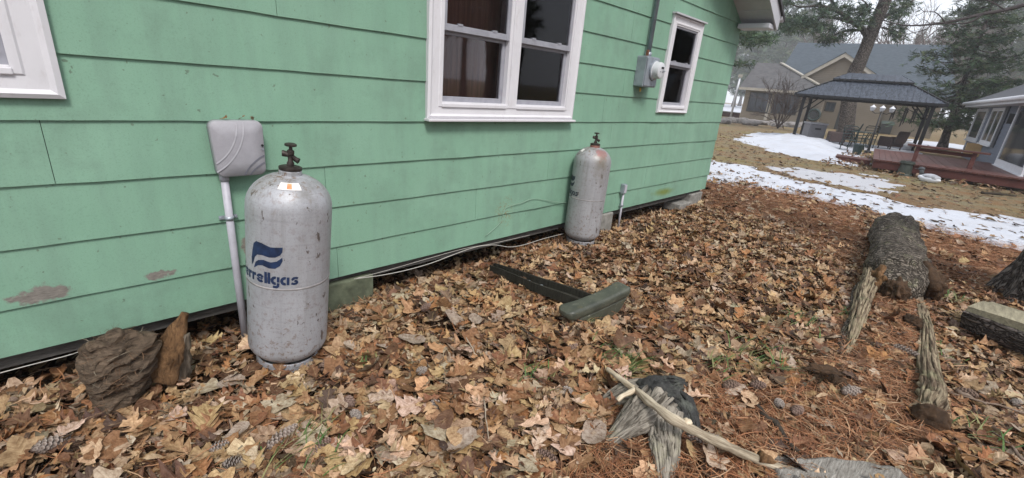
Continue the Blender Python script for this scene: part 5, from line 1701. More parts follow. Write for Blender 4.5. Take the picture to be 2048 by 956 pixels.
mb.build('split_face', M['split'], rl_, smooth='auto')
# ---- SECTION BREAK: background ----

# ------------------------------------------------------------------ neighbour's deck, house and patio
M['deck'] = wood_mat('wet red deck stain', (.075, .032, .027), (.165, .076, .064), (.5, 6, 6), 3, .25)
for nd in M['deck'].node_tree.nodes:
    if nd.type == 'BSDF_PRINCIPLED': nd.inputs['Roughness'].default_value = .38
M['deck_side'] = wood_mat('red deck fascia', (.070, .027, .023), (.125, .050, .043), (1, 1, 6), 3, .3)
M['slate_siding'] = plain('slate blue siding', (.115, .135, .175), .6, .15, 6, stretch=(.3, .3, 4))
M['white3'] = plain('white neighbour trim', (.62, .63, .66), .5, .08, 6)
M['dark_roof'] = plain('charcoal shingles', (.075, .078, .088), .85, .35, 9)
M['roof_blue'] = plain('blue grey shingles', (.055, .070, .085), .85, .3, 7, stretch=(.4, .4, 2.5))
M['roof_brown'] = plain('weathered grey shingles', (.080, .078, .080), .85, .35, 5, stretch=(.5, .5, 2))
M['metal_dark'] = plain('black gazebo metal', (.008, .008, .009), .45, .3, 10)
M['pane_dark'] = plain('dark window pane', (.030, .036, .045), .07, .3, 3, spec=.6, bump=0)
M['wicker'] = plain('dark brown wicker', (.050, .032, .030), .7, .4, 30, bump=.6)
M['green_metal'] = plain('dark green metal', (.018, .033, .030), .5, .3, 20)
M['bin_grey'] = plain('grey storage bin', (.17, .165, .175), .55, .1, 10)
M['card'] = plain('tan cardboard', (.40, .27, .13), .8, .1, 10)
M['lamp_white'] = plain('frosted lantern glass', (.42, .43, .46), .3, .06, 10)
M['bucket'] = plain('dark green planter', (.045, .055, .045), .5, .35, 12)
M['frame_dark'] = plain('dark window frame', (.03, .032, .032), .5, .2, 10)
M['cream'] = plain('cream fascia paint', (.34, .315, .27), .6, .12, 5)
M['rock'] = plain('field stone', (.19, .175, .165), .95, .45, 6, bump=.9)
def tan_siding():
    k = NM('tan lap siding', .6, 0, .3)
    wv = k.n('ShaderNodeTexWave', wave_type='BANDS', bands_direction='Z', wave_profile='SAW')
    wv.inputs['Scale'].default_value = 2.1
    k.l(k.co(), wv.inputs['Vector'])
    n1 = k.noise(.5, 4, .6)
    k.color(k.ramp(n1, [(.3, (.225, .195, .155)), (.7, (.28, .245, .20))]))
    k.bump(wv.outputs[0], 1.0, .05)
    return k.m
M['tan'] = tan_siding()
A7 = R(7)
U = np.array([math.cos(A7), math.sin(A7), 0]); Vv = np.array([math.sin(A7), -math.cos(A7), 0]); ZZ = np.array([0, 0, 1.0])
class Fr:
    def __init__(s, o): s.o = np.array([o[0], o[1], 0.0])
    def __call__(s, u, v, z): return s.o + U * u + Vv * v + ZZ * z
    def box(s, mb, u0, u1, v0, v1, z0, z1):
        return mb.obox(s((u0 + u1) / 2, (v0 + v1) / 2, (z0 + z1) / 2), U * (u1 - u0) / 2, Vv * (v1 - v0) / 2, ZZ * (z1 - z0) / 2)
    def inv(s, p):
        d = np.asarray(p) - s.o
        return float(d @ U), float(d @ Vv), float(d[2])
    def u_plane(s, u, px, py): return s.inv(ON(px, py, s(u, 0, 0), U))
    def v_plane(s, v, px, py): return s.inv(ON(px, py, s(0, v, 0), Vv))
DK = Fr((16.02, 1.70))
deck = thing('red_deck', 'low red stained wooden deck with a step, beside the slate blue house', 'deck', DK(0, 0, 0))
WV = 3.0
nb = 24
for i in range(nb):
    v0 = -.03 + i * .143
    u1 = 4.9 if v0 < WV + .2 else 1.2
    DK.box(MB(), -.03, u1 + .004 * (i % 3), v0, v0 + .137, .285 + .002 * (i % 2), .322 + .002 * (i % 3)).build('deck_board', M['deck'], deck)
DK.box(MB(), .0, .035, 0, 5.5, .085, .282).build('fascia_board', M['deck_side'], deck)
DK.box(MB(), .038, 4.9, 0, .035, .085, .282).build('fascia_board', M['deck_side'], deck)
for v_ in (.3, 2.2, 4.2): DK.box(MB(), .12, .21, v_, v_ + .09, -.05, .282).build('post', M['deck_side'], deck)
for i in range(5): DK.box(MB(), 1.35 + i * .145, 1.35 + i * .145 + .138, -.95, -.05, .135, .165).build('step_board', M['deck'], deck)
DK.box(MB(), 1.36, 1.40, -.94, -.06, .03, .132).build('step_riser', M['deck_side'], deck)
for v_ in (-.9, -.2): DK.box(MB(), 1.45, 2.0, v_, v_ + .05, -.03, .13).build('step_stringer', M['deck_side'], deck)

bench = thing('deck_bench', 'long red plank bench on two trestle legs along the deck', 'bench', DK(1.6, 1.2, .32))
p1, p2 = G(1827, 322, .325), G(1938, 337, .325)
q1, q2 = DK.inv(p1), DK.inv(p2)
bd = nrm(p2 - p1); bn = np.cross(bd, ZZ)
e1, e2 = p1 - bd * .25, p2 + bd * .28
for off in (-.13, .02): MB().bar(e1 + bn * (off + .06) + ZZ * .43, e2 + bn * (off + .06) + ZZ * .43, .135, .045).build('seat_plank', M['deck'], bench)
for p in (p1, p2):
    lg = MB().bar(p - bn * .10, p - bn * .04 + ZZ * .405, .09, .045, tuple(bn)).build('leg', M['deck_side'], bench)
    MB().bar(p + bn * .13, p + bn * .06 + ZZ * .405, .09, .045, tuple(bn)).build('leg', M['deck_side'], bench)
    MB().bar(p - bn * .17 + ZZ * .03, p + bn * .20 + ZZ * .03, .09, .06).build('foot', M['deck_side'], bench)
MB().bar(p1 + ZZ * .33, p2 + ZZ * .33, .04, .09).build('stretcher', M['deck_side'], bench)
cb = thing('cardboard_box', 'plain tan cardboard box standing on the deck behind the bench', 'box', (0, 0, 0))
cp = AT(1956, 303, np.hypot(*G(1956, 314, .33)[:2])); cp[2] = .33
cb.location = cp
MB().obox(cp + ZZ * .225, bd * .36, bn * .2, ZZ * .22).build('carton', M['card'], cb)
for s_ in (-1, 1): MB().obox(cp + ZZ * .450 + bn * .1 * s_, bd * .355, bn * .095, ZZ * .004 + bn * .002).build('flap', M['card'], cb)
MB().obox(cp + ZZ * .27 - bn * .202, bd * .07, bn * .002, ZZ * .03).build('handle_hole', M['wicker'], cb)

bk = thing('green_planter', 'flared dark green planter on the lawn in front of the deck', 'planter', G(1806, 350))
MB().lathe([(.19, 0), (.185, .03), (.165, .05), (.14, .30), (.155, .31), (.16, .37), (.15, .375), (.13, .30), (.0, .28)], 20).build('pot', M['bucket'], bk, smooth='auto', local=True)
MB().lathe([(.165, .30), (.17, .31), (.17, .34), (.165, .35)], 20).build('rim', M['bucket'], bk, smooth='auto', local=True)

# duck decoy on the grass: one continuous body with bill
dp = G(1855, 364)
dk_ = thing('duck_decoy', 'grey and white duck decoy sitting on the grass before the deck', 'decoy', dp)
mb = blob(MB(), (0, 0, .08), (.24, .12, .10), .08, 1.5, (0, 0, 0), 4, 3)
mb.v = [(x, y, z + (.10 * max(0, -x - .15) * 2)) for x, y, z in mb.v]
M['decoy'] = plain('decoy grey paint', (.36, .37, .40), .6, .45, 9)
M['decoy_white'] = plain('decoy white paint', (.66, .68, .72), .6, .1, 9)
mb.build('body', M['decoy_white'], dk_, smooth=True, local=True)
blob(MB(), (.03, 0, .125), (.20, .115, .085), .10, 2, (0, 0, 0), 3, 5).build('wing', M['decoy'], dk_, smooth=True, local=True)
hb = MB().tube([(-.17, 0, .13), (-.20, 0, .21), (-.21, 0, .27)], [.055, .045, .05], 12)
blob(hb, (-.225, 0, .285), (.075, .055, .055), .05, 2, (0, 0, 0), 3, 2)
hb.build('head', plain('decoy dark head', (.05, .055, .06), .6, .3, 9), dk_, smooth=True, local=True)
MB().tube([(-.28, 0, .275), (-.37, 0, .262)], [.026, .012], 8, True, 0, 6, .5).build('bill', M['frame_dark'], dk_, smooth=True, local=True)
dk_.rotation_euler = (0, 0, R(-115))

# slate blue house
sh = thing('slate_house', 'slate blue sided house with white trimmed windows standing on the red deck', 'house', DK(6, WV, 0))
HU0, HU1 = .9, 11.1
zb, zt = .10, 2.32
nbd = 13; hgt = (zt - zb) / nbd
_, _, _ = DK.v_plane(WV, 1940, 290)
for i in range(nbd):
    z0 = zb + i * hgt
    mb = MB().prism([(0, z0), (-.023, z0), (-.004, z0 + hgt + .004), (0, z0 + hgt + .004)], DK(HU0, WV, 0), Vv, ZZ, U * (HU1 - HU0))
    mb.build('siding_board', M['slate_siding'], sh)
DK.box(MB(), HU0 + .02, HU1 - .02, WV + .003, WV + 5.5, zb, zt).build('wall', M['slate_siding'], sh)
DK.box(MB(), HU1 - .09, HU1 + .012, WV - .035, WV + .05, zb, zt).build('corner_trim', M['white3'], sh)
def slate_opening(pxl, pxr, zl, zh, name, panes, door=False):
    ua = DK.v_plane(WV - .03, pxl, 270)[0]; ub = DK.v_plane(WV - .03, pxr, 270)[0]
    u0, u1 = min(ua, ub), max(ua, ub)
    wdt = .11
    mb = MB()
    DK.box(mb, u0, u0 + wdt, WV - .06, WV - .01, zl, zh); DK.box(mb, u1 - wdt, u1, WV - .06, WV - .01, zl, zh)
    DK.box(mb, u0 + wdt, u1 - wdt, WV - .06, WV - .01, zh - wdt, zh); DK.box(mb, u0 + wdt, u1 - wdt, WV - .06, WV - .01, zl, zl + (.18 if door else wdt))
    o = mb.build(name, M['white3'], sh)
    for j in range(panes):
        a0 = u0 + wdt + (u1 - u0 - 2 * wdt) * j / panes; a1 = u0 + wdt + (u1 - u0 - 2 * wdt) * (j + 1) / panes
        DK.box(MB(), a0 + .002, a1 - .002, WV - .035, WV - .025, zl + (.185 if door else wdt) + .002, zh - wdt - .002).build('pane', M['pane_dark'], o)
        if j: DK.box(MB(), a0 - .03, a0 + .03, WV - .055, WV - .036, zl + wdt + .003, zh - wdt - .003).build('mullion', M['white3'], o)
    DK.box(MB(), u0 - .05, u1 + .05, WV - .10, WV - .012, zl - .05, zl - .004).build('sill', M['white3'], o)
    return u0, u1
u0, u1 = slate_opening(1936, 1957, .82, 2.05, 'window', 1)
u2, u3 = slate_opening(1966, 1990, .82, 2.05, 'window', 2)
for a0, a1 in ((u2 - .55, u2 - .08),):
    DK.box(MB(), a0, a1, WV - .05, WV - .012, .78, 2.08).build('shutter', plain('charcoal shutter', (.04, .045, .055), .6, .3, 6, stretch=(1, 1, 10)), sh)
d0, d1 = slate_opening(2016, 2082, .345, 2.18, 'door', 1, True)
DK.box(MB(), d1 + .1, d1 + .22, WV - .16, WV - .02, 1.55, 1.85).build('wall_lamp', M['frame_dark'], sh)
# roof with eave to the deck and a hip towards the back
ev, ez = WV - .42, 2.28
rz = 4.5
E0, E1 = DK(HU0 - .4, ev, ez), DK(HU1 + .35, ev, ez)
Rg0, Rg1 = DK(HU0 - .4, WV + 3.2, rz), DK(HU1 - 2.2, WV + 3.2, rz)
Bk = DK(HU1 + .35, WV + 6.8, ez); Bk0 = DK(HU0 - .4, WV + 6.8, ez)
mb = MB().add([E0, E1, Rg1, Rg0, Bk, Bk0] + [p - ZZ * .05 for p in (E0, E1, Rg1, Rg0, Bk, Bk0)], [(0, 1, 2, 3), (1, 4, 2), (3, 2, 4, 5), (6, 7, 1, 0), (7, 10, 4, 1), (0, 3, 5, 11, 9, 6), (8, 7, 6, 9), (8, 10, 7), (9, 11, 10, 8)])
mb.build('roof', M['dark_roof'], sh)
DK.box(MB(), HU0 - .38, HU1 + .33, ev - .03, ev + .0, ez - .20, ez - .002).build('fascia_board', M['white3'], sh)
DK.box(MB(), HU0 - .38, HU1 + .33, ev + .003, WV + .03, ez - .19, ez - .16).build('soffit', M['white3'], sh)
mb = MB().tube([DK(HU0 - .4, ev - .09, ez - .08), DK(HU1 + .38, ev - .09, ez - .06)], .06, 10); mb.build('gutter', M['white3'], sh, smooth=True)

# gazebo ------------------------------------------------------------------
GZ_ = Fr((24.92, 5.94))
GWV, GDU, GE = 4.55, 2.75, 1.98
gz = thing('gazebo', 'black metal gazebo with a two tier ribbed roof in the neighbour\'s yard', 'gazebo', GZ_(1.3, 2.3, 0))
for u_ in (0, GDU):
    for v_ in (0, GWV):
        GZ_.box(MB(), u_ - .065, u_ + .065, v_ - .065, v_ + .065, -.05, GE).build('post', M['metal_dark'], gz)
        GZ_.box(MB(), u_ - .11, u_ + .11, v_ - .11, v_ + .11, 0, .05).build('post_foot', M['metal_dark'], gz)
        sv = 1 if v_ == 0 else -1; su = 1 if u_ == 0 else -1
        MB().bar(GZ_(u_, v_ + sv * .06, GE - .55), GZ_(u_, v_ + sv * .55, GE - .03), .05, .05).build('brace', M['metal_dark'], gz)
        MB().bar(GZ_(u_ + su * .06, v_, GE - .55), GZ_(u_ + su * .55, v_, GE - .03), .05, .05).build('brace', M['metal_dark'], gz)
for u_ in (0, GDU): GZ_.box(MB(), u_ - .05, u_ + .05, -.02, GWV + .02, GE - .02, GE + .13).build('beam', M['metal_dark'], gz)
for v_ in (0, GWV): GZ_.box(MB(), .06, GDU - .06, v_ - .05, v_ + .05, GE - .015, GE + .125).build('beam', M['metal_dark'], gz)
km = NM('wet ribbed metal roof', .4, .0, .3)
n1 = km.noise(7, 7, .75, km.co(scale=(1, 2.2, 1)))
km.color(km.ramp(n1, [(.38, (.010, .013, .020)), (.62, (.085, .10, .128))])); km.rough(km.ramp(n1, [(.35, .28), (.65, .55)])); km.bump(n1, .25, .02)
M['metal_roof'] = km.m
def hip(e0, e1, top0, top1, n, nm):
    """One slope of ribbed panels between an eave line and a top line."""
    e0, e1, top0, top1 = map(V3, (e0, e1, top0, top1))
    nv = nrm(np.cross(e1 - e0, top0 - e0)); nv = nv if nv[2] > 0 else -nv
    L = np.linalg.norm(e1 - e0); ed = (e1 - e0) / L
    a0 = np.dot(top0 - e0, ed); a1 = np.dot(top1 - e0, ed)
    slope = (top0 - e0) - ed * a0
    def sl(x):                       # how far up the slope the panel edge at x runs
        if x < a0: return x / a0
        if x > a1: return (L - x) / (L - a1)
        return 1.0
    xs = sorted({L * i / n for i in range(n + 1)})
    for x0, x1 in zip(xs[:-1], xs[1:]):
        cut = [x0] + [c for c in (a0, a1) if x0 < c < x1] + [x1]
        base = [e0 + ed * x for x in (x0 + .004, x1 - .004)]
        top = [e0 + ed * x + slope * min(1, max(0.001, sl(x))) for x in reversed(cut)]
        pts = base + top
        m = len(pts)
        mb = MB().add(pts + [p + nv * .012 for p in pts], [tuple(range(m)), tuple(range(2 * m - 1, m - 1, -1))] + [(i, (i + 1) % m, m + (i + 1) % m, m + i) for i in range(m)])
        r0 = e0 + ed * x0; r1 = e0 + ed * x0 + slope * max(.02, sl(x0))
        mb.bar(r0 + nv * .018, r1 + nv * .018, .032, .036, tuple(nv))
        mb.build('roof_panel', M['metal_roof'], gz)
def tier(u0, u1, v0, v1, ze, tu0, tu1, tv0, tv1, zt, n, m):
    c = lambda u, v, z: GZ_(u, v, z)
    hip(c(u0, v0, ze), c(u0, v1, ze), c(tu0, tv0, zt), c(tu0, tv1, zt), n, 'f')
    hip(c(u1, v1, ze), c(u1, v0, ze), c(tu1, tv1, zt), c(tu1, tv0, zt), n, 'b')
    hip(c(u0, v1, ze), c(u1, v1, ze), c(tu0, tv1, zt), c(tu1, tv1, zt), m, 'r')
    hip(c(u1, v0, ze), c(u0, v0, ze), c(tu1, tv0, zt), c(tu0, tv0, zt), m, 'l')
tier(-.38, GDU + .38, -.38, GWV + .38, GE + .10, .85, GDU - .85, 1.05, GWV - 1.05, 2.86, 24, 13)
tier(.62, GDU - .62, .85, GWV - .85, 2.86, 1.30, GDU - 1.30, 1.35, GWV - 1.35, 3.16, 13, 7)
for (a, b) in (((-.38, -.38), (-.38, GWV + .38)), ((GDU + .38, -.38), (GDU + .38, GWV + .38)), ((-.38, -.38), (GDU + .38, -.38)), ((-.38, GWV + .38), (GDU + .38, GWV + .38))):
    MB().bar(GZ_(*a, GE + .065), GZ_(*b, GE + .065), .04, .10).build('eave_trim', M['metal_dark'], gz)
for (a, b) in (((.62, .85), (.62, GWV - .85)), ((GDU - .62, .85), (GDU - .62, GWV - .85)), ((.62, .85), (GDU - .62, .85)), ((.62, GWV - .85), (GDU - .62, GWV - .85))):
    MB().bar(GZ_(*a, 2.835), GZ_(*b, 2.835), .03, .075).build('vent_trim', M['metal_dark'], gz)
for a, b in (((-.38, -.38), (.85, 1.05)), ((-.38, GWV + .38), (.85, GWV - 1.05)), ((GDU + .38, -.38), (GDU - .85, 1.05)), ((GDU + .38, GWV + .38), (GDU - .85, GWV - 1.05))):
    MB().bar(GZ_(*a, GE + .125), GZ_(*b, 2.885), .07, .05).build('hip_cap', M['metal_dark'], gz)
# hanging chimes
for i, (v_, ln_) in enumerate(((3.35, .55), (3.75, .75), (4.05, .6))):
    wc = thing('wind_chime', ['short dark wind chime hanging under the gazebo beam near the lantern post', 'longest dark wind chime hanging under the gazebo beam', 'dark wind chime nearest the gazebo corner post'][i], 'wind chime', GZ_(0, v_, GE - .03), group='wind chimes under the gazebo')
    MB().tube([GZ_(0, v_, GE - .02), GZ_(0, v_, GE - .16)], .008, 6).build('cord', M['metal_dark'], wc)
    MB().lathe([(.01, .02), (.07, .0), (.07, -.02), (.01, -.02)], 12, tuple(GZ_(0, v_, GE - .16))).build('disc', M['metal_dark'], wc)
    for j in range(5):
        a = j * 1.2566
        MB().tube([GZ_(.05 * math.cos(a), v_ + .05 * math.sin(a), GE - .18), GZ_(.05 * math.cos(a), v_ + .05 * math.sin(a), GE - .16 - ln_ * (.7 + .08 * j))], .012, 6).build('chime_tube', M['metal_dark'], wc)

# lantern post ---------------------------------------------------------------
lpb = AT(1736, 302, 23.2); lpb[2] = 0
lp = thing('lantern_post', 'thin black lamp post with three white lanterns in front of the gazebo', 'lamp post', lpb)
H_ = 1.5 + (AT(1762, 219, 23.2)[2] - 1.5)
MB().tube([(0, 0, 0), (0, 0, .5), (0, 0, H_)], [.05, .034, .028], 12).build('post', M['metal_dark'], lp, smooth=True, local=True)
MB().lathe([(.13, 0), (.12, .05), (.06, .10), (.05, .16)], 16).build('base', M['metal_dark'], lp, smooth='auto', local=True)
for j in range(3):
    a = R(20 + 120 * j) if j else R(83)
    a = [R(97), R(-83), R(187)][j]
    x, y = .30 * math.cos(a), .30 * math.sin(a)
    if j == 2: x, y = 0.02, 0.0
    if j < 2: MB().tube([(0, 0, H_ - .12), (x * .6, y * .6, H_ - .16), (x, y, H_ - .08)], .014, 8).build('arm', M['metal_dark'], lp, smooth=True, local=True)
    ln_ = MB().lathe([(.04, .0), (.075, .04), (.088, .13), (.075, .135)], 8, (x, y, H_ - .08)).build('lantern', M['lamp_white'], lp, smooth='auto', local=True)
    MB().lathe([(.105, .0), (.10, .015), (.04, .06), (.01, .10)], 8, (x, y, H_ + .057)).build('lantern_cap', M['white3'], ln_, smooth='auto', local=True)

# patio furniture ------------------------------------------------------------
bn_ = thing('storage_bin', 'grey plastic storage bin with a handle slot under the gazebo', 'storage bin', G(1630, 284))
s_ = nrm(G(1651, 285) - G(1609, 281)); t_ = np.cross(ZZ, s_); p = V3(G(1630, 284)) + t_ * .4
MB().obox(p + ZZ * .40, s_ * .38, t_ * .32, ZZ * .40).build('body', M['bin_grey'], bn_, bevel=.03)
MB().obox(p + ZZ * .84, s_ * .41, t_ * .35, ZZ * .04).build('lid', plain('pale bin lid', (.30, .295, .31), .5, .1, 10), bn_, bevel=.02)
MB().obox(p + ZZ * .60 - t_ * .322, s_ * .13, t_ * .006, ZZ * .04).build('handle_slot', M['black'], bn_)
def armchair(name, px_, py_, yaw, mat, label, solid=True):
    b = G(px_, py_)
    t = thing(name, label, 'chair', b, (0, 0, yaw), 'chairs under the gazebo')
    kw = dict(parent=t, local=True)
    if solid:
        MB().box(-.30, .30, -.30, .28, .20, .42).build('seat', mat, bevel=.03, **kw)
        mb = MB().prism(rounded(-.32, .32, .36, .88, .08, 4), (0, .26, 0), (1, 0, 0), (0, .16, 1), (0, .07, .0)); mb.build('backrest', mat, bevel=.02, **kw)
        for x in (-.34, .34):
            MB().box(x - .045, x + .045, -.30, .30, .18, .60).build('arm', mat, bevel=.03, **kw)
        for x in (-.3, .3):
            for y in (-.26, .26): MB().tube([(x, y, 0), (x, y, .22)], .025, 8).build('leg', mat, **kw)
    else:
        MB().box(-.25, .25, -.25, .25, .42, .445).build('seat', mat, **kw)
        bf = MB().tube([(-.26, .26, 0), (-.26, .28, .45), (-.27, .38, .92), (-.2, .40, .98), (.2, .40, .98), (.27, .38, .92), (.26, .28, .45), (.26, .26, 0)], .018, 8).build('back_frame', mat, smooth=True, **kw)
        for k in range(4):
            z = .56 + .11 * k
            MB().tube([(-.26, .29 + (z - .45) * .21, z), (0, .32 + (z - .45) * .21, z + .01), (.26, .29 + (z - .45) * .21, z)], .014, 6).build('slat', mat, **kw)
        for x in (-.27, .27):
            MB().tube([(x, -.25, 0), (x, -.25, .64), (x, -.20, .67), (x, .32, .66)], .018, 8).build('arm', mat, smooth=True, **kw)
    return t
armchair('wicker_chair', 1667, 291, R(200), M['wicker'], 'dark wicker armchair next to the grey storage bin')
armchair('wicker_chair', 1776, 301, R(150), M['wicker'], 'dark brown wicker armchair alone at the back of the deck')
armchair('metal_chair', 1700, 303, R(70), M['green_metal'], 'green metal chair in front of the patio table', False)
armchair('metal_chair', 1725, 297, R(255), M['green_metal'], 'green metal chair beside the lantern post foot', False)
armchair('metal_chair', 1694, 286, R(190), M['green_metal'], 'green metal chair behind the patio table', False)
pb = G(1712, 297)
tb = thing('patio_table', 'round dark green patio table among the metal chairs', 'table', pb)
MB().lathe([(.02, .70), (.52, .70), (.53, .715), (.52, .73), (.02, .73)], 24).build('tabletop', M['green_metal'], tb, smooth='auto', local=True)
for j in range(4):
    a = R(45 + 90 * j)
    MB().tube([(.45 * math.cos(a), .45 * math.sin(a), 0), (.30 * math.cos(a), .30 * math.sin(a), .40), (.42 * math.cos(a), .42 * math.sin(a), .70)], .02, 8).build('leg', M['green_metal'], tb, smooth=True, local=True)
pl = thing('dark_planter', 'dark flower pot standing at the snow edge before the metal chairs', 'planter', G(1712, 309))
MB().lathe([(.13, 0), (.17, .33), (.18, .33), (.18, .37), (.15, .37), (.13, .30), (.01, .29)], 18).build('pot', M['green_metal'], pl, smooth='auto', local=True)
cu = blob(MB(), tuple(G(1802, 300) + ZZ * .22), (.42, .3, .2), .15, 1.5, (0, 0, .5), 4, 3, .5).build('snow_heap', M['snow'], None, smooth=True)
tag(cu, 'white heap of snow left on the deck corner behind the bench', 'snow')

# tan house ------------------------------------------------------------------
TH = Fr((44.15, 15.19))
th = thing('tan_house', 'tan sided house with blue grey roofs and a front gable beyond the gazebo', 'house', TH(4, 6, 0))
vr = TH.u_plane(0, 1640, 225)[1]
ezl = TH.u_plane(-.4, 1482, 174)[2]; ezr = TH.u_plane(-.4, 1634, 184)[2]
ez = (ezl + ezr) / 2
TH.box(MB(), 0, 6, 0, vr, -.1, ez - .02).build('wall', M['tan'], th)
ra, rb_ = TH.u_plane(3, 1515, 126), TH.u_plane(3, 1563, 126)
rz_ = (ra[2] + rb_[2]) / 2
e = [TH(-.5, -.5, ez), TH(-.5, vr + .5, ez), TH(7, vr + .5, ez), TH(7, -.5, ez), TH(3, ra[1], rz_), TH(3, rb_[1], rz_)]
MB().add(e, [(0, 1, 5, 4), (1, 2, 5), (2, 3, 4, 5), (3, 0, 4), (3, 2, 1, 0)]).build('hip_roof', M['roof_brown'], th)
TH.box(MB(), -.53, -.505, -.5, vr + .5, ez - .22, ez - .005).build('fascia_board', M['cream'], th)
MB().bar(e[1] + ZZ * .04, e[5] + ZZ * .04, .35, .10).build('hip_cap', M['cream'], th)
def t_window(u, pl, pr, pt, pb_, panes, name='window'):
    a = TH.u_plane(u, pl, pt); b = TH.u_plane(u, pr, pb_); c = TH.u_plane(u, pl, pb_)
    v0, v1 = sorted((c[1], b[1])); z0, z1 = min(b[2], c[2]), a[2]
    mb = MB(); fw = .10
    TH.box(mb, u - .06, u - .002, v0, v0 + fw, z0, z1); TH.box(mb, u - .06, u - .005, v1 - fw, v1, z0, z1)
    TH.box(mb, u - .06, u - .005, v0 + fw, v1 - fw, z1 - fw, z1); TH.box(mb, u - .06, u - .005, v0 + fw, v1 - fw, z0, z0 + fw)
    o = mb.build(name, M['frame_dark'], th)
    for j in range(panes):
        a0 = v0 + fw + (v1 - v0 - 2 * fw) * j / panes; a1 = v0 + fw + (v1 - v0 - 2 * fw) * (j + 1) / panes
        TH.box(MB(), u - .030, u - .02, a0 + .003, a1 - .003, z0 + fw + .003, z1 - fw - .003).build('pane', M['pane_dark'], o)
        if j: TH.box(MB(), u - .055, u - .031, a0 - .04, a0 + .04, z0 + fw + .004, z1 - fw - .004).build('mullion', M['frame_dark'], o)
    return v0, v1, z0, z1
t_window(0, 1492, 1536, 183, 222, 3)
w2 = t_window(0, 1541, 1592, 187, 226, 3)
v_m = TH.u_plane(0, 1539, 205)[1]
TH.box(MB(), -.05, -.004, v_m - .12, v_m + .12, .2, ez - .23).build('trim', M['cream'], th)
def lap_siding(u, v_lo, v_hi, z0, z1, ex=.16):
    mb = MB()
    z = z0
    while z < z1 - .02:
        zt_ = min(z + ex, z1)
        a, b = v_lo(zt_), v_hi(zt_)
        if b - a > .1:
            mb.prism([(0, z), (-.019, z), (-.003, zt_), (0, zt_)], TH(u, a, 0), U, ZZ, Vv * (b - a))
        z += ex
    mb.build('lap_siding', M['tan'], th, kind='stuff')
lap_siding(-.001, lambda z: .02, lambda z: vr - .02, 0, ez - .25)
UG = 1.5
pk, gl, gr = TH.u_plane(UG, 1692, 107), TH.u_plane(UG, 1604, 153), TH.u_plane(UG, 1792, 178)
gel = gl[2]; ger = gr[2]
vl2 = vr + .02; vr2 = gr[1] - .3
def gz_at(v): return gel + (pk[2] - gel) * (v - gl[1]) / (pk[1] - gl[1]) if v < pk[1] else ger + (pk[2] - ger) * (v - gr[1]) / (pk[1] - gr[1])
MB().prism([(gl[1] + .25, -.1), (vr2, -.1), (vr2, gz_at(vr2)), (pk[1], pk[2]), (gl[1] + .25, gz_at(gl[1] + .25))], TH(UG, 0, 0), Vv, ZZ, U * 6).build('gable_wall', M['tan'], th)
lap_siding(UG - .001, lambda z: max(vr + .05, gl[1] + .3 + (pk[1] - gl[1]) * max(0, (z - gel) / (pk[2] - gel))), lambda z: min(vr2, gr[1] - (gr[1] - pk[1]) * max(0, (z - ger) / (pk[2] - ger))), 0, pk[2] - .3)
for (a, b) in (((gl[1], gel), (pk[1], pk[2])), ((pk[1], pk[2]), (gr[1], ger))):
    MB().bar(TH(UG - .35, a[0], a[1] - .02), TH(UG - .35, b[0], b[1] - .02), .06, .34, tuple(U)).build('rake_board', M['cream'], th) if False else \
        MB().prism([(a[0], a[1] - .30), (b[0], b[1] - .30), (b[0], b[1] + .02), (a[0], a[1] + .02)], TH(UG - .38, 0, 0), Vv, ZZ, U * .05).build('rake_board', M['cream'], th)
    MB().add([TH(UG - .42, a[0], a[1] + .025), TH(UG - .42, b[0], b[1] + .025), TH(UG + 8, b[0], b[1] + .025), TH(UG + 8, a[0], a[1] + .025),
              TH(UG - .42, a[0], a[1] - .05 + .07), TH(UG - .42, b[0], b[1] + .10), TH(UG + 8, b[0], b[1] + .10), TH(UG + 8, a[0], a[1] + .10)], [(0, 1, 2, 3), (7, 6, 5, 4), (0, 4, 5, 1), (1, 5, 6, 2), (2, 6, 7, 3), (3, 7, 4, 0)]).build('gable_roof', M['roof_blue'], th)
m0, m1 = TH.u_plane(9, 1596, 87), TH.u_plane(9, 1905, 88)
mz = (m0[2] + m1[2]) / 2
ml = TH.u_plane(3, 1570, 131)
me_ = 3.0
u_e = 2.6
MB().add([TH(u_e, m0[1] - .3, me_), TH(u_e, m1[1] + 1, me_), TH(9, m1[1], mz), TH(9, m0[1], mz), TH(15.5, m1[1] + 1, me_), TH(15.5, m0[1] - .3, me_)], [(0, 1, 2, 3), (3, 2, 4, 5), (0, 3, 5), (1, 4, 2), (0, 5, 4, 1)]).build('main_roof', M['roof_blue'], th)
TH.box(MB(), 3.2, 15, vr2 + .05, m1[1] + .4, -.1, me_ - .01).build('wall', M['tan'], th)
t_window(UG, 1648, 1668, 203, 222, 2)
dv = TH.u_plane(UG, 1686, 240)[1]
TH.box(MB(), UG - .05, UG - .004, dv - .45, dv + .45, 0, 2.05).build('door', M['frame_dark'], th)
hr = thing('hose_reel', 'round dark hose reel mounted on the tan house wall', 'hose reel', TH(UG, TH.u_plane(UG, 1627, 233)[1], .8))
pc = TH(UG - .08, TH.u_plane(0, 1627, 233)[1], 1.0)
ringp = [pc + Vv * .42 * math.cos(a) + ZZ * .42 * math.sin(a) for a in np.linspace(0, 6.2832, 25)]
pc_ok = MB().tube([q - U * 1.6 for q in ringp], .10, 8, False).build('hose_coil', M['green_metal'], hr, smooth=True)
MB().tube([pc - U * 1.62, pc - U * 1.5], .30, 16).build('drum', M['frame_dark'], hr, smooth='auto')
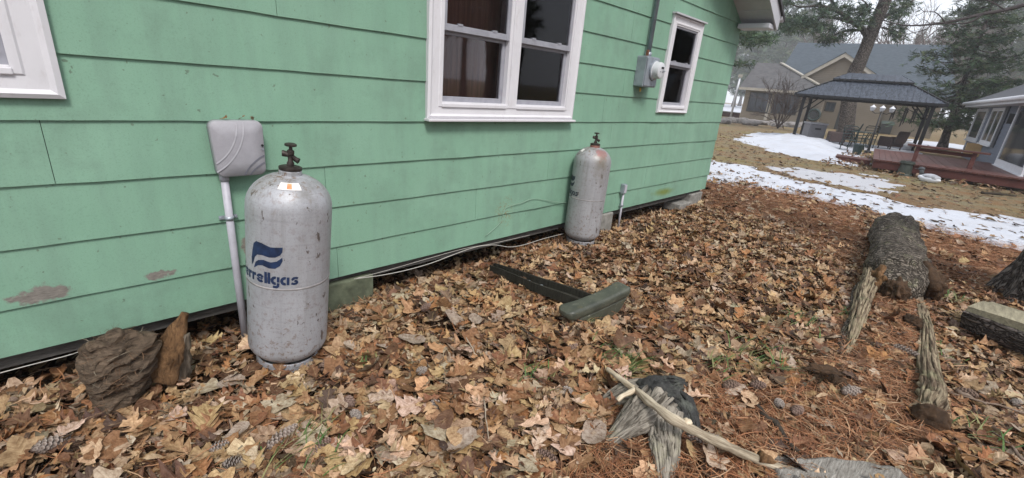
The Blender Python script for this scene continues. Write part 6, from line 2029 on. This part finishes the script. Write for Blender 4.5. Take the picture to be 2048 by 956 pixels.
for i, (px_, py_, lab) in enumerate(((1642, 254, 'grey metal grill cabinet with a pale lid beside the tan house window'), (1768, 268, 'dark cabinet with a green lid against the tan house wall'))):
    b = G(px_, py_)
    k_ = .62 if i == 0 else .75
    c_ = thing('grill', lab, 'grill', b)
    MB().obox((b[0], b[1], .55 * k_), Vv * .5 * k_, U * .35 * k_, ZZ * .5 * k_).build('cabinet', M['bin_grey'] if i == 0 else M['frame_dark'], c_)
    MB().prism([(q_[0] * k_, q_[1] * k_) for q_ in rounded(-.58, .58, 0, .30, .12, 5)], V3(b) - U * .38 * k_ + ZZ * 1.06 * k_, Vv, ZZ, U * .76 * k_).build('lid', plain('grill lid', (.27, .27, .28) if i == 0 else (.13, .17, .16), .5, .1, 8), c_)
    for s_ in (-.42, .42): MB().bar(V3(b) + Vv * s_ * k_, V3(b) + Vv * s_ * k_ + ZZ * .1 * k_, .08, .08, (1, 0, 0)).build('foot', M['frame_dark'], c_)
for i in range(18):
    px_ = 1446 + i * 9.3 + rng.normal(0, 1.5)
    b = G(px_, 245 + i * .55 + rng.normal(0, 1.2))
    o = blob(MB(), (b[0], b[1], .10), (.42 * rng.uniform(.6, 1.2), .5 * rng.uniform(.6, 1.3), .24 * rng.uniform(.7, 1.3)), .4, 1.4, (0, 0, rng.uniform(0, 3)), 3, i * 1.7, .4).build('rock', M['rock'], None, smooth=True)
    tag(o, ORD[i] + ' grey field stone from the green house corner in the tan house border row', 'rock', 'stones edging the tan house bed')
# ---- SECTION BREAK: trees ----

# ------------------------------------------------------------------ trees
M['foliage'] = col_attr_mat('pine foliage', .6, .25)
M['far_bark'] = bark_mat('grey brown pine bark', (.07, .058, .052), (.16, .135, .12), (1, 1, .35), 5, None, .05)
M['bare_twig'] = plain('bare grey twigs', (.13, .105, .095), .9, .3, 6)
def spray(rs, nb, flat):
    """A bundle of needle blades, unit radius."""
    Vt, Fq = [], []
    for i in range(nb):
        a = rs.uniform(0, 6.2832); el = rs.normal(0, flat)
        d = np.array([math.cos(a) * math.cos(el), math.sin(a) * math.cos(el), math.sin(el)])
        s = nrm(np.cross(d, rs.normal(0, 1, 3))) * .10
        o = rs.normal(0, .18, 3)
        b = len(Vt)
        Vt += [o - s * .6, o + s * .6, o + d * .6 + s, o + d * rs.uniform(.8, 1.15)]
        Fq += [(b, b + 1, b + 2), (b, b + 2, b + 3)]
    Vt = np.array(Vt)
    return Vt, np.array(Fq), np.zeros(len(Vt)), np.zeros(len(Vt))
rt = np.random.default_rng(23)
SPRAY = [spray(rt, 9, .55) for _ in range(6)]
SPRAY_FLAT = [spray(rt, 9, .25) for _ in range(6)]
GREENS = np.array([(.045, .075, .042), (.060, .095, .055), (.080, .115, .060), (.038, .060, .040), (.095, .115, .060)])
def foliage_at(pts, size, name, parent, variants=SPRAY, tint=(1, 1, 1), local=False):
    n = len(pts)
    c = GREENS[rng.integers(0, len(GREENS), n)] * rng.uniform(.7, 1.3, (n, 1)) * np.array(tint)
    o = scatter(name, variants, np.asarray(pts), size * rng.uniform(.6, 1.3, n), rng.uniform(0, 6.28, n), rng.normal(0, .5, n), rng.normal(0, .5, n), c, M['foliage'])
    o.parent = parent
    if not local: o.matrix_parent_inverse = Matrix.LocRotScale(parent.location, parent.rotation_euler, None).inverted()
    return o
def along(a, b, n, sag, bow=0.0):
    out = []
    for i in range(n):
        t = i / (n - 1)
        q = a + (b - a) * t
        out.append(q + np.array([bow * math.sin(3.14 * t), bow * .7 * math.sin(3.14 * t), -sag * math.sin(3.14 * t)]))
    return out
def conifer(name, label, base, top, r0, tiers, len_fn, up_fn, per_m, size, group=None, tint=(1, 1, 1), seed=0, z0=1.0, variants=SPRAY_FLAT, drop=.3, thick=.12, keep=lambda p: True):
    rs = np.random.default_rng(seed)
    base, top = V3(base), V3(top)
    t = thing(name, label, 'tree', base, group=group)
    ax = top - base; H = np.linalg.norm(ax)
    tr = [base + ax * s + np.array([.12 * math.sin(s * 5 + seed), .12 * math.cos(s * 4), 0]) * s for s in np.linspace(0, 1, 16)]
    MB().tube(tr, [r0 * (1 - .92 * s) * (1 + .5 * math.exp(-s * H / .5)) for s in np.linspace(0, 1, 16)], 12, True, .12, 2).build('trunk', M['far_bark'], t, smooth=True)
    limbs = MB(); P = []
    for i in range(tiers):
        s = z0 / H + (1 - z0 / H) * (i + rs.uniform(0, .8)) / tiers
        o = base + ax * min(s, .985)
        for j in range(rs.integers(3, 6)):
            a = rs.uniform(0, 6.2832); L = len_fn(s) * rs.uniform(.6, 1.1)
            if L < .15: continue
            e = o + np.array([math.cos(a) * L, math.sin(a) * L, L * up_fn(s) * rs.uniform(.6, 1.3)])
            br_ = along(o, e, 5, drop * L * .3)
            if not keep(e): continue
            limbs.tube(br_, [.012 + .016 * L * (1 - q / 4.6) for q in range(5)], 5, False)
            n = int(per_m * L)
            tt = rs.uniform(.18, 1, n) ** .7
            for q in tt:
                k = min(3, int(q * 4)); f = q * 4 - k
                p = br_[k] + (br_[k + 1] - br_[k]) * f
                w_ = (1 - abs(q - .55)) * L * .28 + .05
                P.append(p + np.array([rs.normal(0, w_), rs.normal(0, w_), rs.normal(-.03, thick)]))
    limbs.build('limbs', M['far_bark'], t, kind='stuff')
    cr = foliage_at(P, size, 'crown', t, variants, tint)
    return t

# big white pine behind the gazebo: bare trunk, few limbs with clouds of needles
bp = thing('tall_pine', 'tall pine with a thick bare trunk rising behind the black gazebo', 'tree', AT(1690, 268, 33) * (1, 1, 0))
tp_px = [(1686, 276), (1692, 255), (1703, 165), (1722, 120), (1740, 75), (1758, 30), (1775, -10), (1815, -120), (1860, -260)]
tpts = [AT(a, b, 33) for a, b in tp_px]
tpts[0][2] = -.1
a_, b_ = smooth_path(tpts, [.50, .40, .33, .31, .30, .29, .28, .25, .2], 5)
MB().tube(a_, b_, 28, True, .14, 1.6, 1, .12, 3).build('trunk', M['trunk_bark'], bp, smooth=True)
lm = MB()
def limb(pxs, d0, d1, r0, r1):
    P_ = [AT(a, b, d0 + (d1 - d0) * i / (len(pxs) - 1)) for i, (a, b) in enumerate(pxs)]
    q, w_ = smooth_path(P_, list(np.linspace(r0, r1, len(P_))), 4)
    lm.tube(q, w_, 7, False, .1, 3)
    return q
L1 = limb([(1738, 78), (1722, 55), (1700, 40), (1675, 22), (1640, 12), (1600, 14), (1570, 4)], 33, 30, .17, .02)
L2 = limb([(1732, 62), (1705, 46), (1670, 36), (1640, 36), (1610, 48)], 33, 31, .12, .02)
L3 = limb([(1728, 60), (1690, 62), (1665, 72), (1645, 84)], 33, 32.2, .09, .015)
L4 = limb([(1760, 40), (1790, 22), (1815, 10), (1840, -12)], 33, 34, .10, .02)
L5 = limb([(1765, 55), (1785, 62), (1800, 80)], 33, 33.6, .06, .01)
L6 = limb([(1715, 35), (1735, 10), (1700, -12)], 32.6, 31, .07, .01)
L7 = limb([(1680, 25), (1650, -12), (1600, -40)], 32, 30, .08, .01)
lm.build('limbs', M['trunk_bark'], bp, kind='stuff')
P_ = []
def cloud(px_, py_, d, n, sx, sy, sd):
    for i in range(int(n * .55)):
        P_.append(AT(px_ + rng.normal(0, sx), py_ + rng.normal(0, sy * .8), d + rng.normal(0, sd)))
for c_ in ((1598, 40, 30.5, 260, 22, 9, .9), (1575, 58, 30.5, 110, 12, 7, .8), (1630, 52, 31, 240, 22, 9, .9), (1655, 20, 31.5, 130, 22, 9, .8), (1690, 22, 32, 150, 18, 11, .8), (1728, 22, 32, 150, 12, 12, .8), (1722, 44, 32, 110, 14, 8, .8),
           (1655, 80, 32, 130, 14, 7, .6), (1680, 62, 32, 70, 18, 8, .6), (1790, 30, 33.6, 150, 13, 13, .8), (1812, 8, 34, 130, 16, 8, .8), (1795, 66, 33.6, 110, 10, 12, .6), (1570, 5, 30, 120, 22, 7, .8), (1620, -15, 30, 200, 40, 10, 1), (1700, -25, 31, 200, 30, 14, 1), (1780, -40, 33, 300, 50, 25, 1.2)):
    cloud(*c_)
foliage_at(P_, .24, 'crown', bp, SPRAY, (.9, .95, 1.0))

# green conifer beside the slate house
sb_ = AT(1884, 297, 33) * (1, 1, 0)
st_ = AT(1988, -20, 33.5); st_ = sb_ + (st_ - sb_) * 1.12
conifer('leafy_conifer', 'tall loose green conifer between the gazebo and the slate blue house', sb_, st_, .17, 26, lambda s: 2.7 * (1 - s) ** .45 * min(1, .45 + s * 2.2), lambda s: -.10 + .28 * s, 15, .22, None, (1.0, 1.05, .95), 4, 1.3, SPRAY_FLAT, .5, .10)
sb2 = AT(2120, 300, 31) * (1, 1, 0)
conifer('leafy_conifer', 'dense conifer behind the slate blue house roof at the edge of the picture', sb2, sb2 + (.2, .1, 12.5), .20, 28, lambda s: 3.2 * (1 - s) ** .55, lambda s: -.10 + .3 * s, 14, .25, None, (1, 1.05, .95), 9, 1.5)
# pine whose branch shows past the corner of the green house
cpn = AT(1455, 240, 24) * (1, 1, 0)
cp_ = thing('corner_pine', 'dark pine bough hanging out from behind the green house corner', 'tree', cpn)
MB().tube([cpn + (-1.2, 2.6, -.1), cpn + (-1.2, 2.6, 5), cpn + (-1.1, 2.7, 10)], [.24, .2, .1], 12, True, .1, 3).build('trunk', M['far_bark'], cp_, smooth=True)
lm = MB()
limb([(1425, 50), (1470, 62), (1505, 72), (1545, 74)], 25, 23, .07, .01)
limb([(1440, 110), (1470, 122), (1500, 132)], 25, 23.5, .05, .01)
lm.build('limbs', M['far_bark'], cp_, kind='stuff')
P_ = []
for c_ in ((1500, 70, 23.6, 150, 14, 7, .5), (1525, 76, 23.4, 130, 12, 8, .5), (1480, 60, 24, 90, 12, 8, .5), (1490, 84, 23.8, 70, 12, 6, .5), (1482, 128, 23.8, 40, 12, 4, .4)): cloud(*c_)
foliage_at(P_, .20, 'crown', cp_, SPRAY, (.9, 1, .95))

# far hazy pines: one tree, then copies
proto = []
for i in range(4):
    P0 = np.array([0.0, 0, 0])
    proto.append(conifer('far_pine', 'pale misty pine far off beyond the tan house and lawn', (0, 0, 0), (.3, .1, 15.0), .24, 24, (lambda s: 3.0 * (1 - s) ** .6 * (1 if s > .3 else .45)) if i % 2 else (lambda s: 2.6 * (1 - s) ** .8), lambda s: .12, 9, .52, 'misty pines in the distance', (1.05, 1.05, .95), 40 + i, 4.5 if i % 2 else 2.0))
far = [(1440, 78, 1.05), (1462, 92, 1.2), (1488, 80, .95), (1512, 96, 1.35), (1535, 84, 1.15), (1556, 100, 1.45), (1580, 90, 1.15), (1604, 108, 1.35), (1474, 120, 1.3), (1548, 125, 1.5), (1500, 130, 1.3),
       (1630, 118, 1.15), (1830, 82, 1.0), (1856, 70, .95), (1884, 92, 1.3), (1910, 76, 1.1), (1938, 86, 1.2), (1968, 72, 1.0), (2000, 90, 1.3), (2036, 78, 1.2), (2080, 84, 1.2), (1790, 100, 1.0), (1920, 110, 1.5), (1870, 120, 1.4)]
for i, (px_, d_, s_) in enumerate(far):
    o = proto[i] if i < 4 else copy_tree(proto[i % 4])
    rank = sum(1 for f_ in far if f_[0] < px_)
    o['label'] = ORD[rank] + ' pale misty pine counted from the green house corner along the far treeline'
    q = AT(px_, 230, d_ * 1.6); s_ *= 1.5
    o.location = (q[0], q[1], 0)
    o.scale = (s_ * rng.uniform(.9, 1.15), s_ * rng.uniform(.9, 1.15), s_)
    o.rotation_euler = (0, 0, rng.uniform(0, 6.28))
for i, (x_, y_, s_) in enumerate(((-3, -17, .8), (3.5, -14, .75), (9, -19, .9), (15, -16, .8), (-9, -15, .9), (22, -22, 1.0), (6, -26, 1.2), (-2, -28, 1.2), (14, -30, 1.2), (30, -26, 1.1))):
    o = copy_tree(proto[i % 4]); o['label'] = ORD[i] + ' pine standing in the open yard facing the green house'; o['group'] = 'pines facing the green house'
    o.location = (x_, y_, 0); o.scale = (s_,) * 3; o.rotation_euler = (0, 0, rng.uniform(0, 6.28))  # out of view behind the camera, added to darken window reflections and wall skylight
# the prototypes were modelled at the origin, their parts must follow the tree
for o in SC.objects:
    if o.parent is not None and o.parent.name.startswith('far_pine'): o.matrix_parent_inverse = Matrix.Identity(4)

# bare broadleaf trees behind the tan house
def bare_tree(name, base, H, r0, seed, depth=4, up=.55, first=.35, mat='bare_twig'):
    rs = np.random.default_rng(seed)
    mb = MB(); trunk = MB()
    def grow(p, d, L, r, lev):
        n = 4
        pts = [p]
        for i in range(n):
            d = nrm(d + rs.normal(0, .10, 3) + np.array([0, 0, .06]))
            pts.append(pts[-1] + d * L / n)
        (trunk if lev == 0 else mb).tube(pts, [r * (1 - .45 * i / n) for i in range(n + 1)], 7 if lev == 0 else (4 if lev < 3 else 3), False)
        if lev >= depth: return
        for k in range(rs.integers(3, 6) if lev else 6):
            t = rs.uniform(first if lev == 0 else .25, 1)
            i = min(n - 1, int(t * n))
            o = pts[i] + (pts[i + 1] - pts[i]) * (t * n - i)
            nd = nrm(d * up + rs.normal(0, .55, 3) + np.array([0, 0, .25]))
            grow(o, nd, L * rs.uniform(.42, .68), max(.008, r * .5), lev + 1)
    grow(V3(base), np.array([0, 0, 1.0]), H * .55, r0, 0)
    return trunk, mb
bproto = []
for i in range(3):
    t = thing('bare_tree', 'leafless grey brown tree standing behind the tan house roof', 'tree', (0, 0, 0), group='bare trees behind the tan house')
    tk, mbb = bare_tree('bare_tree', (0, 0, 0), 14, .16, 60 + i)
    tk.build('trunk', M['bare_twig'], t); mbb.build('branches', M['bare_twig'], t, kind='stuff')
    bproto.append(t)
BARE = [(1620, 66, .95), (1650, 72, 1.05), (1682, 64, .95), (1765, 66, 1.0), (1790, 62, 1.05), (1812, 70, 1.15), (1835, 62, .95), (1664, 84, 1.2), (1800, 84, 1.3), (1858, 66, .9), (1592, 74, 1.0)]
for i, (px_, d_, s_) in enumerate(BARE):
    o = bproto[i] if i < 3 else copy_tree(bproto[i % 3])
    o['label'] = ORD[sum(1 for f_ in BARE if f_[0] < px_)] + ' leafless tree counted from the wing side behind the tan house roof'
    q = AT(px_, 230, d_)
    o.location = (q[0], q[1], 0); o.scale = (s_,) * 3; o.rotation_euler = (0, 0, rng.uniform(0, 6.28))

# bare shrub before the tan house wing
shb = G(1555, 257)
t = thing('bare_shrub', 'bare many stemmed shrub in front of the tan house wing', 'shrub', shb)
rs = np.random.default_rng(5)
mb = MB()
def shoot(p, d, L, r, lev):
    pts = [p]
    for i in range(4):
        d = nrm(d + rs.normal(0, .13, 3)); pts.append(pts[-1] + d * L / 4)
    mb.tube(pts, [r * (1 - .5 * i / 4) for i in range(5)], 4, False)
    if lev < 3:
        for k in range(4):
            q = rs.integers(1, 5)
            shoot(pts[q], nrm(d + rs.normal(0, .5, 3) + np.array([0, 0, .15])), L * .6, r * .55, lev + 1)
for k in range(8):
    a = rs.uniform(0, 6.28); shoot(V3(shb), nrm(np.array([.45 * math.cos(a), .45 * math.sin(a), 1.0])), 1.9, .045, 0)
mb.build('stems', plain('dark shrub bark', (.075, .055, .048), .9, .3, 6), t, kind='stuff')

# bare limb reaching in over the yard from a tree outside the picture
ob = thing('overhanging_tree', 'bare dark limb with fine twigs reaching in above the slate blue house', 'tree', AT(2330, 330, 15) * (1, 1, 0))
tb0 = AT(2330, 330, 15) * (1, 1, 0)
jn = AT(2230, -30, 15)
MB().tube([tb0, tb0 + (jn - tb0) * .5 + (.1, 0, 0), jn, jn + (.2, .1, 3)], [.22, .18, .15, .10], 12, True, .1, 3).build('trunk', M['far_bark'], ob, smooth=True)
lm = MB()
limb([(2230, -30), (2130, -14), (2048, 10), (2000, 22), (1965, 28), (1925, 38), (1885, 46), (1850, 50), (1815, 51), (1790, 47), (1755, 38)], 15, 13.4, .050, .006)
limb([(1965, 28), (1945, 42), (1925, 47), (1895, 47), (1865, 45)], 14.1, 13.8, .022, .006)
limb([(1890, 45), (1880, 32), (1868, 24), (1848, 23), (1838, 13)], 13.9, 13.7, .014, .004)
limb([(1868, 24), (1880, 10)], 13.8, 13.7, .008, .003)
limb([(1848, 23), (1838, 29), (1830, 31)], 13.7, 13.6, .007, .003)
limb([(1868, 46), (1852, 58), (1825, 66), (1805, 67)], 13.7, 13.6, .011, .004)
limb([(1860, 46), (1845, 38), (1838, 40)], 13.7, 13.6, .006, .003)
limb([(1830, 51), (1842, 42), (1848, 34)], 13.6, 13.6, .006, .003)
limb([(2010, 20), (1985, 5), (1950, -8)], 14.3, 14.2, .016, .006)
for k in range(16):
    x0 = rng.uniform(1780, 1960); y0 = 50 - max(0, (x0 - 1850)) * .18 + rng.normal(0, 1)
    limb([(x0, y0), (x0 - rng.uniform(4, 14), y0 + rng.uniform(-9, 9)), (x0 - rng.uniform(12, 30), y0 + rng.uniform(-16, 14))], 13.7, 13.6, .005, .002)
lm.build('branches', plain('dark bare bark', (.05, .042, .042), .9, .3, 9), ob, kind='stuff')

# white pole past the green house corner, low dark fence beyond the lawn
pw = AT(1462, 232, 48) * (1, 1, 0)
pole = thing('yard_pole', 'white pole standing past the green house corner near the stones', 'pole', pw)
MB().tube([pw, pw + (0, 0, 3.6)], [.10, .08], 10).build('shaft', M['white3'], pole, smooth=True)
MB().box(pw[0] - .14, pw[0] + .14, pw[1] - .14, pw[1] + .14, 3.6, 3.85).build('cap', M['cream'], pole)
fa_, fb_ = AT(1380, 236, 52) * (1, 1, 0), AT(1477, 239, 52) * (1, 1, 0)
fn = thing('low_wall', 'low dark red brown wall across the lawn before the frozen lake', 'wall', (fa_ + fb_) / 2)
MB().bar(fa_ + ZZ * .18, fb_ + ZZ * .18, .3, .46).build('body', plain('brown wall', (.10, .055, .05), .9, .3, 4), fn)
MB().bar(fa_ + ZZ * .435, fb_ + ZZ * .435, .38, .05).build('coping', M['rock'], fn)

# ------------------------------------------------------------------ mist: one closed volume round the whole place
hz = MB().box(-262, 422, -302, 302, -1.2, 28).build('haze', None)
hm = bpy.data.materials.new('mist'); hm.use_nodes = True
ht = hm.node_tree; ht.nodes.clear()
ho = ht.nodes.new('ShaderNodeOutputMaterial'); hv = ht.nodes.new('ShaderNodeVolumePrincipled')
hv.inputs['Color'].default_value = (.93, .95, 1.0, 1); hv.inputs['Density'].default_value = .0014; hv.inputs['Anisotropy'].default_value = .2
ht.links.new(hv.outputs[0], ho.inputs['Volume'])
hz.data.materials.append(hm)
hz['kind'] = 'stuff'
